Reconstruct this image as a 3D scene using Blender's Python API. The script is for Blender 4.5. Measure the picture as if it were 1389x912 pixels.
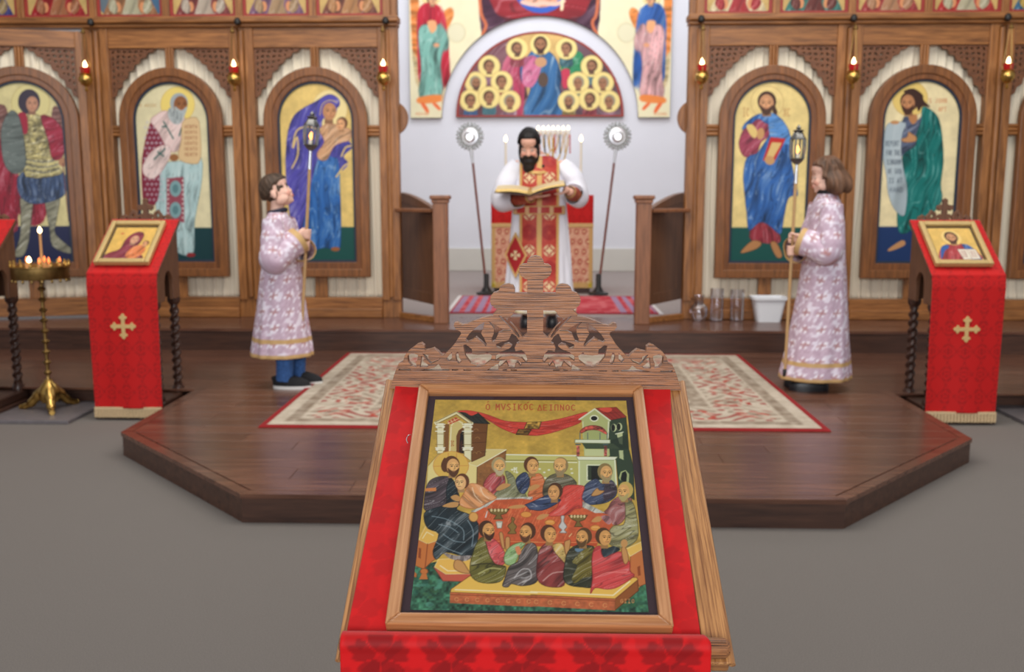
import bpy, bmesh, math, random
import numpy as np
from mathutils import Matrix, Vector
random.seed(7); rng = np.random.default_rng(7)
PI = math.pi
scene = bpy.context.scene
for o in list(bpy.data.objects): bpy.data.objects.remove(o)

# ------------------------------------------------------------------ camera
FPX, CX, CY, CAMZ = 1300.0, 694.5, 456.0, 1.43
TH = math.atan(196 / FPX); PS = math.atan(40.5 * math.cos(TH) / FPX)
cam = bpy.data.cameras.new('camera'); camo = bpy.data.objects.new('camera', cam)
scene.collection.objects.link(camo)
camo.location = (0, 0, CAMZ); camo.rotation_euler = (PI / 2 - TH, 0, PS)
cam.sensor_width = 36; cam.lens = FPX / 1389 * 36; cam.clip_start = .05; cam.clip_end = 100
cam.dof.use_dof = True; cam.dof.focus_distance = 1.45; cam.dof.aperture_fstop = 6.6
scene.camera = camo

# ------------------------------------------------------------------ light
world = bpy.data.worlds.new('world'); scene.world = world; world.use_nodes = True
bg = world.node_tree.nodes['Background']
bg.inputs[0].default_value = (.97, .97, 1.0, 1); bg.inputs[1].default_value = .33
def area(name, loc, target, sx, sy, power, col):
    l = bpy.data.lights.new(name, 'AREA'); l.shape = 'RECTANGLE'; l.size = sx; l.size_y = sy
    l.energy = power; l.color = col
    o = bpy.data.objects.new(name, l); scene.collection.objects.link(o); o.location = loc
    o.rotation_euler = (Vector(target) - Vector(loc)).to_track_quat('-Z', 'Y').to_euler()
    return o
area('nave_ceiling_lamp_offscreen', (0, 4.9, 5.6), (0, 6.9, .8), 8, 3, 340, (1, .95, .88))
area('altar_ceiling_lamp_offscreen', (0, 11.2, 5.2), (0, 12.2, 1.0), 5, 2.4, 150, (.93, .96, 1))
area('nave_rear_window_offscreen', (0, -7.0, 3.6), (0, 4.5, 1.1), 8, 2.8, 760, (.95, .97, 1))
vs = scene.view_settings
vs.view_transform = 'Standard'; vs.look = 'None'; vs.gamma = 1; vs.use_curve_mapping = False; vs.exposure = -.05

# ------------------------------------------------------------------ helpers
def lin(c):
    c = np.asarray(c, float) / 255.0
    return np.where(c <= .04045, c / 12.92, ((c + .055) / 1.055) ** 2.4)
def rgba(c): return (*[float(v) for v in lin(c)], 1.0)
MATS = {}
def newmat(name):
    m = bpy.data.materials.new(name); m.use_nodes = True; MATS[name] = m
    return m, m.node_tree.nodes, m.node_tree.links, m.node_tree.nodes['Principled BSDF']
def mat(name, col, rough=.5, metal=0., spec=.5, var=0., vscale=20., bump=0., bscale=200., coat=0., trans=0., emit=None, estr=0., alpha=1.):
    m, N, L, b = newmat(name)
    b.inputs['Base Color'].default_value = rgba(col); b.inputs['Roughness'].default_value = rough
    b.inputs['Metallic'].default_value = metal; b.inputs['Specular IOR Level'].default_value = spec
    b.inputs['Coat Weight'].default_value = coat; b.inputs['Transmission Weight'].default_value = trans
    if emit: b.inputs['Emission Color'].default_value = rgba(emit); b.inputs['Emission Strength'].default_value = estr
    tc = N.new('ShaderNodeTexCoord')
    n = N.new('ShaderNodeTexNoise'); n.inputs['Scale'].default_value = vscale; n.inputs['Detail'].default_value = 4
    L.new(tc.outputs['Object'], n.inputs['Vector'])
    r = N.new('ShaderNodeValToRGB'); v = var
    c = lin(col)
    r.color_ramp.elements[0].color = (*[float(x * (1 - v)) for x in c], 1); r.color_ramp.elements[0].position = .3
    r.color_ramp.elements[1].color = (*[float(min(1, x * (1 + v))) for x in c], 1); r.color_ramp.elements[1].position = .7
    L.new(n.outputs['Fac'], r.inputs['Fac']); L.new(r.outputs['Color'], b.inputs['Base Color'])
    if bump:
        n2 = N.new('ShaderNodeTexNoise'); n2.inputs['Scale'].default_value = bscale; n2.inputs['Detail'].default_value = 3
        L.new(tc.outputs['Object'], n2.inputs['Vector'])
        bp = N.new('ShaderNodeBump'); bp.inputs['Strength'].default_value = bump; bp.inputs['Distance'].default_value = .01
        L.new(n2.outputs['Fac'], bp.inputs['Height']); L.new(bp.outputs['Normal'], b.inputs['Normal'])
    return m
def wood(name, light, dark, axis='x', scale=1., rough=.4, coat=0., lo=.35, hi=.68, rnd=.25, bump=.15, stretch=14.):
    m, N, L, b = newmat(name)
    tc = N.new('ShaderNodeTexCoord'); mp = N.new('ShaderNodeMapping')
    s = [stretch * 3 * scale] * 3; s['xyz'.index(axis)] = 3 * scale
    mp.inputs['Scale'].default_value = s
    oi = N.new('ShaderNodeObjectInfo'); cm = N.new('ShaderNodeCombineXYZ'); mu = N.new('ShaderNodeMath'); mu.operation = 'MULTIPLY'; mu.inputs[1].default_value = 17
    L.new(oi.outputs['Random'], mu.inputs[0])
    for i in range(3): L.new(mu.outputs[0], cm.inputs[i])
    L.new(cm.outputs[0], mp.inputs['Location'])
    L.new(tc.outputs['Object'], mp.inputs['Vector'])
    n = N.new('ShaderNodeTexNoise'); n.inputs['Scale'].default_value = 1; n.inputs['Detail'].default_value = 7; n.inputs['Roughness'].default_value = .62; n.inputs['Distortion'].default_value = .35
    L.new(mp.outputs[0], n.inputs['Vector'])
    r = N.new('ShaderNodeValToRGB'); r.color_ramp.elements[0].color = rgba(dark); r.color_ramp.elements[0].position = lo
    r.color_ramp.elements[1].color = rgba(light); r.color_ramp.elements[1].position = hi
    L.new(n.outputs['Fac'], r.inputs['Fac'])
    mr = N.new('ShaderNodeMapRange'); mr.inputs['To Min'].default_value = 1 - rnd; mr.inputs['To Max'].default_value = 1 + rnd * .6
    L.new(oi.outputs['Random'], mr.inputs['Value'])
    hs = N.new('ShaderNodeHueSaturation'); L.new(mr.outputs[0], hs.inputs['Value']); L.new(r.outputs[0], hs.inputs['Color'])
    L.new(hs.outputs[0], b.inputs['Base Color'])
    b.inputs['Roughness'].default_value = rough; b.inputs['Coat Weight'].default_value = coat; b.inputs['Coat Roughness'].default_value = .15
    bp = N.new('ShaderNodeBump'); bp.inputs['Strength'].default_value = bump; bp.inputs['Distance'].default_value = .002
    L.new(n.outputs['Fac'], bp.inputs['Height']); L.new(bp.outputs[0], b.inputs['Normal'])
    return m
def paintmat(name, rough=.5, spec=.4, coat=0., sheen=0., metal=0.):
    m, N, L, b = newmat(name)
    a = N.new('ShaderNodeAttribute'); a.attribute_name = 'Col'; L.new(a.outputs['Color'], b.inputs['Base Color'])
    b.inputs['Roughness'].default_value = rough; b.inputs['Specular IOR Level'].default_value = spec
    b.inputs['Coat Weight'].default_value = coat; b.inputs['Sheen Weight'].default_value = sheen; b.inputs['Metallic'].default_value = metal
    return m
def glassmat(name, col, gloss=.06, rough=.02):
    m, N, L, b = newmat(name); N.remove(b)
    t = N.new('ShaderNodeBsdfTransparent'); t.inputs[0].default_value = rgba(col)
    g = N.new('ShaderNodeBsdfGlossy'); g.inputs['Roughness'].default_value = rough
    lw = N.new('ShaderNodeLayerWeight'); lw.inputs[0].default_value = .25
    mr = N.new('ShaderNodeMapRange'); mr.inputs['To Min'].default_value = gloss; mr.inputs['To Max'].default_value = .7
    L.new(lw.outputs['Fresnel'], mr.inputs['Value'])
    mx = N.new('ShaderNodeMixShader'); L.new(mr.outputs[0], mx.inputs[0]); L.new(t.outputs[0], mx.inputs[1]); L.new(g.outputs[0], mx.inputs[2])
    L.new(mx.outputs[0], N['Material Output'].inputs[0])
    return m

def tag(o, label=None, cat=None, group=None, kind=None):
    if label: o['label'] = label
    if cat: o['category'] = cat
    if group: o['group'] = group
    if kind: o['kind'] = kind
    return o
def thing(name, label, cat, loc=(0, 0, 0), group=None, kind=None):
    o = bpy.data.objects.new(name, None); scene.collection.objects.link(o); o.location = loc
    o.empty_display_size = .05
    return tag(o, label, cat, group, kind)
def woff(p):
    v = Vector((0, 0, 0))
    while p is not None: v += Vector(p.location); p = p.parent
    return v
def link(name, me, m, parent):
    """me holds world coordinates (or coordinates local to a root that still sits at the origin)"""
    if m: me.materials.clear(); me.materials.append(MATS[m])
    o = bpy.data.objects.new(name, me); scene.collection.objects.link(o)
    n = len(me.vertices); co = np.empty(n * 3, np.float32); me.vertices.foreach_get('co', co); co = co.reshape(-1, 3)
    if parent is not None:
        off = np.array(woff(parent)); o.parent = parent; co = co - off
    else:
        base = np.array([(co[:, 0].min() + co[:, 0].max()) / 2, (co[:, 1].min() + co[:, 1].max()) / 2, co[:, 2].min()])
        o.location = base; co = co - base
    me.vertices.foreach_set('co', co.astype(np.float32).ravel()); me.update()
    return o
def smooth(me, on=True, angle=None):
    me.polygons.foreach_set('use_smooth', [on] * len(me.polygons))
    if angle: me.set_sharp_from_angle(angle=math.radians(angle))
def mk(name, verts, faces, m, parent=None, sm=False, angle=None):
    me = bpy.data.meshes.new(name); me.from_pydata([tuple(v) for v in verts], [], faces)
    if sm: smooth(me, True, angle)
    return link(name, me, m, parent)
def frombm(name, bm, m, parent=None, sm=False, angle=None):
    bmesh.ops.recalc_face_normals(bm, faces=bm.faces)
    me = bpy.data.meshes.new(name); bm.to_mesh(me); bm.free()
    if sm: smooth(me, True, angle)
    return link(name, me, m, parent)
def addbox(bm, x0, x1, y0, y1, z0, z1, bev=0., M=None):
    r = bmesh.ops.create_cube(bm, size=1)
    vs_ = r['verts']
    for v in vs_: v.co = Vector(((x0 + x1) / 2 + v.co.x * (x1 - x0), (y0 + y1) / 2 + v.co.y * (y1 - y0), (z0 + z1) / 2 + v.co.z * (z1 - z0)))
    if bev:
        es = list({e for v in vs_ for e in v.link_edges})
        rr = bmesh.ops.bevel(bm, geom=es, offset=bev, segments=2, affect='EDGES', profile=.5)
        vs_ = list({v for f in rr['faces'] for v in f.verts} | {v for v in vs_ if v.is_valid})
    if M is not None:
        for v in vs_: v.co = M @ v.co
def box(name, x0, x1, y0, y1, z0, z1, m, parent=None, bev=.004, M=None):
    bm = bmesh.new(); addbox(bm, min(x0, x1), max(x0, x1), y0, y1, z0, z1, bev, M)
    return frombm(name, bm, m, parent)
def boxes(name, lst, m, parent=None, bev=.003):
    bm = bmesh.new()
    for b in lst: addbox(bm, *b, bev)
    return frombm(name, bm, m, parent)
def lathe(name, prof, m, parent=None, at=(0, 0, 0), seg=24, M=None, mod=None):
    V = []; F = []
    for j, (r, z) in enumerate(prof):
        for i in range(seg):
            a = 2 * PI * i / seg; rr = r if mod is None else r * mod(a, z)
            V.append(Vector((rr * math.cos(a), rr * math.sin(a), z)))
    for j in range(len(prof) - 1):
        for i in range(seg):
            k = (i + 1) % seg; F.append((j * seg + i, j * seg + k, (j + 1) * seg + k, (j + 1) * seg + i))
    F.append(tuple(range(seg))[::-1]); F.append(tuple((len(prof) - 1) * seg + i for i in range(seg)))
    if M is not None: V = [M @ v for v in V]
    return mk(name, [v + Vector(at) for v in V], F, m, parent, True, 40)
def catmull(P, n=6, closed=False):
    P = [np.asarray(p, float) for p in P]; out = []
    N = len(P); rngk = range(N if closed else N - 1)
    for i in rngk:
        if closed: p0, p1, p2, p3 = P[i - 1], P[i], P[(i + 1) % N], P[(i + 2) % N]
        else: p0, p1, p2, p3 = P[max(i - 1, 0)], P[i], P[i + 1], P[min(i + 2, N - 1)]
        for k in range(n):
            t = k / n
            out.append(.5 * ((2 * p1) + (-p0 + p2) * t + (2 * p0 - 5 * p1 + 4 * p2 - p3) * t * t + (-p0 + 3 * p1 - 3 * p2 + p3) * t ** 3))
    if not closed: out.append(P[-1])
    return np.array(out)
def frames(P):
    P = np.asarray(P, float); T = np.gradient(P, axis=0); T /= np.linalg.norm(T, axis=1)[:, None] + 1e-9
    up = np.array([0, 0, 1.]) if abs(T[0][2]) < .9 else np.array([0, 1., 0])
    A = np.cross(T[0], up); A /= np.linalg.norm(A); As = [A]
    for i in range(1, len(P)):
        a = As[-1] - T[i] * (As[-1] @ T[i]); As.append(a / (np.linalg.norm(a) + 1e-9))
    As = np.array(As); return P, T, As, np.cross(T, As)
def tubeVF(P, R, seg=10, caps=True):
    P, T, A, B = frames(P); R = np.broadcast_to(np.asarray(R, float), (len(P),))
    V = []; F = []
    for p, a, b, r in zip(P, A, B, R):
        for i in range(seg):
            t = 2 * PI * i / seg; V.append(tuple(p + r * (math.cos(t) * a + math.sin(t) * b)))
    n = len(P)
    for j in range(n - 1):
        for i in range(seg):
            k = (i + 1) % seg; F.append((j * seg + i, j * seg + k, (j + 1) * seg + k, (j + 1) * seg + i))
    if caps: F.append(tuple(range(seg))[::-1]); F.append(tuple((n - 1) * seg + i for i in range(seg)))
    return V, F
def tube(name, P, R, m, parent=None, seg=10):
    V, F = tubeVF(P, R, seg); return mk(name, V, F, m, parent, True, 50)
def tubes(name, lst, m, parent=None, seg=8):
    V = []; F = []
    for P, R in lst:
        v, f = tubeVF(P, R, seg); o = len(V); V += v; F += [tuple(i + o for i in q) for q in f]
    return mk(name, V, F, m, parent, True, 50)
def flat(name, loops, depth, m, parent=None, M=None, bev=0., sm=False):
    """2D outline (first loop) with holes, extruded; local x,y in the plane, z = thickness; M places it"""
    cu = bpy.data.curves.new('c', 'CURVE'); cu.dimensions = '2D'; cu.fill_mode = 'BOTH'; cu.extrude = depth / 2; cu.bevel_depth = bev; cu.bevel_resolution = 1
    for lp in loops:
        sp = cu.splines.new('POLY'); sp.points.add(len(lp) - 1); sp.use_cyclic_u = True
        for q, p in zip(sp.points, lp): q.co = (p[0], p[1], 0, 1)
    ob = bpy.data.objects.new('tmp', cu); scene.collection.objects.link(ob)
    bpy.context.view_layer.update()
    me = bpy.data.meshes.new_from_object(ob.evaluated_get(bpy.context.evaluated_depsgraph_get()))
    bpy.data.objects.remove(ob); bpy.data.curves.remove(cu)
    if M is not None: me.transform(M)
    me.name = name
    if sm: smooth(me, True, 35)
    else: smooth(me, False)
    return link(name, me, m, parent)
def flat2(name, loops, depth, m, parent=None, M=None, bev=0.):
    """like flat(), with a constrained triangulation (many holes)"""
    from mathutils.geometry import delaunay_2d_cdt
    vs_, es, k = [], [], 0
    for lp in loops:
        n_ = len(lp); vs_ += [Vector(p) for p in lp]; es += [(k + i, k + (i + 1) % n_) for i in range(n_)]; k += n_
    ov, oe, of, *_ = delaunay_2d_cdt(vs_, es, [], 0, 1e-7)
    def inside(p, lp):
        c = False; x, y = p
        for i in range(len(lp)):
            (x0, y0), (x1, y1) = lp[i - 1], lp[i]
            if (y0 > y) != (y1 > y) and x < (x1 - x0) * (y - y0) / (y1 - y0) + x0: c = not c
        return c
    bm = bmesh.new(); top = [bm.verts.new((v.x, v.y, depth / 2)) for v in ov]
    for f in of:
        c = sum((ov[i] for i in f), Vector((0, 0))) / len(f)
        if inside(c, loops[0]) and not any(inside(c, h) for h in loops[1:]): bm.faces.new([top[i] for i in f])
    for v in [v for v in bm.verts if not v.link_faces]: bm.verts.remove(v)
    bmesh.ops.recalc_face_normals(bm, faces=bm.faces)
    r = bmesh.ops.extrude_face_region(bm, geom=bm.faces[:])
    for g in r['geom']:
        if isinstance(g, bmesh.types.BMVert): g.co.z = -depth / 2
    if M is not None: bmesh.ops.transform(bm, matrix=M, verts=bm.verts)
    o = frombm(name, bm, m, parent)
    if bev:
        b = o.modifiers.new('soft_edge', 'BEVEL'); b.width = bev; b.segments = 2; b.limit_method = 'ANGLE'; b.angle_limit = math.radians(60)
    return o
XZ = Matrix(((1, 0, 0, 0), (0, 0, -1, 0), (0, 1, 0, 0), (0, 0, 0, 1)))      # plane x,z facing -y
def T(x, y, z): return Matrix.Translation((x, y, z))
def RZ(a): return Matrix.Rotation(a, 4, 'Z')
def setcol(me, C):
    a = me.color_attributes.new('Col', 'FLOAT_COLOR', 'POINT')
    n = len(me.vertices); d = np.ones((n, 4), np.float32); d[:, :3] = np.asarray(C).reshape(n, 3)
    a.data.foreach_set('color', d.ravel())
def gridmesh(name, P, C, m, parent=None, wrap=False, sm=True, flip=False):
    """P[nv,nu,3] points, C[nv,nu,3] linear colours or None"""
    P = np.asarray(P, float); nv, nu = P.shape[:2]
    idx = np.arange(nv * nu).reshape(nv, nu)
    if wrap: nx = np.roll(idx, -1, axis=1); a, b, c, d = idx[:-1], nx[:-1], nx[1:], idx[1:]
    else: a, b, c, d = idx[:-1, :-1], idx[:-1, 1:], idx[1:, 1:], idx[1:, :-1]
    q = np.stack([a, b, c, d], -1).reshape(-1, 4)
    if flip: q = q[:, ::-1]
    me = bpy.data.meshes.new(name); nq = len(q)
    me.vertices.add(nv * nu); me.vertices.foreach_set('co', P.astype(np.float32).ravel())
    me.loops.add(nq * 4); me.loops.foreach_set('vertex_index', q.astype(np.int32).ravel())
    me.polygons.add(nq); me.polygons.foreach_set('loop_start', np.arange(nq, dtype=np.int32) * 4)
    me.polygons.foreach_set('loop_total', np.full(nq, 4, np.int32)); me.update(calc_edges=True)
    if C is not None: setcol(me, C)
    smooth(me, sm)
    return link(name, me, m, parent)
def thicken(o, t, offset=0.):
    s = o.modifiers.new('thickness', 'SOLIDIFY'); s.thickness = t; s.offset = offset; return o
def copy_tree(o, parent=None):
    c = o.copy(); scene.collection.objects.link(c)
    if parent is not None: c.parent = parent
    for ch in o.children: copy_tree(ch, c)
    return c
def vnoise(x, y, seed=0):
    r = np.random.default_rng(seed).random((64, 64)); x = np.asarray(x) % 64; y = np.asarray(y) % 64
    i = np.floor(x).astype(int); j = np.floor(y).astype(int); fx = x - i; fy = y - j; fx = fx * fx * (3 - 2 * fx); fy = fy * fy * (3 - 2 * fy)
    i %= 64; j %= 64; i2 = (i + 1) % 64; j2 = (j + 1) % 64
    return (r[j, i] * (1 - fx) + r[j, i2] * fx) * (1 - fy) + (r[j2, i] * (1 - fx) + r[j2, i2] * fx) * fy
def sstep(a, b, x): t = np.clip((x - a) / (b - a), 0, 1); return t * t * (3 - 2 * t)
def mixc(a, b, t): t = np.asarray(t)[..., None]; return np.asarray(a) * (1 - t) + np.asarray(b) * t
# camera maths, used only to read flat artwork off the photograph into each picture's own frame
_F = np.array([-math.sin(PS) * math.cos(TH), math.cos(PS) * math.cos(TH), -math.sin(TH)]); _R = np.array([math.cos(PS), math.sin(PS), 0]); _U = np.cross(_R, _F)
def proj(p):
    v = np.asarray(p, float) - np.array([0, 0, CAMZ]); z = v @ _F; return CX + FPX * (v @ _R) / z, CY - FPX * (v @ _U) / z
def homog(src, dst):
    A = []
    for (x, y), (u, v) in zip(src, dst):
        A.append([x, y, 1, 0, 0, 0, -u * x, -u * y, -u]); A.append([0, 0, 0, x, y, 1, -v * x, -v * y, -v])
    h = np.linalg.svd(np.array(A))[2][-1].reshape(3, 3)
    def f(P):
        P = np.asarray(P, float); q = np.c_[P, np.ones(len(P))] @ h.T; return q[:, :2] / q[:, 2:]
    return f
def photomap(corners3d):
    """corners3d: TL TR BL BR of a picture; returns photo px -> (u, v) with v down"""
    return homog([proj(c) for c in corners3d], [(0, 0), (1, 0), (0, 1), (1, 1)])
# ------------------------------------------------------------------ flat painter (for icons, print and cloth)
FONT = {'O': [[(.5, 0), (.1, .25), (.1, .75), (.5, 1), (.9, .75), (.9, .25), (.5, 0)]], 'M': [[(.05, 1), (.1, 0), (.5, .6), (.9, 0), (.95, 1)]],
 'Y': [[(0, 0), (.5, 1), (1, 0)]], 'S': [[(.9, .1), (.4, 0), (.1, .25), (.5, .5), (.9, .75), (.5, 1), (.1, .9)]], 'I': [[(.5, 0), (.5, 1)], [(.2, 0), (.8, 0)], [(.2, 1), (.8, 1)]],
 'K': [[(.1, 0), (.1, 1)], [(.9, 0), (.1, .5), (.9, 1)]], 'C': [[(.9, .15), (.5, 0), (.1, .25), (.1, .75), (.5, 1), (.9, .85)]], 'D': [[(.1, 0), (.1, 1), (.5, 1), (.9, .7), (.9, .3), (.5, 0), (.1, 0)]],
 'Δ': [[(.5, 0), (0, 1), (1, 1), (.5, 0)]], 'E': [[(.9, 0), (.1, 0), (.1, 1), (.9, 1)], [(.1, .5), (.7, .5)]], 'Π': [[(.1, 1), (.1, 0), (.9, 0), (.9, 1)]],
 'N': [[(.1, 1), (.1, 0), (.9, 1), (.9, 0)]], 'X': [[(0, 0), (1, 1)], [(1, 0), (0, 1)]], 'R': [[(.1, 1), (.1, 0), (.8, .1), (.8, .4), (.1, .5), (.9, 1)]], 'P': [[(.1, 1), (.1, 0), (.8, .1), (.8, .4), (.1, .5)]],
 'T': [[(.5, 1), (.5, 0)], [(0, 0), (1, 0)]], 'F': [[(.9, 0), (.1, 0), (.1, 1)], [(.1, .5), (.7, .5)]], 'H': [[(.1, 0), (.1, 1)], [(.9, 0), (.9, 1)], [(.1, .5), (.9, .5)]], 'G': [[(.9, .15), (.5, 0), (.1, .25), (.1, .75), (.5, 1), (.9, .8), (.9, .5), (.6, .5)]],
 'A': [[(0, 1), (.5, 0), (1, 1)], [(.2, .65), (.8, .65)]], 'V': [[(0, 0), (.5, 1), (1, 0)]], 'J': [[(.7, 0), (.7, .8), (.4, 1), (.1, .8)]], 'L': [[(.1, 0), (.1, 1), (.9, 1)]], 'W': [[(0, 0), (.25, 1), (.5, .4), (.75, 1), (1, 0)]], ' ': []}
class Canvas:
    def __init__(s, w, h, bg=(0, 0, 0), fmap=None):
        s.w, s.h = w, h; s.a = np.empty((h, w, 3)); s.a[:] = np.asarray(bg, float); s.f = fmap or (lambda P: np.asarray(P, float)); s.k = 0
    def px(s, P): q = s.f(P); return np.c_[q[:, 0] * (s.w - 1), q[:, 1] * (s.h - 1)]
    def mask(s, P):
        x0, y0 = np.floor(P.min(0)).astype(int) - 1; x1, y1 = np.ceil(P.max(0)).astype(int) + 2
        x0, y0 = max(x0, 0), max(y0, 0); x1, y1 = min(x1, s.w), min(y1, s.h)
        if x1 <= x0 or y1 <= y0: return None
        n = 3; xs = (np.arange((x1 - x0) * n) + .5) / n + x0 - .5; ys = (np.arange((y1 - y0) * n) + .5) / n + y0 - .5
        ins = np.zeros((len(ys), len(xs)), bool)
        X0, Y0 = P[:, 0], P[:, 1]; X1, Y1 = np.roll(X0, -1), np.roll(Y0, -1)
        for a, b, c, d in zip(X0, Y0, X1, Y1):
            if b == d: continue
            rows = (ys >= min(b, d)) & (ys < max(b, d))
            if not rows.any(): continue
            xi = a + (ys[rows] - b) * (c - a) / (d - b)
            ins[rows] ^= xs[None, :] < xi[:, None]
        m = ins.reshape(y1 - y0, n, x1 - x0, n).mean((1, 3))
        return (slice(y0, y1), slice(x0, x1)), m
    def poly(s, P, col, sm=3, alpha=1., fold=None, edge=None, ew=1.2, grain=0.):
        P = np.asarray(P, float)
        if sm: P = catmull(P, sm, True)
        q = s.px(P); r = s.mask(q)
        if r is None: return s
        sl, m = r; c = np.empty(m.shape + (3,)); c[:] = np.asarray(col, float)
        ys, xs = np.mgrid[sl[0], sl[1]]
        if fold:       # painted drapery: (angle deg, wavelength px, strength)
            ang, wl, st = fold; s.k += 1; a = math.radians(ang)
            pr_ = xs * math.cos(a) + ys * math.sin(a); al = -xs * math.sin(a) + ys * math.cos(a); pr_ = pr_ + wl * 1.1 * (vnoise(al / (wl * 3.) + 5 * s.k, pr_ / (wl * 5.), s.k + 9) - .5)
            f = vnoise(pr_ / (wl * .62) + 7 * s.k, al / (wl * 3.4) + 3, s.k) * .62 + vnoise(pr_ / (wl * .3) + 3 * s.k, al / (wl * 1.9) + 1, s.k + 40) * .38 - .5
            dk, lt = np.clip(-f * 2.4, 0, 1), np.clip((f - .06) * 3., 0, 1) ** 1.5
            c = c * (1 - dk[..., None] * .55 * st) + (np.array([250., 250, 245]) - c) * (lt * .42 * st)[..., None]
            f2 = vnoise(pr_ / (wl * .42) + 11 * s.k, al / (wl * 3.8) + 6, s.k + 77); l1 = sstep(.055, .0, np.abs(f2 - .60)) * st; l2 = sstep(.055, .0, np.abs(f2 - .36)) * st
            c = c * (1 - .42 * l2[..., None]) + (np.array([252., 252, 248]) - c) * (.42 * l1)[..., None]
        if grain: c = c * (1 + grain * (vnoise(xs / 3.1 + 5, ys / 3.1, 5) + vnoise(xs / 9., ys / 9., 6) - 1))[..., None]
        m = (m * alpha)[..., None]; s.a[sl] = s.a[sl] * (1 - m) + c * m
        if edge is not None: s.line(np.vstack([P, P[:1]]), ew, edge, .7, 0)
        return s
    def line(s, P, w, col, alpha=1., sm=3):
        P = np.asarray(P, float)
        if sm and len(P) > 2: P = catmull(P, sm)
        q = s.px(P)
        x0, y0 = np.floor(q.min(0) - w - 1).astype(int); x1, y1 = np.ceil(q.max(0) + w + 2).astype(int)
        x0, y0 = max(x0, 0), max(y0, 0); x1, y1 = min(x1, s.w), min(y1, s.h)
        if x1 <= x0 or y1 <= y0: return s
        ys, xs = np.mgrid[y0:y1, x0:x1]; D = np.full(xs.shape, 1e9)
        for a, b in zip(q[:-1], q[1:]):
            d = b - a; L = d @ d + 1e-9; t = np.clip(((xs - a[0]) * d[0] + (ys - a[1]) * d[1]) / L, 0, 1)
            D = np.minimum(D, np.hypot(xs - a[0] - t * d[0], ys - a[1] - t * d[1]))
        m = (np.clip(w / 2 - D + .5, 0, 1) * alpha)[..., None]
        s.a[y0:y1, x0:x1] = s.a[y0:y1, x0:x1] * (1 - m) + np.asarray(col, float) * m
        return s
    def ell(s, cx, cy, rx, ry, col, rot=0, **k):
        t = np.linspace(0, 2 * PI, 25)[:-1]; r = math.radians(rot); x, y = rx * np.cos(t), ry * np.sin(t)
        return s.poly(np.c_[cx + x * math.cos(r) - y * math.sin(r), cy + x * math.sin(r) + y * math.cos(r)], col, 0, **k)
    def ring(s, cx, cy, r, w, col, a0=0, a1=360, alpha=1.):
        t = np.radians(np.linspace(a0, a1, 30)); return s.line(np.c_[cx + r * np.cos(t), cy + r * np.sin(t)], w, col, alpha, 0)
    def text(s, t, x, y, w, h, col, lw=1.):
        n = len(t); cw = w / n
        for i, ch in enumerate(t):
            for st in FONT.get(ch, []): s.line([(x + cw * (i + .12 + .7 * p), y + h * q) for p, q in st], lw, col, 1, 0)
    def face(s, cx, cy, r, look=0., hair=(60, 38, 25), skin=(176, 125, 80), beard=None, bald=False, halo=None, hr=1.9, tilt=0):
        """a painted head: look -1 left .. 1 right"""
        if halo is not None: s.ell(cx, cy, r * hr, r * hr, halo, edge=(190, 150, 80), ew=.8)
        o = look * r * .28
        s.ell(cx - o * .8, cy - r * .12, r * 1.02, r * 1.12, hair, tilt)
        s.poly([(cx - r * .42, cy + r * .6), (cx + r * .42, cy + r * .6), (cx + r * .5, cy + r * 1.5), (cx - r * .5, cy + r * 1.5)], np.array(skin) * .8, 0)
        s.ell(cx + o * .6, cy + r * .1, r * .78, r * 1.0, np.minimum(255, np.array(skin) * 1.06), tilt)
        if bald: s.ell(cx + o * .3, cy - r * .55, r * .8, r * .55, np.minimum(255, np.array(skin) * 1.05))
        if beard is not None:
            s.poly([(cx + o - r * .72, cy + r * .25), (cx + o - r * .3, cy + r * .55), (cx + o + r * .3, cy + r * .55), (cx + o + r * .72, cy + r * .25), (cx + o + r * .5, cy + r * 1.05), (cx + o, cy + r * 1.4), (cx + o - r * .5, cy + r * 1.05)], beard)
        d = np.array(skin) * .38; l = np.minimum(255, np.array(skin) * 1.22)
        s.ell(cx + o * 1.2, cy + r * .12, r * .42, r * .62, l, alpha=.65)
        for e in (-1, 1):
            ex = cx + o * 1.7 + e * r * .32; s.line([(ex - r * .2, cy - r * .12), (ex, cy - r * .2), (ex + r * .2, cy - r * .12)], max(.8, .0), d, .9)
            s.ell(ex, cy + r * .04, r * .13, r * .08, d)
        s.line([(cx + o * 1.9, cy), (cx + o * 2.3, cy + r * .35), (cx + o * 1.9 - r * .1, cy + r * .4)], .9, d, .7)
        s.line([(cx + o * 1.8 - r * .2, cy + r * .62), (cx + o * 1.8 + r * .2, cy + r * .62)], 1., (130, 60, 50), .9)
    def mottle(s, amp, sc, seed=1):
        ys, xs = np.mgrid[0:s.h, 0:s.w]; s.a *= (1 + amp * (vnoise(xs / sc, ys / sc, seed) + .5 * vnoise(xs / sc * 2.7, ys / sc * 2.7, seed + 1) - .75))[..., None]
    def sample(s, u, v):
        x = np.clip(u, 0, 1) * (s.w - 1); y = np.clip(v, 0, 1) * (s.h - 1); i = np.minimum(x.astype(int), s.w - 2); j = np.minimum(y.astype(int), s.h - 2)
        fx = (x - i)[..., None]; fy = (y - j)[..., None]; a = s.a
        c = (a[j, i] * (1 - fx) + a[j, i + 1] * fx) * (1 - fy) + (a[j + 1, i] * (1 - fx) + a[j + 1, i + 1] * fx) * fy
        return lin(np.clip(c, 0, 255))
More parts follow.
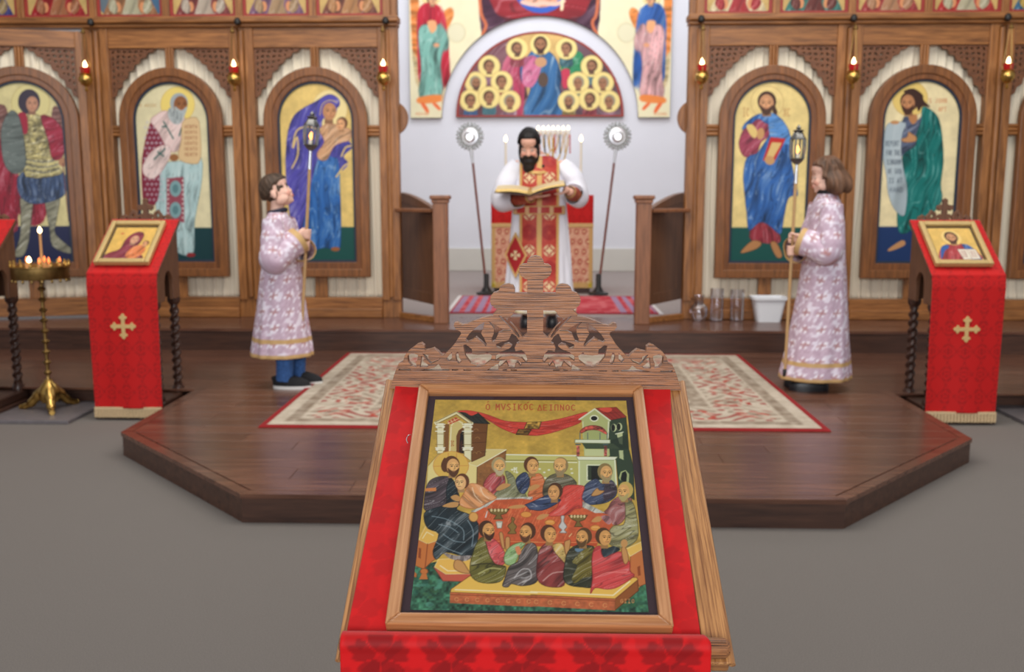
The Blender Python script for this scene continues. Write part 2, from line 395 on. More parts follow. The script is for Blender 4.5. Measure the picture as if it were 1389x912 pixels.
def picture(name, cv, x0, x1, z0, z1, y, m, parent, arch=None, half=None, M=None, nu=None, nv=None):
    """a painted sheet in the x,z plane; arch = z where the round head starts, half = half-disc"""
    nu, nv = nu or cv.w, nv or cv.h
    xc, hw = (x0 + x1) / 2, (x1 - x0) / 2
    v = np.linspace(0, 1, nv)
    if arch is not None or half:
        zc = arch if arch is not None else z0
        # cluster rows near the crown so that the round head stays round
        za = z1 - (z1 - zc) * (1 - np.cos(np.linspace(0, PI / 2, nv // 3)))
        zs = np.concatenate([za, np.linspace(zc, z0, nv - nv // 3 + 1)[1:]]) if arch is not None else z1 - (z1 - z0) * (1 - np.cos(np.linspace(0, PI / 2, nv)))
        wd = np.where(zs > zc, hw * np.sqrt(np.clip(1 - ((zs - zc) / (z1 - zc)) ** 2, 0, 1)), hw)
    else: zs = z1 + (z0 - z1) * v; wd = np.full(nv, hw)
    X = xc + np.linspace(-1, 1, nu)[None, :] * wd[:, None]; Z = np.repeat(zs[:, None], nu, 1)
    C = cv.sample((X - x0) / (x1 - x0), (z1 - Z) / (z1 - z0))
    P = np.stack([X, np.full_like(X, y), Z], -1)
    if M is not None:
        Mn = np.array(M); P = P @ Mn[:3, :3].T + Mn[:3, 3]
    return gridmesh(name, P, C, m, parent, sm=False, flip=True)
def archpts(hw, z0, zc, r=None, n=24):
    r = r or hw; t = np.linspace(0, PI, n + 1)
    return [(-hw, z0), (hw, z0)] + [(r * math.cos(a), zc + r * math.sin(a)) for a in t]
# ------------------------------------------------------------------ materials
mat('carpet', (124, 118, 113), .95, spec=.1, var=.16, vscale=260, bump=.5, bscale=420)
mat('altar_carpet', (158, 146, 141), .9, spec=.2, var=.06, vscale=30)
mat('wall_paint', (226, 226, 234), .85, spec=.2, var=.015, vscale=3)
mat('base_paint', (212, 208, 200), .7, var=.015, vscale=4)
wood('plank', (120, 82, 64), (74, 46, 36), 'x', 1., .27, 0., .3, .72, .2, .05)
wood('riser', (88, 58, 44), (54, 34, 27), 'x', 1., .4, 0., .3, .72, .12, .05)
wood('riser_d', (88, 58, 44), (54, 34, 27), 'x', 1., .4, 0., .3, .72, .12, .05)
for ax in 'xyz': wood('oak_' + ax, (178, 118, 64), (104, 62, 28), ax, 1.2, .42, 0., .3, .7, .1, .1)
wood('frame_z', (150, 94, 48), (94, 56, 26), 'z', 1.2, .4, 0., .3, .7, .08, .1)
wood('frame_in', (142, 86, 43), (88, 51, 24), 'z', 1.2, .4, 0., .3, .7, .08, .1)
wood('fret', (132, 82, 48), (88, 52, 30), 'x', 2, .5, 0., .3, .7, .05, .2)
wood('gate', (156, 102, 68), (112, 70, 44), 'z', 1.2, .45, 0., .3, .7, .08, .1)
wood('gate_dark', (122, 82, 54), (86, 54, 36), 'z', 1.2, .5, 0., .3, .7, .08, .1)
wood('dark_walnut', (78, 50, 38), (48, 30, 24), 'z', 2, .35, 0., .3, .7, .08, .1)
wood('stand_oak', (120, 82, 56), (84, 54, 38), 'z', 2, .45, 0., .3, .7, .05, .1)
wood('crest_oak', (170, 112, 70), (66, 36, 22), 'x', 3.6, .36, .3, .38, .56, .0, .4, 60)
wood('rail_oak', (196, 140, 86), (126, 78, 44), 'y', 2.6, .28, .5, .36, .60, .0, .4, 42)
wood('desk_oak', (170, 116, 70), (110, 66, 38), 'x', 2, .4, .2, .34, .6, .0, .3, 30)
wood('iconframe_x', (198, 138, 88), (150, 92, 52), 'x', 2.5, .36, .25, .25, .7, .0, .15, 36)
wood('iconframe_y', (206, 150, 104), (166, 110, 70), 'y', 2.5, .36, .25, .25, .7, .0, .15, 36)
mat('mat_board', (62, 40, 48), .6, var=.05)
mat('brass', (206, 166, 92), .28, metal=1, var=.12, vscale=30)
mat('old_brass', (158, 128, 78), .4, metal=1, var=.2, vscale=40)
mat('silver', (222, 224, 228), .36, metal=1, var=.05)
mat('pewter', (120, 120, 118), .4, metal=1, var=.15, vscale=60)
mat('black_iron', (28, 25, 24), .5)
mat('gold_frame', (196, 168, 112), .4, metal=.3, var=.06, vscale=40)
mat('navy', (32, 44, 62), .5)
mat('red_border', (150, 48, 40), .5, var=.08)
mat('white_wax', (238, 230, 208), .5)
mat('white_enamel', (236, 234, 226), .4)
mat('amber_wax', (205, 150, 95), .5)
mat('flame', (255, 214, 150), .5, emit=(255, 222, 165), estr=9)
mat('lantern_flame', (255, 180, 110), .5, emit=(255, 170, 90), estr=3.5)
mat('ember', (255, 150, 90), .5, emit=(255, 130, 60), estr=1.6)
mat('ruby_glass', (176, 18, 14), .08, spec=.7)
mat('plastic_white', (232, 234, 238), .45)
mat('stone_slab', (108, 102, 104), .45, var=.12, vscale=25)
mat('paper', (206, 184, 142), .7, var=.06, vscale=60)
mat('book_gold', (196, 164, 98), .35, metal=.6, var=.15, vscale=60)
mat('book_dark', (66, 44, 30), .5)
mat('black_cloth', (22, 22, 26), .8)
mat('black_leather', (26, 26, 30), .35)
mat('rubber_white', (222, 220, 216), .5)
mat('hairclip', (30, 30, 30), .5)
mat('backing', (70, 52, 38), .7)
mat('gold_thread', (206, 172, 112), .55, var=.12, vscale=120)
mat('fringe', (206, 180, 140), .8, var=.15, vscale=140)
glassmat('clear_glass', (251, 251, 254), .06, .04)
glassmat('pane', (252, 252, 252), .025, .02)
for n, r in (('icon_paint', .42), ('wall_paint_icon', .6), ('cloth_paint', .75), ('skin_paint', .55), ('hair_paint', .5), ('satin_paint', .5), ('rug_paint', .95)):
    paintmat(n, r, .3)
paintmat('damask', .62, .25, sheen=.15)
paintmat('curtain_paint', .85, .15)
# ------------------------------------------------------------------ floors, platform, wall
PZ, AZ = .13, .31
Y0, Y1, Y2, Y3, YS = 3.98, 5.03, 6.33, 7.76, 8.5        # platform front, corner, strip front, altar step, icon screen
fl = mk('floor', [(-9, -8, 0), (9, -8, 0), (9, 7, 0), (-9, 7, 0)], [(0, 1, 2, 3)], 'carpet'); tag(fl, 'grey-brown carpet of the nave', 'floor', kind='structure')
def halfw(y):
    if y < Y1: return 1.3 + (y - Y0) * (.985 / (Y1 - Y0))
    return 2.29 if y < Y2 - 1e-6 else 6.2
plat = thing('platform', 'low dark wood platform with chamfered front corners', 'platform', (0, 6, 0), kind='structure')
body = [(-1.29, Y0 + .012), (1.29, Y0 + .012), (2.27, Y1), (2.27, Y2 + .012), (6.2, Y2 + .012), (6.2, Y3 + .1), (-6.2, Y3 + .1), (-6.2, Y2 + .012), (-2.27, Y2 + .012), (-2.27, Y1)]
n = len(body)
mk('core', [(x, y, z) for z in (0, PZ - .014) for x, y in body], [tuple(range(n))[::-1], tuple(range(n, 2 * n))] + [(i, (i + 1) % n, n + (i + 1) % n, n + i) for i in range(n)], 'riser', plat)
def plank(xa0, xa1, ya, yb, xb0, xb1, z1, par, t=.013, m='plank', name='plank'):
    g = .0012
    lo = [(xa0 + g, ya + g), (xa1 - g, ya + g), (xb1 - g, yb - g), (xb0 + g, yb - g)]; c = .0012
    cx_, cy_ = sum(p[0] for p in lo) / 4, (ya + yb) / 2
    hi = [(x + (c if x < cx_ else -c), y + (c if y < cy_ else -c)) for x, y in lo]
    V = [(x, y, z1 - t) for x, y in lo] + [(x, y, z1 - c) for x, y in lo] + [(x, y, z1) for x, y in hi]
    F = [(8, 9, 10, 11)] + [(i + k, (i + 1) % 4 + k, (i + 1) % 4 + 4 + k, i + 4 + k) for k in (0, 4) for i in range(4)]
    mk(name, V, F, m, par)
def rows(ya, yb, n): return [(ya + (yb - ya) * i / n, ya + (yb - ya) * (i + 1) / n) for i in range(n)]
E_ = .055
for k, (a, b) in enumerate(rows(Y0 + E_, Y1, 6) + rows(Y1, Y2, 8) + rows(Y2 + .0, Y3, 8)):
    strip = a >= Y2 - 1e-6
    if not strip: la, lb = halfw(a) - E_ * (1.4 if a < Y1 - 1e-6 else 1), halfw(b - 1e-6) - E_ * (1.4 if a < Y1 - 1e-6 else 1)
    else: la = lb = 6.2
    x = -max(la, lb) + random.uniform(.3, 1.2); cuts = []
    while x < min(la, lb) - .3:
        if x > -min(la, lb) + .25: cuts.append(x)
        x += 1.21
    L = [None] + cuts + [None]
    for p, q in zip(L[:-1], L[1:]):
        plank(-la if p is None else p, la if q is None else q, a, b, -lb if p is None else p, lb if q is None else q, PZ, plat)
def trim(p, q, w0, z1, par, name='edge_trim', h=.02, out=.008):
    """nosing board from p to q, inner side on the left of p->q"""
    p, q = np.array(p, float), np.array(q, float); d = (q - p) / np.linalg.norm(q - p); nrm = np.array([-d[1], d[0]])
    A = [p - nrm * out, q - nrm * out, q + nrm * w0, p + nrm * w0]
    V = [(x, y, z) for z in (z1 - h, z1 + .001) for x, y in A]
    mk(name, V, [(3, 2, 1, 0), (4, 5, 6, 7)] + [(i, (i + 1) % 4, 4 + (i + 1) % 4, 4 + i) for i in range(4)], 'plank', par)
def riser(p, q, z0, z1, par, m='riser', t=.012):
    p, q = np.array(p, float), np.array(q, float); d = (q - p) / np.linalg.norm(q - p); nrm = np.array([-d[1], d[0]])
    A = [p, q, q + nrm * t, p + nrm * t]
    V = [(x, y, z) for z in (z0, z1) for x, y in A]
    mk('riser_board', V, [(3, 2, 1, 0), (4, 5, 6, 7)] + [(i, (i + 1) % 4, 4 + (i + 1) % 4, 4 + i) for i in range(4)], m, par)
path = [(-2.285, Y2), (-2.285, Y1), (-1.3, Y0), (1.3, Y0), (2.285, Y1), (2.285, Y2)]
def offset_path(pts, d):
    out = []
    for i, p in enumerate(pts):
        ns = []
        for a, b in ((i - 1, i), (i, i + 1)):
            if a < 0 or b >= len(pts): continue
            v = np.array(pts[b], float) - np.array(pts[a], float); v /= np.linalg.norm(v); ns.append(np.array([-v[1], v[0]]))
        m_ = sum(ns) / len(ns); m_ = m_ / (m_ @ m_) * (m_ @ ns[0]) if len(ns) > 1 else m_
        out.append(np.array(p, float) + m_ * d / (1 if len(ns) < 2 else 1))
    return out
po, pi_ = offset_path(path, -.008), offset_path(path, E_ * 1.02)
for i in range(len(path) - 1):
    A4 = [po[i], po[i + 1], pi_[i + 1], pi_[i]]; V = [(x, y, z) for z in (PZ - .02, PZ + .001) for x, y in A4]
    mk('edge_trim', V, [(3, 2, 1, 0), (4, 5, 6, 7)] + [(k, (k + 1) % 4, 4 + (k + 1) % 4, 4 + k) for k in range(4)], 'plank', plat)
for p, q in [(path[0], path[1]), (path[1], path[2]), (path[2], (-.2, Y0)), ((-.2, Y0), path[3]), (path[3], path[4]), (path[4], path[5]), ((-6.2, Y2), (-4.1, Y2)), ((-4.1, Y2), path[0]), (path[5], (4.3, Y2)), ((4.3, Y2), (6.2, Y2))]:
    riser(p, q, 0, PZ - .02, plat)
# altar step
step = thing('altar_step', 'dark wood step below the icon screen', 'step', (0, 8.1, 0), kind='structure')
box('core', -6.2, 6.2, Y3 + .012, 8.6, PZ, AZ - .014, 'riser', step, 0)
for a, b in rows(Y3 + .05, 8.6, 5):
    x = -6.2; k = x + random.uniform(.4, 1.2)
    while x < 6.2:
        k2 = min(k, 6.2); plank(x, k2, a, b, x, k2, AZ, step); x = k2; k += 1.21
trim((-6.2, Y3), (6.2, Y3), .052, AZ, step)
xs_ = [-6.2, -3.9, -1.5, .9, 3.3, 6.2]
for p, q in zip(xs_[:-1], xs_[1:]): riser((p, Y3), (q, Y3), PZ, AZ - .02, step)
tag(mk('floor_altar', [(-6.2, 8.6, AZ - .001), (6.2, 8.6, AZ - .001), (6.2, 13.8, AZ - .001), (-6.2, 13.8, AZ - .001)], [(0, 1, 2, 3)], 'altar_carpet'), 'pale grey altar floor behind the icon screen', 'floor', kind='structure')
tag(box('wall_back', -6.2, 6.2, 13.7, 13.85, AZ, 6.2, 'wall_paint', None, 0), 'white altar wall', 'wall', kind='structure')
bb = box('baseboard_back', -6.2, 6.2, 13.66, 13.7, AZ, .63, 'base_paint', None, .006); tag(bb, 'cream panel along the foot of the altar wall', 'baseboard', kind='structure')

# ------------------------------------------------------------------ icon screen
PX = [1.335, 2.605, 3.875, 5.145]        # post centres, both sides
ZR0, ZR1, ZC0, ZC1 = 2.66, 2.83, 2.83, 2.915
def fret_loops(sgn):
    out = [(0, 0), (.40, 0), (.375, -.03), (.335, -.035), (.315, -.075), (.27, -.085), (.255, -.125), (.21, -.14), (.20, -.18), (.155, -.20), (.145, -.25), (.105, -.27), (.095, -.325), (.055, -.345), (.04, -.40), (0, -.42)]
    holes = []
    def tear(cx, cz, l, w, a):
        t = np.linspace(0, 2 * PI, 13)[:-1]; a = math.radians(a)
        holes.append([(cx + math.cos(a) * l * math.cos(q) - math.sin(a) * w * math.sin(q) * (1 - .5 * math.cos(q)), cz + math.sin(a) * l * math.cos(q) + math.cos(a) * w * math.sin(q) * (1 - .5 * math.cos(q))) for q in t])
    for cx, cz, l, w, a in [(.035, -.03, .02, .010, 45), (.085, -.028, .022, .010, 0), (.135, -.03, .02, .011, 20), (.185, -.028, .022, .010, -10), (.235, -.028, .02, .010, 20), (.285, -.025, .018, .008, 0), (.335, -.015, .02, .006, 0),
                            (.03, -.08, .022, .010, 90), (.075, -.07, .019, .012, 45), (.125, -.072, .02, .011, -30), (.175, -.07, .02, .011, 30), (.225, -.068, .018, .010, -20), (.275, -.058, .014, .008, 10),
                            (.03, -.13, .022, .010, 90), (.07, -.118, .02, .011, 60), (.12, -.12, .02, .012, -45), (.17, -.115, .018, .010, 20), (.215, -.105, .014, .009, 0),
                            (.03, -.185, .022, .010, 90), (.072, -.168, .02, .011, -60), (.115, -.165, .016, .010, 30), (.155, -.158, .013, .008, 0),
                            (.03, -.24, .022, .010, 90), (.07, -.222, .018, .010, 70), (.105, -.215, .013, .009, 0), (.028, -.295, .02, .009, 90), (.063, -.275, .016, .009, -70), (.025, -.35, .02, .007, 90)]: tear(cx, cz, l, w, a)
    L = [out] + holes
    return [[(sgn * x, z) for x, z in l] for l in L]
def curtain(x0, x1, label):
    nx, nz = 150, 40; X, Z = np.meshgrid(np.linspace(x0, x1, nx), np.linspace(2.68, .47, nz))
    ph = X * 2 * PI / .085 + 1.6 * vnoise(X * 9, Z * 1.2 + x0 * 3, 3) * PI
    Y = 8.585 + .010 * np.sin(ph) + .005 * np.sin(2 * ph + 1)
    C = np.tile(lin((240, 230, 208)), X.shape + (1,))
    o = gridmesh('curtain', np.stack([X, Y, Z], -1), C, 'curtain_paint', None, flip=True); thicken(o, .003)
    return tag(o, label, 'curtain', 'pleated cream curtains in the icon screen')
def screen(s, label):
    r = thing('icon_screen', label, 'icon screen', (s * 3.4, YS, AZ))
    def bx(name, xa, xb, y0, y1, z0, z1, m, bev=.005): return box(name, min(s * xa, s * xb), max(s * xa, s * xb), y0, y1, z0, z1, m, r, bev)
    for i, p in enumerate(PX):
        w = .105 if i else .085
        bx('post', p - w, p + w, YS, YS + .09, AZ, 3.62, 'oak_z')
        for q in (-1, 1):
            bx('stile', p + q * w - .036 * q - .036, p + q * w - .036 * q + .036, YS - .022, YS, AZ + .16, ZR1, 'oak_z')
        V = tubeVF([(s * p, YS - .008, AZ + .19), (s * p, YS - .008, 2.80)], .026, 10); mk('half_column', V[0], V[1], 'oak_z', r, True, 50)
        lathe('knob', [(.012, -.03), (.026, -.02), (.03, 0), (.024, .018), (.012, .03)], 'black_iron', r, (s * p, YS - .085, 2.868), 10)
    for i, (a, b) in enumerate(zip(PX[:-1], PX[1:])):
        xa, xb = a + (.105 if i else .085), b - .105; mid = (a + b) / 2
        door = (s < 0 and i == 2)
        if not door:
            bx('top_rail', xa, xb, YS - .012, YS + .07, ZR0, ZR1, 'oak_x')
            bx('sill', xa, xb, YS - .012, YS + .07, AZ, .49, 'oak_x')
            bx('sill_moulding', xa, xb, YS - .045, YS - .012, AZ, .40, 'oak_x', .012)
            for e, sg in ((xa, 1), (xb, -1)):
                flat('fretwork', fret_loops(s * sg), .014, 'fret', r, T(s * e, YS + .015, ZR0) @ XZ, .003)
            for k in (-1, 0, 1): tube('tie_reed', [(s * mid + k * .026, YS + .0, 2.47), (s * mid + k * .026, YS + .0, ZR0)], .014, 'oak_z', r, 8)
            for q in (-1, 1):
                e0, e1 = (mid + q * .43, mid + q * (mid - a - .1 if i or q > 0 else mid - a - .08))
                for k in (-1, 0, 1): tube('tie_reed', [(s * e0, YS, 1.956 + k * .032), (s * e1, YS, 1.956 + k * .032)], .017, 'oak_x', r, 8)
            bx('tie_foot', mid - .055, mid + .055, YS - .006, YS + .03, .49, .70, 'oak_z')
    x0, x1 = PX[0] - .085, 5.9
    bx('cornice', x0 - .01, x1, YS - .05, YS + .09, ZC0, ZC0 + .03, 'oak_x', .008)
    bx('ledge', x0 - .02, x1, YS - .085, YS + .09, ZC0 + .03, ZC1, 'oak_x', .012)
    bx('upper_rail', x0, x1, YS - .03, YS + .09, 3.48, 3.62, 'oak_x')
    bx('upper_backing', x0, x1, YS + .05, YS + .09, ZC1, 3.48, 'backing')
    for i in range(8):
        x = PX[0] + .635 * i
        bx('divider', x - .032, x + .032, YS - .035, YS + .05, ZC1, 3.48, 'oak_z')
    # round plaque on the inner face, seen past the edge of the opening
    t = np.linspace(0, 2 * PI, 33)[:-1]
    flat('side_disc', [[(.15 * math.cos(a), .15 * math.sin(a)) for a in t]], .03, 'oak_z', r, T(s * 1.335, YS + .12, 2.07) @ XZ, .004)
    return r
screen(-1, 'carved oak icon screen holding the bishop icon and the mother and child icon')
screen(1, 'carved oak icon screen holding the bearded man in blue and man in green icons')
curtain(-2.51, -1.42, 'pleated cream curtain behind the mother and child icon')
curtain(-3.78, -2.70, 'pleated cream curtain behind the bishop icon')
curtain(1.42, 2.51, 'pleated cream curtain behind the icon of the bearded man in blue')
curtain(2.70, 3.78, 'pleated cream curtain behind the icon of the man in green with a scroll')
curtain(3.98, 5.04, 'pleated cream curtain behind the icon beyond the man in green')

def arched_icon(cv, xc, name, label, par=None, y=YS - .028, group=None):
    r = par or thing(name, label, 'icon', (xc, y, .687))
    zc = 2.04
    M = lambda yy: T(xc, yy, 0) @ XZ
    o1, i1 = archpts(.445, .687, zc), archpts(.385, .745, zc)
    flat('outer_moulding', [o1, i1], .06, 'frame_z', r, M(y), .008)
    o2, i2 = archpts(.39, .74, zc), archpts(.338, .805, zc)
    flat('frame', [o2, i2], .04, 'frame_in', r, M(y), .006)
    flat('border', [archpts(.342, .80, zc), archpts(.316, .828, zc)], .03, 'navy', r, M(y + .004), .002)
    flat('panel', [archpts(.338, .805, zc)], .015, 'backing', r, M(y + .012))
    picture('painting', cv, xc - .32, xc + .32, .825, 2.36, y + .003, 'icon_paint', r, arch=zc, nu=110, nv=260)
    return r
def iconmap(xc, y=YS - .025): return photomap([(xc - .32, y, 2.36), (xc + .32, y, 2.36), (xc - .32, y, .825), (xc + .32, y, .825)])
def crop(x0, y0, k): return lambda *pts: [(x0 + x / k, y0 + y / k) for x, y in pts]
GOLD = (222, 196, 128)
# Christ
cv = Canvas(150, 360, (228, 204, 136), iconmap(1.97)); cv.mottle(.10, 14); q = crop(950, 90, 3.2556)
cv.poly(q((100, 712), (480, 712), (480, 880), (100, 880)), (18, 78, 72), 0); p_ = q((295, 158))[0]; cv.ring(*p_, 22, 1.2, (190, 158, 96)); cv.ring(*p_, 21, .8, (236, 214, 150))
cv.poly(q((225, 710), (262, 690), (300, 700), (345, 735), (345, 782), (225, 770)), (150, 48, 60), fold=(0, 8, .7))
for f in (((230, 770), (270, 780), (250, 805), (190, 825), (180, 816)), ((310, 778), (335, 778), (362, 835), (342, 847), (320, 815))): cv.poly(q(*f), (176, 124, 78), edge=(90, 50, 30))
cv.poly(q((270, 208), (300, 215), (330, 208), (320, 260), (270, 255)), (176, 120, 85))
cv.poly(q((290, 235), (255, 228), (215, 262), (188, 285), (170, 340), (185, 390), (215, 402), (250, 382), (268, 335), (300, 310), (312, 260)), (158, 62, 84), fold=(40, 9, .7), edge=(90, 30, 40))
cv.poly(q((265, 210), (230, 225), (195, 255), (185, 280), (215, 262), (255, 232), (285, 250), (310, 262), (306, 300), (275, 350), (248, 385), (205, 405), (190, 480), (195, 560), (205, 650), (215, 725), (260, 690), (300, 700), (352, 742), (365, 690), (385, 590), (412, 570), (430, 560), (402, 420), (398, 310), (372, 250), (345, 222), (322, 208)), (48, 100, 172), fold=(15, 12, .8), edge=(20, 50, 100))
cv.poly(q((300, 215), (318, 206), (372, 250), (398, 320), (385, 345), (330, 330), (305, 300)), (84, 140, 205), fold=(70, 9, .6))
cv.poly(q((203, 264), (228, 256), (252, 288), (242, 318), (220, 302)), (220, 190, 116)); cv.ell(*q((266, 298))[0], 5, 8, (196, 148, 96), 10)
cv.poly(q((310, 312), (377, 320), (325, 427), (276, 415)), (188, 40, 40), 0); cv.poly(q((316, 335), (360, 338), (322, 405), (290, 402)), (216, 182, 116), 0); cv.ell(*q((306, 415))[0], 7, 6, (196, 148, 96), 20)
cv.face(*q((293, 160))[0], 12.5, -.1, (66, 42, 32), (186, 136, 98), (76, 48, 36)); cv.poly(q((325, 170), (340, 200), (334, 214), (318, 200)), (66, 42, 32))
cv.text('IC', *q((186, 185))[0], 10, 11, (170, 110, 60)); cv.text('XC', *q((366, 185))[0], 10, 11, (170, 110, 60))
arched_icon(cv, 1.97, 'arched_icon', 'arched icon of a bearded man in blue robe holding a red book')
# man in green with scroll
cv = Canvas(150, 360, (230, 214, 168), iconmap(3.24)); cv.mottle(.08, 14); q = crop(1150, 90, 3.2556)
cv.poly(q((80, 708), (480, 708), (480, 900), (80, 900)), (26, 52, 98), 0); cv.ell(*q((275, 142))[0], 24, 24, (226, 196, 112), edge=(190, 150, 80))
cv.poly(q((240, 240), (270, 222), (310, 236), (335, 215), (325, 335), (270, 372), (232, 392)), (84, 94, 120), fold=(60, 8, .7)); cv.poly(q((268, 222), (302, 212), (306, 240), (284, 256)), (180, 124, 80))
cv.poly(q((330, 180), (370, 195), (400, 230), (415, 300), (422, 420), (410, 520), (416, 592), (375, 650), (330, 690), (262, 735), (225, 728), (218, 650), (235, 600), (246, 500), (240, 420), (250, 385), (300, 350), (300, 310), (325, 240)), (18, 112, 106), fold=(12, 13, .75), edge=(8, 60, 60))
cv.line(q((300, 312), (310, 400), (300, 500)), 1.2, (8, 70, 68), .8); cv.line(q((345, 320), (355, 420), (345, 500)), 1.2, (70, 165, 150), .8)
cv.poly(q((180, 252), (256, 250), (240, 300), (235, 380), (245, 450), (262, 540), (258, 620), (245, 662), (205, 630), (178, 560), (170, 480), (155, 400), (160, 310)), (170, 184, 190), edge=(110, 120, 130), fold=(5, 40, .25))
for i, t in enumerate(('REPENT', 'FOR THE', 'KINGDOM', 'OF GOD', 'IS AT', 'HAND')): cv.text(t, *q((166 + i * 3.5, 330 + 41 * i))[0], 19, 6.5, (70, 80, 92), .9)
cv.poly(q((236, 322), (262, 312), (268, 290), (285, 300), (302, 312), (298, 332), (250, 335)), (190, 138, 92), edge=(110, 70, 40)); cv.ell(*q((208, 248))[0], 6, 2.5, (190, 138, 92))
cv.poly(q((240, 768), (252, 790), (190, 816), (178, 808)), (190, 138, 92))
cv.face(*q((268, 160))[0], 12, -.35, (64, 38, 30), (170, 118, 80), (70, 42, 30)); cv.poly(q((245, 112), (290, 98), (330, 125), (335, 150), (364, 180), (330, 176), (312, 200), (300, 160), (290, 130)), (60, 36, 28))
cv.text('S JOHN', *q((358, 142))[0], 25, 6, (196, 120, 80), .9); cv.text('BAPT', *q((388, 180))[0], 15, 6, (196, 120, 80), .9)
arched_icon(cv, 3.24, 'arched_icon', 'arched icon of a man in green cloak holding a long grey scroll')
# mother and child
cv = Canvas(150, 360, (218, 188, 112), iconmap(-1.97)); cv.mottle(.12, 14); P = lambda *p: list(p)
cv.poly(P((370, 308), (500, 308), (500, 360), (370, 360)), (18, 76, 70), 0); cv.ell(447, 148, 24, 26, (232, 212, 150), edge=(200, 170, 110))
cv.poly(P((425, 200), (456, 205), (461, 250), (462, 334), (452, 338), (440, 336), (420, 341), (402, 336), (404, 300), (408, 240)), (38, 98, 170), fold=(3, 12, .8), edge=(20, 50, 100))
cv.poly(P((428, 138), (446, 128), (459, 134), (460, 144), (450, 150), (440, 158), (436, 170), (441, 182), (440, 205), (432, 214), (424, 240), (416, 280), (404, 338), (396, 310), (388, 240), (389, 190), (396, 162), (408, 149)), (78, 72, 164), fold=(25, 11, .7), edge=(40, 36, 96))
cv.poly(P((455, 195), (470, 190), (478, 200), (466, 212), (473, 222), (462, 232), (458, 215), (448, 212)), (66, 62, 150), fold=(30, 8, .6))
cv.poly(P((433, 176), (446, 168), (466, 172), (477, 178), (474, 190), (462, 194), (452, 200), (444, 216), (434, 217), (430, 208), (440, 192)), (206, 158, 116), fold=(50, 7, .7), edge=(150, 80, 60))
cv.face(446, 150, 12, .45, (74, 68, 158), (172, 122, 84)); cv.poly(P((430, 146), (436, 133), (448, 129), (458, 135), (450, 136), (440, 139), (436, 150), (434, 160)), (78, 72, 164)); cv.line(P((434, 156), (437, 142), (447, 136), (457, 139)), 1.8, (206, 176, 112))
cv.face(463, 168, 7.5, -.6, (100, 62, 40), (200, 148, 104))
for l in (((397, 200), (402, 178), (416, 172), (434, 176)), ((398, 200), (403, 186), (404, 210), (396, 228)), ((463, 212), (469, 200), (477, 198)), ((456, 240), (466, 226), (472, 222))): cv.line(P(*l), 3.2, (216, 186, 120))
cv.ell(455, 338, 6, 3, (150, 90, 50))
arched_icon(cv, -1.97, 'arched_icon', 'arched icon of a mother in blue cloak bending over a child')
# bishop
cv = Canvas(150, 360, (218, 208, 168), iconmap(-3.24)); cv.mottle(.06, 14)
cv.poly(P((170, 309), (300, 309), (300, 360), (170, 360)), (22, 58, 62), 0); cv.ell(241, 142, 23, 24, (232, 208, 116), edge=(200, 165, 80))
cv.poly(P((222, 222), (252, 218), (273, 214), (273, 250), (264, 300), (263, 342), (248, 346), (232, 332), (212, 285), (214, 240)), (172, 200, 200), fold=(8, 10, .6), edge=(100, 130, 130))
cv.poly(P((206, 163), (218, 178), (226, 196), (216, 206), (206, 216), (216, 228), (214, 272), (196, 280), (192, 230), (196, 195)), (126, 38, 58))
for j in range(16):
    for i in range(5):
        x, y = 194 + i * 6 + (j % 2) * 3, 166 + j * 7
        if 196 < x < 222 and (x - 193) * 1.1 < (y - 150): cv.line(P((x - 2, y), (x + 2, y)), 1.5, (196, 188, 196), .9, 0); cv.line(P((x, y - 2), (x, y + 2)), 1.5, (196, 188, 196), .9, 0)
cv.poly(P((226, 150), (212, 156), (204, 164), (214, 178), (226, 200), (238, 206), (252, 192), (251, 160), (240, 166)), (228, 200, 194), fold=(40, 12, .5), edge=(170, 120, 120))
cv.poly(P((194, 224), (206, 205), (224, 196), (232, 204), (226, 222), (210, 242), (196, 238)), (228, 204, 198), fold=(30, 10, .5), edge=(170, 120, 120))
for a, b in (((222, 165), (235, 188)), ((226, 172), (220, 172)), ((209, 216), (224, 202)), ((214, 206), (222, 212)), ((243, 184), (247, 172))): cv.line(P(a, b), 2.6, (30, 86, 80), 1, 0)
cv.poly(P((226, 242), (249, 240), (250, 302), (226, 298)), (146, 60, 74), 0, alpha=.9)
for k in range(2): cv.ell(238, 256 + 29 * k, 8, 11, (124, 160, 162)); cv.ell(238, 256 + 29 * k, 4, 6, (90, 128, 132))
for k in range(9): cv.ell(228, 245 + 6.3 * k, 1.2, 1.2, (226, 214, 206)); cv.ell(248, 245 + 6.3 * k, 1.2, 1.2, (226, 214, 206))
cv.poly(P((247, 167), (257, 160), (270, 165), (272, 216), (258, 222), (242, 214), (246, 190)), (216, 186, 140), edge=(150, 110, 70))
for i in range(6): cv.text('OENTO', 250, 170 + i * 7.5, 18, 4, (150, 90, 60), .8)
cv.ell(236, 214, 6, 5, (150, 100, 60)); cv.ell(259, 346, 6, 3, (140, 40, 44))
cv.face(244, 141, 12, .45, (160, 168, 172), (132, 84, 52), (172, 180, 180)); cv.poly(P((230, 146), (244, 152), (252, 150), (246, 166), (236, 168), (228, 158)), (172, 180, 180), fold=(0, 4, .5))
cv.text('O AGIOC', 189, 141, 24, 4, (180, 140, 90), .8)
arched_icon(cv, -3.24, 'arched_icon', 'arched icon of a grey-bearded bishop with open scroll and patterned vestment')
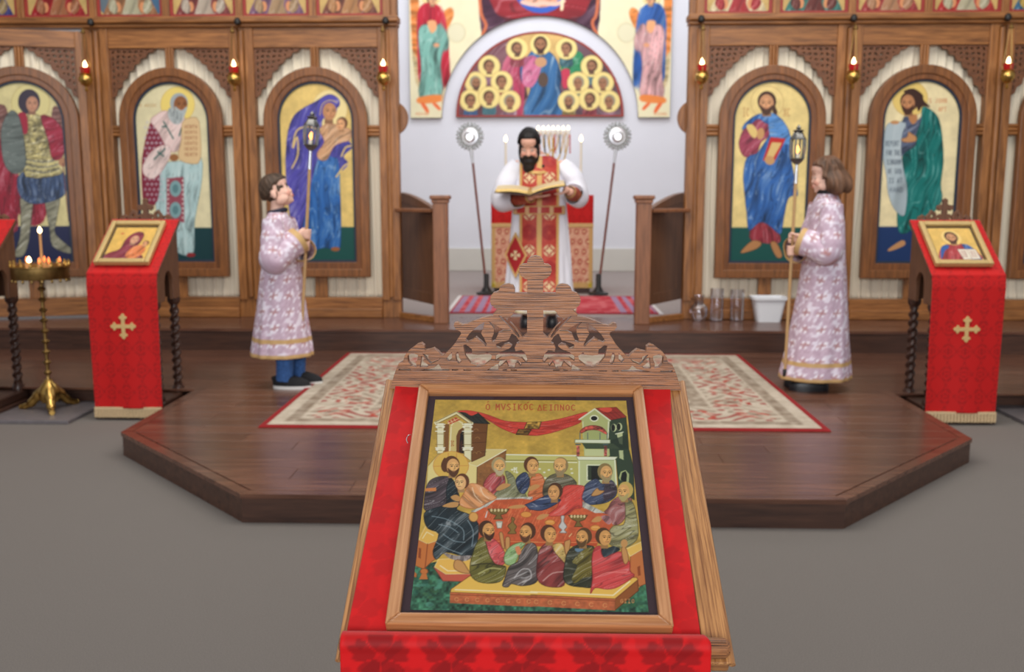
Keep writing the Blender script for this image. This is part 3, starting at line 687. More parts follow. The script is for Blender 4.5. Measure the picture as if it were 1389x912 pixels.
# right-hand door bay: only its edge shows
cv = Canvas(90, 200, (226, 206, 150)); cv.mottle(.1, 12); cv.poly([(-.1, .9), (1.1, .9), (1.1, 1.1), (-.1, 1.1)], (26, 52, 98), 0); cv.face(.5, .2, .12, 0, (70, 44, 30), halo=(236, 214, 140), hr=1.7)
cv.poly([(.5, .3), (.75, .36), (.8, .6), (.72, .92), (.3, .92), (.22, .6), (.28, .36)], (150, 60, 60), fold=(10, 14, .7))
arched_icon(cv, 4.51, 'arched_icon', 'arched icon beyond the man in green, at the far right bay of the icon screen')
# warrior on the door that stands ajar (built flat at the origin of its hinge, then swung)
HX = -3.985; dr = thing('icon_door', 'arched icon door of an armoured warrior standing ajar in the screen', 'door', (0, 0, 0))
dm = photomap([(HX - .525 * math.cos(.26) + k * .32 * math.cos(.26), YS - .03 - (.525 - k * .32) * math.sin(.26), z) for z in (2.36, .825) for k in (-1, 1)])
cv = Canvas(150, 360, (206, 194, 140), dm); cv.mottle(.12, 12)
cv.poly(P((-60, 307), (130, 307), (130, 370), (-60, 370)), (26, 32, 70), 0); cv.ell(40, 140, 26, 26, (214, 202, 140), edge=(180, 160, 96))
cv.poly(P((70, 146), (82, 150), (90, 185), (86, 205), (70, 180)), (128, 84, 76), fold=(80, 6, .6)); cv.poly(P((-14, 150), (4, 142), (10, 165), (0, 205), (-16, 190)), (128, 84, 76), fold=(80, 6, .6))
cv.poly(P((-8, 196), (18, 190), (26, 250), (60, 272), (58, 300), (40, 306), (24, 290), (22, 313), (2, 313), (-6, 250)), (150, 28, 50), fold=(8, 10, .7))
cv.poly(P((27, 264), (43, 264), (40, 305), (37, 330), (30, 347), (18, 347), (25, 325), (27, 300)), (140, 138, 116), fold=(60, 7, .8), edge=(70, 66, 56)); cv.poly(P((60, 262), (80, 262), (75, 300), (74, 318), (96, 338), (92, 344), (70, 334), (66, 310), (62, 290)), (140, 138, 116), fold=(60, 7, .8), edge=(70, 66, 56))
cv.poly(P((28, 234), (84, 234), (88, 262), (66, 274), (40, 276), (24, 262)), (58, 80, 118), fold=(3, 8, .8), edge=(26, 40, 66))
cv.poly(P((32, 160), (54, 158), (64, 192), (72, 220), (82, 236), (34, 240), (33, 205)), (168, 156, 104), fold=(75, 5, .9), edge=(80, 70, 40), grain=.5)
for i in range(3): cv.line(P((34, 219 + 7 * i), (58, 223 + 7 * i), (80, 218 + 7 * i)), 2.2, (206, 196, 140)); cv.line(P((34, 216 + 7 * i), (58, 220 + 7 * i), (80, 215 + 7 * i)), 1.2, (56, 70, 96))
cv.poly(P((54, 157), (74, 163), (86, 184), (84, 212), (70, 216), (64, 190)), (156, 28, 54), fold=(60, 9, .7), edge=(80, 10, 26)); cv.poly(P((22, 156), (34, 154), (36, 180), (26, 178)), (156, 28, 54))
cv.poly(P((2, 168), (14, 150), (25, 160), (32, 196), (33, 226), (20, 236), (6, 226), (0, 196)), (104, 114, 110), fold=(80, 14, .4), edge=(50, 56, 56))
cv.ell(84, 220, 6, 6, (176, 126, 92)); cv.line(P((84, 222), (92, 300)), 2, (110, 60, 60), 1, 0); cv.ell(38, 138, 15, 17, (52, 42, 58)); cv.face(42, 140, 10.5, .1, (52, 42, 58), (172, 124, 98))
icx = -.525
box('stile', -1.05, -.98, -.03, .03, AZ + .02, 2.80, 'oak_z', dr); box('stile', -.07, 0, -.03, .03, AZ + .02, 2.80, 'oak_z', dr)
box('top_rail', -.98, -.07, -.03, .03, 2.66, 2.80, 'oak_x', dr); box('bottom_rail', -.98, -.07, -.03, .03, AZ + .02, .49, 'oak_x', dr)
for e, sg in ((-.98, 1), (-.07, -1)): flat('fretwork', fret_loops(sg), .014, 'fret', dr, T(e, .0, 2.66) @ XZ, .003)
for k in (-1, 0, 1):
    tube('tie_reed', [(icx + k * .026, -.01, 2.47), (icx + k * .026, -.01, 2.66)], .014, 'oak_z', dr, 8)
    for q_ in (-1, 1): tube('tie_reed', [(icx + q_ * .43, -.01, 1.956 + k * .032), (icx + q_ * .46, -.01, 1.956 + k * .032)], .017, 'oak_x', dr, 8)
box('tie_foot', icx - .055, icx + .055, -.02, .02, .49, .7, 'oak_z', dr)
arched_icon(cv, icx, 'arched_icon', '', dr, y=-.03)
X, Z = np.meshgrid(np.linspace(-.99, -.06, 110), np.linspace(2.68, .47, 30))
thicken(gridmesh('curtain', np.stack([X, .035 + .012 * np.sin(X * 2 * PI / .08 + 2 * vnoise(X * 9, Z, 4)), Z], -1), np.tile(lin((240, 230, 208)), X.shape + (1,)), 'curtain_paint', dr, flip=True), .003)
dr.location = (HX, YS, 0); dr.rotation_euler = (0, 0, .26)

# upper tier of small icons
UP = {-1: [((120, 70, 60), (206, 150, 96)), ((116, 84, 110), (196, 160, 120)), ((120, 56, 54), (214, 196, 176)), ((150, 104, 70), (210, 204, 170)), ((150, 30, 34), (190, 120, 80)), ((60, 60, 120), (190, 160, 110)), ((120, 60, 60), (210, 200, 150))],
      1: [((206, 190, 150), (196, 50, 56)), ((58, 112, 104), (120, 56, 50)), ((150, 56, 54), (206, 150, 110)), ((170, 48, 44), (216, 206, 170)), ((60, 100, 130), (220, 180, 80)), ((120, 60, 90), (210, 170, 110)), ((60, 110, 80), (160, 60, 50))]}
UL = {-1: ['orange robe above mother and child, beside the opening', 'violet robe above mother and child', 'maroon robe above the bishop', 'tan robe with wings above the bishop', 'deep red robe above the warrior door', 'blue robe above the warrior door', ''],
      1: ['cream robe and red cloak beside the opening', 'teal robe above the bearded man in blue', 'red and tan robe above the man in green', 'red robe with pale cloak above man in green', 'blue and yellow robe beyond the man in green', '', '']}
for s in (-1, 1):
    for i in range(6 if s < 0 else 5):
        xc = s * (PX[0] + .635 * (i + .5)); a, b = UP[s][i]
        if s < 0 and i == 0: a, b = (110, 62, 48), (206, 146, 92)
        r = thing('half_figure_icon', 'small gold half-figure icon in ' + UL[s][i], 'icon', (xc, YS, ZC1), 'half-figure icons along the top of the screen')
        cv = Canvas(70, 70, (190, 160, 100)); cv.mottle(.1, 9, i)
        if s < 0 and i == 3:
            cv.poly([(.62, .5), (1.02, .78), (1.0, .98), (.7, .8)], (66, 100, 130)); cv.poly([(.38, .5), (.0, .7), (.05, .95), (.3, .8)], (96, 110, 120))
        cv.poly([(.5, .42), (.72, .52), (.86, .8), (.9, 1.05), (.1, 1.05), (.14, .8), (.28, .52)], a, fold=(20, 9, .7))
        cv.poly([(.5, .5), (.66, .6), (.62, .85), (.7, 1.05), (.36, 1.05), (.42, .8)], np.array(b) * .8, fold=(10, 7, .4))
        for e in (-1, 1): cv.ell(.5 + e * .2, .86, .05, .08, (206, 140, 96)); cv.poly([(.5 + e * .28, .7), (.5 + e * .36, .86), (.5 + e * .26, .97), (.5 + e * .2, .88)], np.array(b) * .8, fold=(40, 5, .6))
        cv.face(.5, .27, .13, 0, (80, 60, 46), (176, 126, 86), (90, 66, 50), halo=(216, 184, 116), hr=1.6)
        picture('painting', cv, xc - .27, xc + .27, ZC1 + .015, 3.47, YS - .003, 'icon_paint', r)
        flat('border', [[(xc - .285, ZC1), (xc + .285, ZC1), (xc + .285, 3.48), (xc - .285, 3.48)], [(xc - .262, ZC1 + .04), (xc - .25, ZC1 + .024), (xc + .25, ZC1 + .024), (xc + .262, ZC1 + .04), (xc + .262, 3.46), (xc - .262, 3.46)]], .02, 'red_border', r, T(0, YS - .004, 0) @ XZ, .002)
        box('board', xc - .285, xc + .285, YS, YS + .045, ZC1, 3.48, 'backing', r, 0)

# vigil lamps
def vigil_lamp(x, label):
    y = YS - .19; r = thing('vigil_lamp', label, 'oil lamp', (x, y, 2.28), 'brass vigil lamps hanging along the icon screen')
    tube('bracket', [(x, YS - .0, 2.80), (x, YS - .10, 2.812), (x, y, 2.80)], .006, 'old_brass', r, 6)
    lathe('canopy', [(.004, .03), (.012, .02), (.022, 0), (.018, -.006)], 'old_brass', r, (x, y, 2.765), 12)
    for k in range(3):
        a = k * 2 * PI / 3 + .5
        pts = [(x + math.cos(a) * (.008 + .040 * t), y + math.sin(a) * (.008 + .040 * t), 2.765 - .36 * t) for t in np.linspace(0, 1, 27)]
        tube('chain', pts, [.0035 if i % 2 else .0016 for i in range(27)], 'old_brass', r, 5)
    q_ = 1.22; pf = lambda L: [(a * q_, b * q_) for a, b in L]
    bw = lathe('bowl', pf([(.004, -.09), (.010, -.085), (.012, -.075), (.006, -.066), (.008, -.055), (.03, -.042), (.046, -.018), (.049, 0), (.042, .016), (.036, .024), (.044, .03), (.04, .033), (.034, .024)]), 'brass', r, (x, y, 2.385), 18)
    lathe('glass_cup', pf([(.022, .02), (.03, .03), (.032, .055), (.035, .076), (.031, .076), (.026, .04), (.018, .03)]), 'ruby_glass', bw, (x, y, 2.385), 14)
    lathe('flame', pf([(.002, .07), (.011, .077), (.015, .089), (.012, .103), (.005, .116), (.001, .124)]), 'flame', bw, (x, y, 2.385), 10)
for x, l in ((-3.90, 'between the warrior door and the bishop icon'), (-2.62, 'between the bishop icon and the mother and child icon'), (-1.345, 'between the mother and child icon and the opening'),
             (1.335, 'between the opening and the bearded man in blue'), (2.59, 'between the men in blue and in green'), (3.86, 'at the post beyond the man in green')):
    vigil_lamp(x, 'brass vigil lamp with red glass ' + l)
# ------------------------------------------------------------------ altar wall icons
WX = -.035; q = crop(540, 0, 3.5615); WY = 13.64
mx0, mx1, mz0, mz1 = -1.835, 1.765, 2.45, 5.0
mp_ = photomap([(mx0, WY, mz1), (mx1, WY, mz1), (mx0, WY, mz0), (mx1, WY, mz0)])
cv = Canvas(340, 240, (238, 228, 190), mp_); cv.mottle(.04, 20)
cv.poly(q((385, -420), (392, 60), (404, 170), (690, 60), (960, 175), (968, 60), (975, -420)), (84, 28, 40), 0)
cv.poly(q((430, -200), (450, 40), (560, 90), (690, 100), (830, 88), (930, 40), (950, -200)), (146, 30, 40), fold=(90, 22, .6)); cv.poly(q((400, -80), (470, 60), (520, 110), (408, 160)), (66, 30, 52), fold=(60, 14, .5)); cv.poly(q((972, -80), (905, 60), (860, 105), (962, 165)), (66, 30, 52), fold=(60, 14, .5))
cv.line(q((388, -100), (400, 60), (425, 120), (408, 165)), 4, (206, 110, 70)); cv.line(q((972, -100), (960, 60), (938, 110), (960, 165)), 4, (206, 110, 70))
cv.ell(*q((690, -60))[0], 37, 35, (52, 92, 186)); cv.ell(*q((690, -70))[0], 31, 30, (232, 160, 130), fold=(40, 14, .7)); cv.line(q((600, 10), (650, 22), (700, 15), (760, 20), (800, 5)), 5, (240, 190, 170)); cv.line(q((795, 0), (790, 45)), 4, (244, 220, 180))
for sx, cl, rb, cx0 in ((1, (196, 36, 58), (130, 186, 172), 0), (-1, (42, 92, 170), (244, 186, 186), 1385)):
    m_ = lambda *pts: q(*[((x if sx > 0 else cx0 - x), y) for x, y in pts])
    cv.poly(m_((60, -60), (100, 0), (98, 200), (80, 330), (66, 200)), (238, 140, 66), fold=(90, 10, .6)); cv.poly(m_((215, 70), (250, 36), (270, 60), (255, 110), (225, 150)), (238, 140, 66), fold=(60, 9, .5)); cv.poly(m_((70, 250), (95, 300), (110, 420), (85, 400)), (214, 190, 140), fold=(90, 8, .5))
    cv.ell(*m_((160, -20))[0], 13, 13, (244, 226, 160), edge=(214, 180, 110))
    cv.poly(m_((120, 20), (160, 15), (200, 30), (228, 80), (246, 250), (250, 400), (225, 425), (110, 425), (92, 200), (92, 70)), cl, fold=(20, 12, .6))
    cv.poly(m_((140, 118), (180, 130), (205, 115), (240, 170), (240, 240), (215, 250), (205, 330), (212, 470), (105, 470), (112, 340), (98, 180), (108, 130)), rb, fold=(8, 10, .7), edge=np.array(rb) * .6)
    cv.poly(m_((100, 470), (205, 458), (210, 490), (102, 500)), (240, 140, 70)); cv.poly(m_((108, 500), (128, 500), (150, 538), (138, 544)), (240, 110, 60)); cv.poly(m_((165, 500), (182, 498), (206, 524), (196, 532)), (240, 110, 60))
    cv.poly(m_((140, 105), (180, 100), (185, 140), (160, 160)), (240, 170, 120)); cv.ell(*m_((282, 158))[0], 12, 13, (228, 220, 186), edge=(200, 186, 140)); cv.ell(*m_((185, 218))[0], 4, 3, (226, 160, 120))
    cv.face(*m_((165, -5))[0], 7, .3 * sx, (90, 60, 40), (206, 156, 116)); cv.text('MICHA', *m_((85 if sx > 0 else 150, 545))[0], 18, 3, (220, 150, 100), .7)
r = thing('wall_icon', 'large pale gold wall icon with two angels and a dark red drape', 'icon', (WX, 13.69, 2.45))
R_ = 1.365; nx = 260; X = np.linspace(mx0, mx1, nx); zb = np.where(np.abs(X - WX) < R_, mz0 + np.sqrt(np.clip(R_ ** 2 - (X - WX) ** 2, 0, None)), mz0)
Zg = zb[None, :] + (mz1 - zb)[None, :] * np.linspace(1, 0, 180)[:, None]; Xg = np.repeat(X[None, :], 180, 0)
# steep flank of the cut-out: lay the columns so that both feet stay straight
gridmesh('painting', np.stack([Xg, np.full_like(Xg, WY), Zg], -1), cv.sample((Xg - mx0) / (mx1 - mx0), (mz1 - Zg) / (mz1 - mz0)), 'wall_paint_icon', r, sm=False, flip=True)
t = np.linspace(PI, 0, 49)
flat('board', [[(mx0, mz1), (mx0, mz0), (WX - R_, mz0)] + [(WX + R_ * math.cos(a), mz0 + R_ * math.sin(a)) for a in t[1:-1]] + [(WX + R_, mz0), (mx1, mz0), (mx1, mz1)]], .04, 'backing', r, T(0, 13.672, 0) @ XZ)
# half-round icon
hx0, hx1, hz0, hz1 = WX - 1.16, WX + 1.16, 2.46, 3.60
cv = Canvas(290, 145, (214, 176, 110), photomap([(hx0, WY, hz1), (hx1, WY, hz1), (hx0, WY, hz0), (hx1, WY, hz0)])); cv.mottle(.15, 12)
cv.poly(q((285, 565), (300, 440), (380, 300), (500, 200), (560, 180), (600, 330), (610, 565)), (120, 76, 84), fold=(40, 24, .7)); cv.poly(q((770, 565), (790, 330), (820, 180), (900, 220), (1000, 300), (1070, 440), (1085, 565)), (110, 80, 90), fold=(130, 24, .7))
cv.poly(q((545, 250), (610, 260), (620, 340), (560, 420), (500, 340)), (196, 96, 120), fold=(30, 12, .6)); cv.poly(q((800, 260), (880, 250), (900, 320), (830, 380), (785, 330)), (40, 130, 84), fold=(30, 12, .7)); cv.poly(q((560, 330), (610, 330), (600, 560), (560, 560)), (186, 66, 96), fold=(10, 10, .7)); cv.poly(q((790, 340), (830, 340), (820, 420), (795, 420)), (196, 60, 84))
cv.poly(q((660, 240), (620, 280), (590, 330), (600, 400), (640, 430), (610, 560), (790, 560), (780, 420), (790, 380), (770, 300), (730, 250)), (52, 104, 156), fold=(15, 18, .8), edge=(30, 50, 90)); cv.poly(q((610, 290), (660, 270), (690, 330), (650, 420), (600, 400)), (206, 110, 146), fold=(40, 10, .6)); cv.ell(*q((690, 300))[0], 8, 7, (200, 150, 110)); cv.ell(*q((700, 385))[0], 7, 10, (90, 70, 60))
hal = (238, 216, 140)
cv.face(*q((688, 215))[0], 9, 0, (74, 50, 38), (150, 104, 74), (70, 46, 36), halo=hal, hr=1.6)
for x, y, l in ((575, 235, .4), (812, 235, -.4), (440, 320, .3), (375, 400, .3), (500, 395, .3), (350, 485, .3), (440, 470, .3), (540, 490, .3), (935, 320, -.3), (990, 400, -.3), (870, 400, -.3), (1020, 490, -.3), (925, 480, -.3), (825, 490, -.3)):
    ox, oy = q((x, y))[0]; cv.poly([(ox - 9, oy + 14), (ox - 7, oy + 5), (ox + 7, oy + 5), (ox + 9, oy + 14), (ox + 8, oy + 24), (ox - 8, oy + 24)], random.choice([(70, 110, 120), (140, 60, 70), (60, 90, 130), (120, 100, 60), (150, 110, 130)]), fold=(30, 8, .7))
for x, y, l in ((575, 235, .4), (812, 235, -.4), (440, 320, .3), (375, 400, .3), (500, 395, .3), (350, 485, .3), (440, 470, .3), (540, 490, .3), (935, 320, -.3), (990, 400, -.3), (870, 400, -.3), (1020, 490, -.3), (925, 480, -.3), (825, 490, -.3)):
    cv.face(*q((x, y))[0], 7.4, l, (88, 62, 48) if x % 3 else (150, 140, 120), (150, 106, 78), (96, 70, 56) if x % 2 else None, halo=hal, hr=2.0)
r = thing('half_round_icon', 'half-round icon of a blue-robed figure among haloed apostles', 'icon', (WX, 13.69, 2.45))
picture('painting', cv, hx0, hx1, hz0, hz1, WY, 'wall_paint_icon', r, half=True)
t = np.linspace(0, PI, 41)
flat('rim', [[(1.165 * math.cos(a), 1.145 * math.sin(a)) for a in t], [(1.13 * math.cos(a), .02 + 1.1 * math.sin(a)) for a in t]], .012, 'red_border', r, T(WX, WY + .002, hz0) @ XZ, .002)
flat('board', [[(1.16 * math.cos(a), 1.14 * math.sin(a)) for a in t]], .04, 'backing', r, T(WX, 13.672, hz0) @ XZ)

# ------------------------------------------------------------------ altar table and what stands on it
AX = .005; r = thing('altar_table', 'altar table dressed in red cloth over pink and gold brocade', 'table', (AX, 11.0, AZ))
box('frame', AX - .53, AX + .53, 10.64, 11.36, AZ, 1.37, 'dark_walnut', r)
def damask(u, v, a=.11, b=.16):
    du, dv = u / a, v / b
    og = np.cos(2 * PI * du) + np.cos(2 * PI * dv); k = np.floor(du + .5); fu = np.abs(du - np.round(du)); fv = np.abs(dv - np.round(dv))
    leaf = np.cos(10 * PI * np.hypot(fu, fv)) * np.cos(3 * np.arctan2(fv, fu + 1e-6)); rr = sstep(.0, .25, leaf) * (np.hypot(fu, fv) < .36)
    return np.clip(sstep(.12, .0, np.abs(og)) + rr, 0, 1)
def drape(name, x0, x1, z1, z0, y, colf, m, par, nx=90, nz=90, amp=.006):
    X, Z = np.meshgrid(np.linspace(x0, x1, nx), np.linspace(z1, z0, nz)); f = (z1 - Z) / (z1 - z0)
    Y = y - amp * f * (1 + np.sin(X * 2 * PI / .17 + 1.3)) - amp * .6 * f * np.sin(X * 2 * PI / .09)
    o = gridmesh(name, np.stack([X, Y, Z], -1), colf(X, Z), m, par, flip=True); thicken(o, .004); return o
def brocade(X, Z):
    a = .085; fx, fz = X / a, Z / (a * 1.3); i = np.round(fz); du = fx + .5 * (i % 2); du = du - np.round(du); dv = fz - i; d = np.hypot(du, dv)
    c = mixc(lin((206, 140, 116)), lin((226, 190, 158)), vnoise(X * 60, Z * 60, 3)); c = mixc(c, lin((178, 72, 62)), sstep(.34, .26, d)); c = mixc(c, lin((228, 204, 160)), sstep(.16, .1, d))
    c = mixc(c, lin((206, 168, 108)), sstep(.05, .02, np.abs(Z - .40)) + (np.abs(X - AX) > .52)); return c
red2 = lambda X, Z: mixc(lin((196, 22, 20)), lin((168, 14, 14)), damask(X, Z))
drape('brocade_skirt', AX - .56, AX + .56, 1.06, .37, 10.625, brocade, 'cloth_paint', r)
box('gold_band', AX - .563, AX + .563, 10.612, 10.63, 1.04, 1.085, 'gold_thread', r)
drape('red_cover', AX - .562, AX + .562, 1.39, 1.08, 10.62, red2, 'damask', r, amp=.002)
box('red_top', AX - .562, AX + .562, 10.62, 11.38, 1.375, 1.392, 'red_cloth' if 'red_cloth' in MATS else mat('red_cloth', (190, 20, 18), .7, var=.06).name, r)
for s in (-1, 1): box('side_skirt', AX + s * .545 - .012, AX + s * .545 + .012, 10.63, 11.38, .37, 1.385, 'red_cloth', r)
def altar_candle(x, label):
    y = 10.9; r = thing('altar_candlestick', label, 'candlestick', (x, y, 1.392))
    lathe('base', [(.05, 0), (.055, .01), (.05, .035), (.03, .05), (.018, .058)], 'white_enamel', r, (x, y, 1.392), 18)
    lathe('holder', [(.02, .05), (.014, .07), (.02, .09), (.012, .11), (.012, .13), (.026, .145), (.03, .155), (.016, .16)], 'brass', r, (x, y, 1.392), 16)
    lathe('candle', [(.013, .155), (.0125, .55), (.012, .585), (.006, .59)], 'white_wax', r, (x, y, 1.392), 12)
    lathe('flame', [(.002, .59), (.013, .6), (.017, .615), (.012, .635), (.001, .66)], 'flame', r, (x, y, 1.392), 10)
altar_candle(.435, 'tall white altar candle on brass holder beside the right-hand fan'); altar_candle(-.406, 'tall white altar candle on brass holder beside the left-hand fan')
r = thing('candelabrum', 'pale brass seven-branched candelabrum on the altar', 'candelabrum', (.125, 11.15, 1.392)); cx_ = .125
lathe('base', [(.09, 0), (.09, .015), (.05, .03), (.02, .06), (.014, .1)], 'brass', r, (cx_, 11.15, 1.392), 20); tube('stem', [(cx_, 11.15, 1.45), (cx_, 11.15, 2.08)], .012, 'brass', r)
for k in range(1, 4):
    for s in (-1, 1): tube('branch', catmull([(cx_, 11.15, 2.02 - .11 * k), (cx_ + s * .03 * k, 11.15, 2.0 - .1 * k), (cx_ + s * .052 * k, 11.15, 2.02 - .04 * k), (cx_ + s * .057 * k, 11.15, 2.06)], 5), .008, 'brass', r, 8)
box('crossbar', cx_ - .195, cx_ + .195, 11.142, 11.158, 2.075, 2.1, 'gold_frame', r)
for k in range(-3, 4):
    x = cx_ + .057 * k; lathe('lamp_cup', [(.010, 2.04), (.02, 2.06), (.024, 2.10), (.02, 2.13), (.017, 2.13), (.015, 2.1)], 'white_enamel', r, (x, 11.145, 0), 12); lathe('flame', [(.002, 2.115), (.012, 2.125), (.014, 2.14), (.008, 2.155), (.001, 2.17)], 'flame', r, (x, 11.145, 0), 8)
    tube('ribbon', [(x + .02, 11.13, 2.07), (x + .02, 11.125, 1.98), (x + .024, 11.13, 1.86)], .007, ['red_cloth', 'navy', 'gold_frame'][k % 3], r, 6)
def fan(s, x0, x1, label):
    y = 10.5; r = thing('processional_fan', label, 'fan', (x1, y, AZ)); a = math.atan2(x0 - x1, 2.013 - .33)
    M = T(x0, y - .01, 2.015) @ Matrix.Rotation(PI / 2, 4, 'X')
    t = np.linspace(0, 2 * PI, 97)[:-1]; flat('disc', [[((.122 + .03 * abs(math.sin(12 * q_))) * math.cos(q_), (.122 + .03 * abs(math.sin(12 * q_))) * math.sin(q_)) for q_ in t]], .008, 'pewter', r, T(x0, y, 2.015) @ XZ, .002)
    lathe('dish', [(.098, .002), (.094, .010), (.086, .012), (.080, .007), (.05, .009), (.044, .014), (.03, .010), (.004, .016)], 'silver', r, (0, 0, 0), 28, M)
    for k in range(16):
        q_ = k * PI / 8; lathe('ray', [(.008, 0), (.011, .006), (.002, .014)], 'silver', r, (x0 + .124 * math.cos(q_), y - .006, 2.015 + .124 * math.sin(q_)), 8, Matrix.Rotation(PI / 2, 4, 'X'))
    P0, P1 = Vector((x1, y, AZ + .06)), Vector((x0, y, 2.015)); dv = (P1 - P0)
    tube('socket', [P0 + dv * .82, P0 + dv * .92], [.011, .02], 'silver', r, 10); tube('pole', [P0, P0 + dv * .83], .013, 'fan_pole' if 'fan_pole' in MATS else mat('fan_pole', (122, 62, 44), .4).name, r, 10)
    lathe('foot', [(.11, 0), (.11, .02), (.06, .035), (.03, .09), (.03, .22), (.022, .23)], 'black_iron', r, (x1, y, AZ), 16)
fan(-1, -.776, -.605, 'silver processional fan on a brown pole leaning away from the hip lozenge side'); fan(1, .806, .625, 'silver processional fan on a brown pole beside the taller altar candle')

# ------------------------------------------------------------------ low gates at the opening
def gate(s, label, l2):
    r = thing('gate_post', label, 'post', (s * .86, 8.17, AZ))
    nx_, ny_ = s * .858, 8.17; ang = math.atan2(8.5 - ny_, s * 1.25 - nx_); M = T(nx_, ny_, 0)
    box('newel', -.062, .062, -.062, .062, AZ, 1.365, 'gate', r, .006, M); box('cap', -.085, .085, -.085, .085, 1.365, 1.40, 'gate', r, .01, M); box('collar', -.072, .072, -.072, .072, 1.335, 1.365, 'gate', r, .006, M)
    M2 = T(nx_, ny_, 0) @ RZ(ang); L = math.hypot(8.5 - ny_, 1.25 - .858)
    box('shelf', .05, L, -.07, .07, 1.255, 1.285, 'gate', r, .006, M2); box('bottom_rail', .05, L, -.03, .03, AZ, AZ + .05, 'oak_x', r, .005, M2)
    d = thing('royal_door', l2, 'door', (s * .9, 8.27, AZ + .02))
    p0, p1 = np.array([s * .91, 8.27]), np.array([s * 1.33, 8.92]); dl = np.linalg.norm(p1 - p0); a2 = math.atan2(p1[1] - p0[1], p1[0] - p0[0]); M3 = T(p0[0], p0[1], 0) @ RZ(a2) @ XZ
    tp = [(dl * k, 1.25 + .14 * math.sin(k * PI / 2)) for k in np.linspace(1, 0, 12)]
    flat('door_panel', [[(0, .49), (dl, .49)] + tp], .03, 'gate_dark', d, M3, .004)
    flat('door_frame', [[(0, .46), (dl, .46)] + [(x, z + .03) for x, z in tp], [(.06, .55), (dl - .06, .55)] + [(min(max(x, .06), dl - .06), z - .045) for x, z in tp]], .045, 'gate_dark', d, M3, .005)
    tube('hinge_pin', [(p0[0], p0[1] - .0, AZ + .0), (p0[0], p0[1], .5)], .014, 'black_iron', d, 8)
gate(-1, 'capped oak newel post with low shelf beside the mother and child icon', 'dark curved-top gate leaf swung open behind the post by the mother and child icon')
gate(1, 'capped oak newel post with low shelf beside the glass vases', 'dark curved-top gate leaf swung open behind the post by the glass vases')

# ------------------------------------------------------------------ rugs
def rug_col(X, Y, hx, hy):
    ax, ay = np.abs(X), np.abs(Y); e = np.minimum(hx - ax, hy - ay)
    n = vnoise(X * 14 + 3, Y * 14, 2); n2 = vnoise(ax * 34, ay * 34, 12); C = np.array(mixc(lin((198, 186, 168)), lin((164, 150, 132)), n * .6 + n2 * .4)); taupe = lin((122, 104, 86)); red = lin((140, 30, 30)); rust = lin((168, 76, 62))
    def put(m, c):
        nonlocal C; C = mixc(C, c, np.clip(m, 0, 1))
    put(sstep(.11, .13, e) * sstep(.2, .18, e) * (.35 + .6 * n2), taupe)
    along = np.where(hx - ax < hy - ay, ay, ax); w = (e - .38) / .16; inb = (e > .21) * (e < .55)
    per = .36; k = np.floor(along / per); fr = along / per - k - .5; d = np.hypot(fr * per / .15, w - .25 * np.sin(k * 2.1)); an = np.arctan2(w, fr)
    put(sstep(.16, .08, np.abs(d - .60 - .12 * np.cos(5 * an))) * inb * sstep(.3, .5, n2), rust); put(sstep(.36, .2, d) * (.35 + .5 * n), taupe); put(sstep(.2, .1, d) * .8, red)
    g2 = np.sin(ax * 29 + 3 * np.sin(ay * 13)) * np.cos(ay * 31 + 2.4 * np.sin(ax * 17)); put(sstep(.45, .62, g2) * inb * sstep(.55, .75, d) * .8, red); put(sstep(-.5, -.65, g2) * inb * .6, taupe)
    put(sstep(.56, .58, e) * sstep(.68, .66, e) * (.35 + .55 * n2), taupe)
    f = sstep(.70, .735, e); g = np.sin(ax * 13 + 2.4 * np.sin(ay * 9 + 1)) * np.cos(ay * 12 + 2.2 * np.sin(ax * 8)) + .55 * np.sin(ax * 33 + 3) * np.sin(ay * 37) + .9 * (vnoise(ax * 12, ay * 12, 4) - .5)
    put(f * sstep(-.3, -.1, g), lin((146, 36, 34))); put(f * sstep(.75, .95, g), taupe); put(f * sstep(.12, .05, np.abs(g - .45)) * .7, lin((196, 178, 158)))
    put(sstep(.045, .038, e), lin((140, 30, 32)))
    return C * (.9 + .2 * vnoise(X * 120, Y * 120, 5))[..., None]
def rug(x0, x1, y0, y1, z, h, cf, label, n=(420, 330)):
    X, Y = np.meshgrid(np.linspace(x0, x1, n[0]), np.linspace(y1, y0, n[1])); C = cf(X - (x0 + x1) / 2, Y - (y0 + y1) / 2, (x1 - x0) / 2, (y1 - y0) / 2)
    Z = np.full_like(X, z + h); Z[0] = Z[-1] = z + .001; Z[:, 0] = Z[:, -1] = z + .001
    return tag(gridmesh('rug', np.stack([X, Y, Z], -1), C, 'rug_paint', None, sm=False, flip=True), label, 'rug')
rug(-1.575, 1.59, 5.15, 7.62, PZ + .001, .009, rug_col, 'cream floral rug with red edge lying on the platform')
def rug2_col(X, Y, hx, hy):
    e = np.minimum(hx - np.abs(X), hy - np.abs(Y)); C = np.array(mixc(lin((176, 44, 56)), lin((196, 92, 96)), sstep(.45, .6, vnoise(X * 16, Y * 16, 3))))
    C = mixc(C, lin((146, 132, 160)), ((np.abs(X) > hx - .42) & (np.sin(X * 60) > -.2)) * .85); C = mixc(C, lin((150, 24, 40)), e < .06); C = mixc(C, lin((214, 208, 204)), (hx - np.abs(X)) < .05); return C
rug(-.9, 1.13, 8.80, 10.3, AZ, .009, rug2_col, 'red patterned rug with pale stripes lying before the altar table', (200, 120))

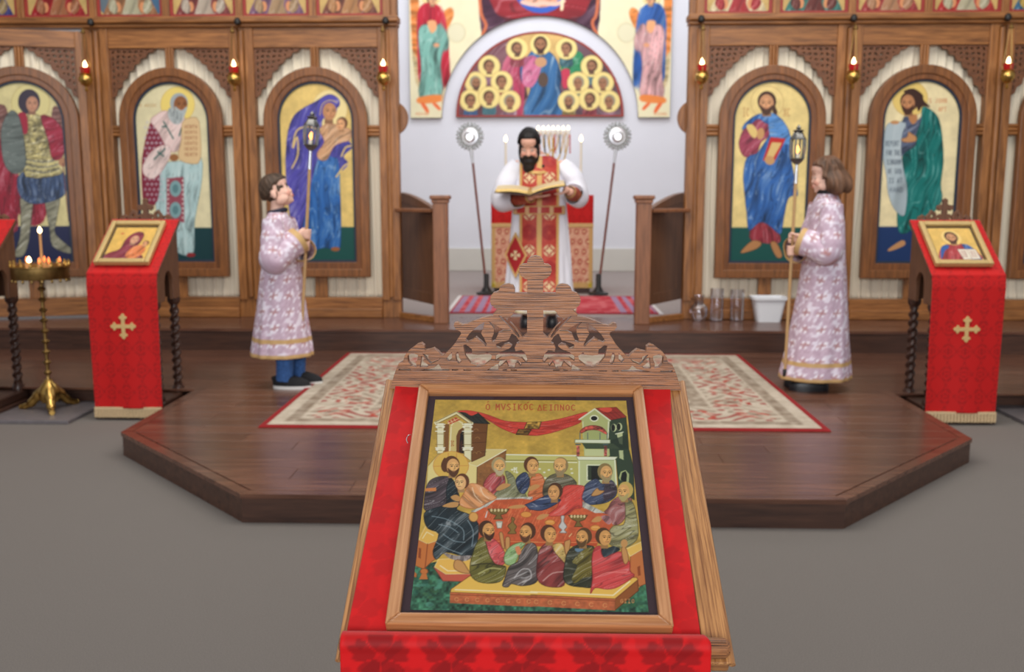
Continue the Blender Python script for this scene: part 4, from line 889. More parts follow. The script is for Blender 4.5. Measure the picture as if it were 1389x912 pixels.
# ------------------------------------------------------------------ vessels by the screen
def glass_cyl(x, y, h, rr, label):
    tag(lathe('glass_vase', [(.004, .012), (rr * .8, .012), (rr * .9, .02), (rr * .93, h), (rr, h), (rr, .006), (rr * .9, 0), (.004, 0)], 'clear_glass', None, (x, y, AZ), 24), label, 'vase')
glass_cyl(1.525, 8.33, .29, .058, 'clear straight glass vase beside the round glass bowl'); glass_cyl(1.70, 8.34, .28, .062, 'clear straight glass vase beside the white plastic tub')
tag(lathe('glass_bowl', [(.004, .012), (.045, .014), (.07, .05), (.08, .09), (.068, .13), (.04, .155), (.034, .2), (.04, .23), (.043, .23), (.037, .2), (.043, .157), (.072, .132), (.084, .09), (.074, .046), (.05, 0), (.004, 0)], 'clear_glass', None, (1.372, 8.34, AZ), 24), 'clear round-bellied glass bowl beside the gate post', 'bowl')
bm = bmesh.new()
def rr_ring(hx, hy, z, rad=.03, wav=0.):
    o = []
    for sx, sy, a0 in ((1, 1, 0), (-1, 1, 90), (-1, -1, 180), (1, -1, 270)):
        for k in range(4):
            a = math.radians(a0 + k * 30); o.append((1.975 + sx * (hx - rad) + rad * math.cos(a), 8.36 + sy * (hy - rad) + rad * math.sin(a), z + wav * (1 if sy < 0 else 0)))
    return o
rings = [rr_ring(.10, .075, AZ), rr_ring(.135, .095, AZ + .19), rr_ring(.150, .110, AZ + .195), rr_ring(.152, .112, AZ + .218), rr_ring(.14, .10, AZ + .214), rr_ring(.098, .07, AZ + .01)]
V = [v for r_ in rings for v in r_]; n = 16; F = [(j * n + i, j * n + (i + 1) % n, (j + 1) * n + (i + 1) % n, (j + 1) * n + i) for j in range(5) for i in range(n)] + [tuple(range(n))[::-1], tuple(5 * n + i for i in range(n))]
bm.free(); tag(mk('plastic_tub', V, F, 'plastic_white', None, True, 40), 'white plastic tub with a rim on the step beside the glass vases', 'tub')
# ------------------------------------------------------------------ icon stands with twisted columns
def crest_small():
    pts = [(-.17, 0), (.17, 0), (.165, .03), (.14, .045), (.12, .03), (.10, .05), (.085, .075), (.06, .06), (.05, .035), (.03, .05), (.014, .05), (.014, .085), (.034, .075), (.05, .088), (.046, .105), (.03, .108), (.014, .112), (.012, .125), (.014, .14), (0, .15)]
    pts = pts[:2] + pts[2:] + [(-x, y) for x, y in pts[2:-1]][::-1]
    c = lambda x, y, r: [(x + r * math.cos(a), y + r * math.sin(a)) for a in np.linspace(0, 2 * PI, 11)[:-1]]
    return [pts, c(.08, .04, .013), c(-.08, .04, .013), c(.04, .022, .01), c(-.04, .022, .01), c(.125, .02, .01), c(-.125, .02, .01)]
def twisted(name, x, y, z0, z1, m, par, r0=.026):
    nz, ns = 90, 14; V = []; F = []
    for j in range(nz):
        t = j / (nz - 1); z = z0 + (z1 - z0) * t; env = min(1, t * 12, (1 - t) * 12)
        for i in range(ns):
            a = 2 * PI * i / ns; rr = r0 * (1 + .26 * env * math.cos(2 * (a - t * 2 * PI * 5))); V.append((x + rr * math.cos(a), y + rr * math.sin(a), z))
    F = [(j * ns + i, j * ns + (i + 1) % ns, (j + 1) * ns + (i + 1) % ns, (j + 1) * ns + i) for j in range(nz - 1) for i in range(ns)]
    return mk(name, V, F + [tuple(range(ns))[::-1], tuple((nz - 1) * ns + i for i in range(ns))], m, par, True, 60)
SY, SB, SF, SZ0, SZ1 = 0., .20, -.20, .93, 1.245     # stand local: y from SF (front) to SB
def stand(label):
    r = thing('icon_stand', label, 'icon stand', (0, 0, 0)); w = .2
    box('base', -w - .035, w + .035, SF - .0, SB + .03, 0, .05, 'dark_walnut', r, .01); box('plinth', -w - .015, w + .015, SF + .02, SB + .01, .05, .11, 'dark_walnut', r, .01)
    for sx in (-1, 1):
        for y in (SF + .045, SB - .03):
            lathe('column_foot', [(.04, .11), (.04, .13), (.03, .15)], 'dark_walnut', r, (sx * (w - .03), y, 0), 12); twisted('twisted_column', sx * (w - .03), y, .145, .70, 'dark_walnut', r)
            lathe('column_head', [(.03, .695), (.042, .715), (.042, .74)], 'dark_walnut', r, (sx * (w - .03), y, 0), 12)
        # side panel with arched cut-out, top follows the slope
        a = np.linspace(PI, 0, 11); arch = [(-.06 + .0, .74)]; hole = [(.02 + .06 * math.cos(t), .82 + .06 * math.sin(t)) for t in a]
        pan = [(SF + .02, .74), (-.05, .74)] + [(-.05 + .0, .82)] + [(.02 + .07 * math.cos(t), .84 + .09 * math.sin(t)) for t in a] + [(.09, .74), (SB, .74), (SB, SZ1 - .03), (SF + .02, SZ0 - .02)]
        flat('side_panel', [pan], .022, 'stand_oak', r, T(sx * (w - .012), 0, 0) @ Matrix(((0, 0, 1, 0), (1, 0, 0, 0), (0, 1, 0, 0), (0, 0, 0, 1))), .003)
    box('back_panel', -w + .02, w - .02, SB - .02, SB, .74, SZ1 - .03, 'stand_oak', r); box('front_panel', -w + .02, w - .02, SF + .02, SF + .035, .74, SZ0 - .01, 'stand_oak', r)
    sl = math.atan2(SZ1 - SZ0, SB - SF); L = math.hypot(SZ1 - SZ0, SB - SF); M = T(0, SF, SZ0) @ Matrix.Rotation(sl, 4, 'X')
    box('desk', -w - .02, w + .02, .0, L + .01, -.03, -.004, 'stand_oak', r, .005, M)
    flat('crest', crest_small(), .018, 'stand_oak', r, T(0, SB + .012, SZ1 - .01) @ XZ, .003)
    return r
def clothcross():
    c = []
    for k in range(4):
        a = k * PI / 2; R2 = lambda x, y: (x * math.cos(a) - y * math.sin(a), x * math.sin(a) + y * math.cos(a))
        c += [R2(*p) for p in ((.010, .010), (.010, .045), (.022, .05), (.024, .06), (.012, .062), (.010, .072), (0, .08), (-.010, .072), (-.012, .062), (-.024, .06), (-.022, .05), (-.010, .045))]
    return c
def stand_cloth(label):
    r = thing('stand_cloth', label, 'cloth', (0, 0, 0)); w = .222
    sl = math.atan2(SZ1 - SZ0, SB - SF); s_ = np.linspace(0, 1, 150); L1 = math.hypot(SZ1 - SZ0, SB - SF); L2 = SZ0 - .075; tot = L1 + L2
    X, S = np.meshgrid(np.linspace(-w, w, 80), s_ * tot); onslope = S < L1; d = np.clip(S - L1, 0, None)
    Y = np.where(onslope, SB - S * math.cos(sl), SF - .008 - .012 * sstep(0, .08, d) - .010 * (d / L2) * (1 + np.sin(X * 16 + 1)))
    Z = np.where(onslope, SZ1 - S * math.sin(sl) + .004, SZ0 + .003 - d)
    X = X * np.where(onslope, 1, 1 - .035 * d / L2)
    C = mixc(lin((192, 12, 12)), lin((150, 6, 8)), damask(X, S, .10, .14) * .8)
    thicken(gridmesh('cloth', np.stack([X, Y, Z], -1), C, 'damask', r, flip=True), .003)
    zb = SZ0 - L2 + .005
    n = 64; V = []; F = []
    bm = bmesh.new()
    addbox(bm, -w * .965, w * .965, SF - .036, SF - .028, zb - .008, zb + .006)
    for k in range(n):
        x = -w * .96 + 1.92 * w * k / (n - 1); addbox(bm, x - .0028, x + .0028, SF - .035 + .004 * math.sin(k * 2.1), SF - .029 + .004 * math.sin(k * 2.1), zb - .06 + .003 * math.sin(k * 3.7), zb - .006)
    frombm('fringe', bm, 'fringe', r)
    flat('embroidered_cross', [clothcross()], .003, 'gold_thread', r, T(0, SF - .032, .60) @ XZ, .0015)
    return r
def stand_icon(cv, label):
    r = thing('framed_icon', label, 'icon', (0, 0, 0)); sl = math.atan2(SZ1 - SZ0, SB - SF); M = T(0, SF, SZ0) @ Matrix.Rotation(sl, 4, 'X') @ T(-.015, .055, .012)
    w, h = .175, .40
    for a in ((-w, -w + .03, 0, h), (w - .03, w, 0, h), (-w + .03, w - .03, 0, .035), (-w + .03, w - .03, h - .035, h)): box('frame', a[0], a[1], a[2], a[3], 0, .034, 'gold_frame', r, .006, M)
    box('mat_board', -w + .02, w - .02, .02, h - .02, 0, .010, 'backing', r, 0, M)
    X, Yg = np.meshgrid(np.linspace(-w + .042, w - .042, 90), np.linspace(h - .05, .05, 100)); P3 = np.stack([X, Yg, np.full_like(X, .0125)], -1); Mn = np.array(M)
    gridmesh('painting', P3 @ Mn[:3, :3].T + Mn[:3, 3], cv.sample((X + w - .042) / (2 * w - .084), (h - .05 - Yg) / (h - .1)), 'icon_paint', r, sm=False, flip=True)
    Vp = [Mn[:3, :3] @ np.array(p) + Mn[:3, 3] for p in ((-w + .03, .035, .02), (w - .03, .035, .02), (w - .03, h - .035, .02), (-w + .03, h - .035, .02))]
    mk('glass_pane', Vp, [(0, 1, 2, 3)], 'pane', r)
    return r
cvL = Canvas(90, 100, (224, 184, 96)); cvL.mottle(.1, 10)
cvL.poly([(.0, 1.02), (.08, .82), (.3, .7), (.34, .4), (.46, .2), (.62, .14), (.74, .24), (.72, .5), (.66, .66), (.8, .8), (.9, 1.02)], (140, 50, 66), fold=(40, 12, .7), edge=(80, 24, 36))
cvL.face(.55, .38, .13, .4, (140, 50, 66), (196, 150, 120)); cvL.poly([(.6, .62), (.85, .58), (.92, .8), (.7, 1.02), (.5, .9)], (226, 132, 76), fold=(30, 8, .6)); cvL.face(.86, .52, .075, -.5, (110, 70, 46), (206, 150, 110)); cvL.ell(.2, .2, .05, .03, (200, 120, 70))
cvR = Canvas(90, 100, (222, 186, 104)); cvR.mottle(.1, 10)
cvR.poly([(.5, .42), (.66, .5), (.86, .62), (.96, 1.02), (.04, 1.02), (.14, .62), (.36, .5)], (176, 60, 64), fold=(20, 10, .7)); cvR.poly([(.66, .5), (.86, .6), (.97, 1.02), (.72, 1.02), (.68, .7)], (50, 92, 160), fold=(20, 8, .7)); cvR.poly([(.14, .62), (.3, .52), (.34, .6), (.2, .72), (.04, .98)], (50, 92, 160))
cvR.poly([(.5, .66), (.92, .66), (.95, .96), (.55, .98)], (228, 222, 206), 0, edge=(120, 60, 50)); cvR.line([(.72, .66), (.74, .97)], 1, (160, 120, 100)); cvR.face(.48, .3, .15, 0, (70, 46, 36), (182, 134, 98), (84, 56, 42), halo=(232, 202, 128), hr=1.6)
for k in range(3): cvR.text('OE', .55, .72 + .07 * k, .14, .04, (140, 60, 50), .8); cvR.text('NC', .76, .72 + .07 * k, .14, .04, (140, 60, 50), .8)
def place(o, x, y, rz=0.): o.location = (x, y, 0); o.rotation_euler = (0, 0, rz); return o
sLa = place(stand('dark oak icon stand with twisted columns under the framed mother and child icon'), -2.60, 6.06, .0)
place(stand_cloth('red damask cloth with gold cross under the framed mother and child icon'), -2.60, 6.06); place(stand_icon(cvL, 'gold-framed small icon of mother and child on the red-draped stand'), -2.60, 6.06)
s2 = copy_tree(sLa); tag(s2, 'dark oak icon stand with twisted columns under the icon of a man with open book'); place(s2, 2.59, 6.09)
place(stand_cloth('red damask cloth with gold cross under the framed icon of a man with open book'), 2.59, 6.09); place(stand_icon(cvR, 'gold-framed small icon of a bearded man with an open book'), 2.59, 6.09)
s3 = copy_tree(sLa); tag(s3, 'dark oak icon stand with twisted columns on the far side of the brass candle stand'); place(s3, -3.69, 6.06)
c3 = place(stand_cloth('red cloth on the icon stand on the far side of the brass candle stand'), -3.655, 6.06); c3.location.x = -3.69

# ------------------------------------------------------------------ brass candle stands
def candle_stand(label):
    r = thing('candle_stand', label, 'candle stand', (0, 0, .025)); z = .025
    for k in range(3):
        a = math.radians(90 + 120 * k + 30 + 180); c_, s_ = math.cos(a), math.sin(a)
        tube('foot', catmull([(.03 * c_, .03 * s_, z + .13), (.08 * c_, .08 * s_, z + .085), (.13 * c_, .13 * s_, z + .035), (.175 * c_, .175 * s_, z + .016), (.20 * c_, .20 * s_, z + .016)], 5), [.034] * 6 + [.028] * 5 + [.02] * 5 + [.016] * 5, 'brass', r, 10)
    lathe('hub', [(.05, .05), (.065, .08), (.068, .12), (.05, .16), (.03, .18), (.022, .2)], 'brass', r, (0, 0, z), 16)
    prof = [(.02, .19)]
    for k in range(9):
        b = .21 + k * .068; prof += [(.011, b), (.012, b + .02), (.024, b + .03), (.026, b + .036), (.02, b + .042), (.011, b + .05)]
    lathe('shaft', prof + [(.011, .83), (.02, .85), (.03, .86)], 'old_brass', r, (0, 0, z), 14)
    lathe('tray', [(.03, .845), (.10, .85), (.168, .855), (.172, .86), (.172, .925), (.178, .93), (.178, .936), (.164, .936), (.164, .875), (.05, .87)], 'old_brass', r, (0, 0, z), 36)
    lathe('sand', [(.001, .874), (.163, .874), (.163, .905), (.001, .912)], mat('sand', (190, 172, 140), .95, var=.2, vscale=200).name if 'sand' not in MATS else 'sand', r, (0, 0, z), 30)
    for k in range(18):
        a = k * 2 * PI / 18; lathe('bead', [(.003, -.022), (.008, -.016), (.009, -.008), (.004, 0)], 'old_brass', r, (.166 * math.cos(a), .166 * math.sin(a), z + .856), 7)
        lathe('finial', [(.008, 0), (.01, .012), (.004, .02), (.008, .028), (.003, .038)], 'brass', r, (.171 * math.cos(a), .171 * math.sin(a), z + .934), 7)
    return r
c1 = place(candle_stand('tall brass candle stand with round sand tray and burning tall candle'), -3.20, 6.02); c1.location.z = .025
c2 = copy_tree(c1); tag(c2, 'brass candle stand with clawed feet beyond the stand of the man with open book'); c2.location = (3.30, 6.08, .025)
for x, y, l in ((-3.20, 6.0, 'grey stone slab under the brass candle stand beside the draped stand'), (3.30, 6.06, 'grey stone slab under the candle stand beyond the man with open book')):
    tag(box('stone_slab', x - .31, x + .27 if x < 0 else x + .31, y - .29, y + .28, 0, .025, 'stone_slab', None, .004), l, 'slab')
def candle(x, y, z, h, rr, m, fm, label, fs=1.):
    r = thing('candle', label, 'candle', (x, y, z), 'candles in the brass stands')
    wx = lathe('wax', [(rr, 0), (rr, h), (rr * .6, h + .003)], m, r, (x, y, z), 10); tube('wick', [(x, y, z + h), (x, y, z + h + .008)], .0012, 'black_iron', wx, 5)
    lathe('flame', [(.001, .004), (.008 * fs, .010), (.011 * fs, .02), (.007 * fs, .034), (.001, .046)], fm, r, (x, y, z + h), 10)
candle(-3.185, 6.02, .925, .24, .008, 'amber_wax', 'flame', 'tall thin amber candle burning in the brass stand', 1.2); candle(-3.235, 5.96, .925, .055, .011, 'amber_wax', 'flame', 'short candle burning in front of the tall candle in the brass stand', 1.3)
for x, y in ((-3.12, 5.98), (-3.07, 6.02), (-3.30, 6.05), (-3.155, 5.93), (-3.21, 6.1)): candle(x, y, .925, .05, .012, 'amber_wax', 'ember', 'short glowing candle stub at the edge of the brass stand tray', .8)
candle(3.19, 5.98, .925, .045, .012, 'amber_wax', 'ember', 'short glowing candle stub in the stand beyond the man with open book', 1.)
# ------------------------------------------------------------------ foreground lectern
_k = .30 / .33; _sl, _yw = .5323, .0077
LO = np.array([0, 0, CAMZ]) + (np.array([-.0151, 1.2545, .8558]) - np.array([0, 0, CAMZ])) * _k
_u = np.array([math.cos(_yw), math.sin(_yw), 0]); _v = np.array([-math.sin(_yw) * math.cos(_sl), math.cos(_yw) * math.cos(_sl), math.sin(_sl)]); _w = np.cross(_u, _v)
MD = Matrix([[_u[i], _v[i], _w[i], LO[i]] for i in range(3)] + [[0, 0, 0, 1]]); MI = MD.inverted()
lec = thing('lectern', 'oak lectern with pierced carved crest and cross, seen from behind its sloping desk', 'lectern')
lec['label'] = 'large oak lectern with sloping desk and pierced cross crest, standing on the carpet'
box('desk_board', -.231, .245, -.06, .452, -.036, -.018, 'desk_oak', lec, .003)
box('side_rail', -.2335, -.214, -.062, .452, -.018, -.0135, 'rail_oak', lec, .0015); box('side_rail', .214, .2475, -.062, .452, -.018, -.0135, 'rail_oak', lec, .0015)
tube('edge_bead', [(-.233, -.062, -.017), (-.233, .452, -.017)], .0042, 'rail_oak', lec, 8); tube('edge_bead', [(.247, -.062, -.017), (.247, .452, -.017)], .0042, 'rail_oak', lec, 8)
tube('ledge', [(-.232, -.0475, -.004), (-.229, -.0475, -.004), (.238, -.0475, -.004), (.2435, -.0475, -.004)], [.008, .0125, .0125, .008], 'crest_oak', lec, 14)
def unp(x, y, Y):
    d = _F + _R * (x - CX) / FPX - _U * (y - CY) / FPX; return d[0] * Y / d[1], CAMZ + d[2] * Y / d[1]
CYP = 1.522
half = [(726.5, 346.3), (720, 348), (715.8, 352.5), (714.5, 357.5), (709, 358), (705, 361), (704, 367), (706, 373), (711, 377.5), (715.5, 379), (715.5, 397), (698.5, 397), (698.5, 391), (696, 386.5), (690, 384.5), (683, 385.5), (678.5, 389), (676.5, 394.5), (670, 396.5), (666, 401), (664.8, 407), (666.5, 413), (671, 417), (675, 419.5),
        (672, 422.5), (669, 425.5), (669.5, 428), (663, 428.5), (655, 430.5), (645, 434), (635, 438.5), (627, 440), (621, 436.5), (617, 437), (616, 441.5), (619, 446), (625, 449), (626, 452), (622, 458), (617, 466), (611, 473), (604, 480), (600.5, 482), (595, 476), (589, 471.5), (583, 473.5), (577, 474.5), (576.5, 468), (572, 464.5), (566, 466.5), (562, 470), (555, 475), (549.5, 482), (548, 489), (542, 492), (539, 498), (535.5, 508), (530, 526)]
ck = lambda *p: [(530 + x / 5.065, 350 + y / 5.065) for x, y in p]
holes = [[(697, 423), (700, 420.5), (715, 420.5), (715, 452), (709, 457), (702, 447), (695, 439), (686, 431.5), (690, 430.5), (695, 427)],
 ck((515, 560), (540, 520), (580, 480), (620, 450), (645, 440), (640, 475), (622, 512), (645, 550), (662, 590), (655, 602), (630, 575), (588, 540), (560, 560), (530, 572)),
 ck((674, 432), (715, 452), (760, 482), (825, 490), (825, 498), (770, 498), (742, 512), (718, 565), (698, 573), (692, 555), (708, 520), (712, 482)),
 ck((742, 393), (770, 400), (815, 432), (855, 478), (888, 535), (880, 545), (845, 500), (800, 452), (760, 412)),
 ck((832, 515), (862, 532), (888, 575), (866, 584), (852, 612), (858, 636), (900, 628), (925, 650), (942, 700), (930, 715), (900, 682), (830, 668), (762, 676), (722, 702), (722, 668), (758, 640), (812, 620), (835, 600), (812, 582), (782, 592), (755, 618), (728, 608), (724, 588), (758, 574), (810, 562)),
 ck((500, 595), (520, 590), (560, 622), (562, 655), (600, 662), (650, 655), (665, 640), (697, 665), (690, 698), (650, 728), (600, 738), (552, 718), (516, 672)),
 ck((384, 688), (424, 640), (424, 690), (402, 706)), ck((452, 645), (466, 640), (474, 680), (490, 706), (470, 722), (455, 704), (448, 672)),
 ck((120, 668), (150, 645), (192, 662), (188, 690), (178, 712), (182, 746), (150, 738), (126, 712)), ck((215, 668), (238, 684), (226, 702), (266, 735), (250, 746), (204, 746)), ck((222, 652), (262, 664), (266, 690), (284, 708), (345, 684), (325, 704), (280, 722), (258, 702)),
 ck((58, 757), (142, 759), (142, 768), (58, 767)), ck((205, 768), (300, 750), (332, 724), (352, 753), (406, 759), (406, 768)), ck((424, 760), (466, 762), (466, 768), (424, 768)), ck((502, 762), (556, 764), (556, 769), (502, 769)),
 ck((735, 735), (752, 702), (790, 695), (830, 690), (880, 698), (904, 722), (892, 738), (870, 708), (856, 732), (850, 756), (834, 746), (810, 742), (795, 706), (772, 728), (748, 746)), ck((662, 766), (735, 722), (744, 766)), ck((770, 762), (800, 758), (800, 768), (770, 768)), ck((825, 760), (868, 762), (868, 768), (825, 768))]
xa = unp(726, 430, CYP)[0]
W2 = lambda pts: [unp(x, y, CYP) for x, y in pts]
hl = W2(half); outl = hl + [(2 * xa - x, z) for x, z in hl[1:]][::-1]
Hs = [W2(h) for h in holes]; Hs += [[(2 * xa - x, z) for x, z in h] for h in Hs]
flat2('crest', [outl] + Hs, .016, 'crest_oak', lec, MI @ T(0, CYP, 0) @ XZ, .0012)
for sx in (-1, 1):
    for y0_, zt in ((1.18, .80), (1.44, .98)):
        bm = bmesh.new(); addbox(bm, .007 + sx * .17 - .022, .007 + sx * .17 + .022, y0_ - .022, y0_ + .022, .04, zt, .004, MI); frombm('leg', bm, 'desk_oak', lec)
bm = bmesh.new(); addbox(bm, -.2, .214, 1.13, 1.49, 0, .05, .008, MI); frombm('base', bm, 'desk_oak', lec)
bm = bmesh.new(); addbox(bm, -.19, .204, 1.40, 1.42, .72, .97, .003, MI); frombm('cross_panel', bm, 'desk_oak', lec)
lec.matrix_world = MD
# cloth over desk and ledge
lc = thing('lectern_cloth', 'red damask cloth spread over the oak lectern under the supper icon', 'cloth')
path = [(.442, -.0105), (.40, -.0108), (.2, -.0108), (0, -.0108), (-.026, -.0108), (-.033, -.004), (-.036, .006), (-.043, .0105), (-.050, .0105), (-.057, .006), (-.0605, -.002)]
pp = catmull([np.array(p) for p in path], 14); dn = np.array([-.5075, -.8616]) ; last = pp[-1]; drop = np.array([last + dn * t for t in np.linspace(.004, .34, 90)]); drop[:, 0] -= .0
pp = np.vstack([pp, drop]); sarc = np.concatenate([[0], np.cumsum(np.linalg.norm(np.diff(pp, axis=0), axis=1))])
S_ = np.linspace(0, sarc[-1], 330); pv = np.interp(S_, sarc, pp[:, 0]); pw = np.interp(S_, sarc, pp[:, 1])
tt = np.linspace(0, 1, 220); lft = np.interp(S_, [0, .25, .475, .50, .9], [-.2185, -.222, -.2275, -.229, -.231]); rgt = np.interp(S_, [0, .12, .47, .49, .505, .9], [.2255, .216, .2125, .2125, .2195, .222])
X = lft[:, None] + (rgt - lft)[:, None] * tt[None, :]; SV = np.repeat(S_[:, None], 220, 1)
onflat = (SV < .462)[...]; wr = .0012 * (vnoise(X * 22 + 4, SV * 9, 3) - .3) * onflat; V_ = np.repeat(pv[:, None], 220, 1); W_ = np.repeat(pw[:, None], 220, 1) + wr + .0016 * sstep(.03, .0, np.minimum(X - lft[:, None], rgt[:, None] - X)) * vnoise(SV * 30, X * 3, 8) * onflat
def flower(u, v, a, n_, ro):
    i = np.round(v / a); j = np.round(u / a + .5 * (i % 2)); du = (u / a + .5 * (i % 2) - j); dv = v / a - i; d_ = np.hypot(du, dv); th_ = np.arctan2(dv, du) + ro
    pet = sstep(.03, -.03, d_ - (.28 + .13 * np.abs(np.cos(n_ * th_ / 2)) + .03 * np.cos(n_ * 3 * th_))); vein = sstep(.10, .04, np.abs(np.sin(n_ * th_ / 2 + PI / 2)) * d_ * 3); return pet * (1 - .7 * vein) * sstep(.05, .09, d_)
dmk = flower(X + .01 * vnoise(X * 30, SV * 30, 4), SV, .088, 5, .3); lf = flower(X + .022, SV + .044, .088, 4, .9) * .6 + sstep(.012, .006, np.abs(.5 - np.abs(np.mod(X / .088 + .35 * np.sin(SV / .088 * PI), 1) - .5)) * .088) * .7
C = mixc(lin((204, 10, 14)), lin((140, 3, 7)), np.clip(dmk * .8 + lf * .6, 0, 1) * np.where(SV > .5, 1., .38))
thicken(gridmesh('cloth', np.stack([X, V_, W_], -1), C, 'damask', lc, flip=True), .0015)
lc.matrix_world = MD
# icon
ic = thing('supper_icon', 'large oak-framed icon of a supper with red table under glass', 'icon')
fu, fv0, fv1, iu, iv0, iv1 = .178, -.0275, .416, .161, -.0098, .3985
for nm, lp, m in (('frame', [(-fu, fv0), (fu, fv0), (iu, iv0), (-iu, iv0)], 'iconframe_x'), ('frame', [(fu, fv1), (-fu, fv1), (-iu, iv1), (iu, iv1)], 'iconframe_x'), ('frame', [(-fu, fv1), (-fu, fv0), (-iu, iv0), (-iu, iv1)], 'iconframe_y'), ('frame', [(fu, fv0), (fu, fv1), (iu, iv1), (iu, iv0)], 'iconframe_y')):
    flat2(nm, [lp], .022, m, ic, T(0, 0, .0005), .004)
box('mat_board', -iu - .002, iu + .002, iv0 - .002, iv1 + .002, -.006, -.001, 'mat_board', ic, 0)
mk('glass_pane', [(-iu, iv0, .0042), (iu, iv0, .0042), (iu, iv1, .0042), (-iu, iv1, .0042)], [(0, 1, 2, 3)], 'pane', ic)
tube('hinge_hook', catmull([(-.181, .31, .001), (-.184, .305, .004), (-.186, .30, .001), (-.184, .296, -.003)], 4), .0008, 'silver', ic, 6)
cor = [LO - _u * .15 + _v * .389, LO + _u * .15 + _v * .389, LO - _u * .15, LO + _u * .15]
cv = Canvas(310, 402, (206, 170, 76), photomap(cor)); cv.mottle(.16, 16); cv.mottle(.08, 4, 5)
A = lambda x, y: (540 + x / 5.365, 520 + y / 5.365); B = lambda x, y: (720 + x / 5.365, 520 + y / 5.365); Cc = lambda x, y: (530 + x / 5.365, 680 + y / 5.365); D = lambda x, y: (720 + x / 5.365, 680 + y / 5.365)
def a_(*p): return [A(*t) for t in p]
def b_(*p): return [B(*t) for t in p]
def c_(*p): return [Cc(*t) for t in p]
def d_(*p): return [D(*t) for t in p]
RT = (190, 72, 52)
cv.text('O', *A(632, 152), 8.5, 8, RT, 1.4); cv.line(a_((650, 140), (658, 132)), 1.2, RT); cv.text('MYSIKOC', *A(706, 152), 53, 8, RT, 1.4); cv.text('ΔEIΠNOC', *B(46, 158), 53, 7.5, RT, 1.4); cv.line(a_((940, 145), (950, 138)), 1.2, RT)
# swag
cv.poly(a_((430, 208), (500, 198), (600, 215), (680, 240), (780, 275), (930, 285), (1010, 285)) + b_((80, 282), (200, 262), (300, 237), (412, 210), (372, 265), (350, 292), (250, 330), (150, 362), (60, 380)) + a_((1000, 382), (930, 378), (840, 365), (740, 322), (690, 290), (640, 262), (575, 225), (530, 238)), (222, 74, 60), fold=(85, 9, .45), edge=(150, 40, 34))
cv.line(a_((620, 245), (700, 285), (800, 318), (930, 335), (1040, 340)) + b_((100, 330), (230, 300), (360, 262)), 1.2, (160, 44, 38), .8)
cv.poly(a_((938, 285), (1042, 281), (1026, 332), (918, 332)), (170, 134, 60), 0, grain=.8, edge=(40, 26, 10)); cv.poly(a_((876, 336), (970, 338), (945, 376), (858, 374)), (120, 90, 42), 0, grain=.8, edge=(30, 20, 10))
# back wall
cv.poly(a_((570, 560), (785, 515)) + b_((340, 522), (350, 800)) + a_((780, 850), (560, 840)), (194, 186, 104), 0); cv.poly(a_((782, 515), (1073, 520)) + b_((335, 524), (340, 575)) + a_((1073, 578), (784, 572)), (206, 200, 120), 0); cv.line(a_((782, 520), (1000, 524)) + b_((100, 525), (335, 528)), 2.4, (240, 240, 214), 1, 0); cv.line(a_((782, 560), (1000, 562)) + b_((100, 562), (335, 566)), 1.2, (90, 88, 44), .8, 0); cv.line(a_((782, 572), (1000, 574)) + b_((100, 574), (335, 578)), 1.8, (238, 238, 210), 1, 0)
for x, y in ((830, 630), (850, 625), (865, 650)): cv.ell(*A(x, y), 1.8, 1.3, (236, 236, 210))
cv.text('II', *A(838, 615), 6, 6, (238, 238, 214), 1.3)
for x, y in ((65, 625), (98, 650), (132, 632), (295, 625), (300, 655), (105, 690)): cv.ell(*B(x, y), 1.8, 1.2, (232, 232, 204))
# left house
cv.poly(a_((215, 605), (290, 520), (360, 505), (520, 575), (578, 605), (570, 735), (205, 765)), (236, 220, 148), 0, edge=(150, 120, 60)); cv.poly(a_((575, 605), (785, 485), (780, 560), (650, 720), (640, 780), (575, 745)), (152, 102, 56), 0, edge=(90, 54, 28), grain=.2); cv.poly(a_((512, 588), (640, 482), (785, 483), (577, 605)), (226, 208, 138), 0, edge=(240, 236, 200))
cv.line(a_((575, 606), (785, 486)), 1.8, (242, 236, 200), 1, 0)
cv.poly(a_((530, 288), (652, 292), (632, 528), (536, 572)), (122, 76, 36), 0, edge=(60, 34, 14))
for y in (365, 435, 505): cv.line(a_((538, y), (640, y - 6)), 1.2, (80, 46, 20), .9, 0)
for x, y in ((570, 340), (580, 400), (560, 510), (590, 505)): cv.line(a_((x - 18, y), (x, y - 8), (x + 14, y + 4)), 1, (190, 140, 80), .8)
cv.poly(a_((335, 298), (372, 298), (366, 505), (335, 500)), (134, 88, 42), 0); cv.poly(a_((378, 300), (420, 250), (475, 285), (484, 515), (368, 508)), (220, 200, 128), 0); cv.line(a_((388, 310), (420, 262), (468, 292)), 2, (240, 230, 180), 1, 0); cv.line(a_((386, 320), (376, 500)), 2, (242, 234, 190), 1, 0)
cv.poly(a_((424, 508), (424, 385), (440, 345), (468, 325), (484, 332), (484, 514)), (112, 66, 30), 0); cv.poly(a_((445, 500), (452, 372), (470, 345), (484, 342), (484, 515)), (22, 18, 18), 0); cv.poly(a_((452, 440), (466, 415), (470, 480), (455, 500)), (70, 36, 26)); cv.text('IC', *A(382, 420), 5, 7, (176, 96, 44), .9)
cv.poly(a_((430, 212), (575, 212), (600, 232), (668, 296), (530, 290)), (46, 52, 46), 0, edge=(16, 20, 16))
for k in range(4): cv.line(a_((470 + 36 * k, 215), (548 + 34 * k, 292)), 1, (22, 26, 22), .9, 0)
cv.line(a_((485, 245), (625, 250)), 1, (24, 28, 24), .9, 0)
cv.poly(a_((432, 206), (500, 200), (578, 212), (560, 228), (528, 236), (490, 214)), (224, 76, 60))
cv.poly(a_((355, 282), (420, 247), (452, 268), (372, 302)), (200, 84, 52), 0)
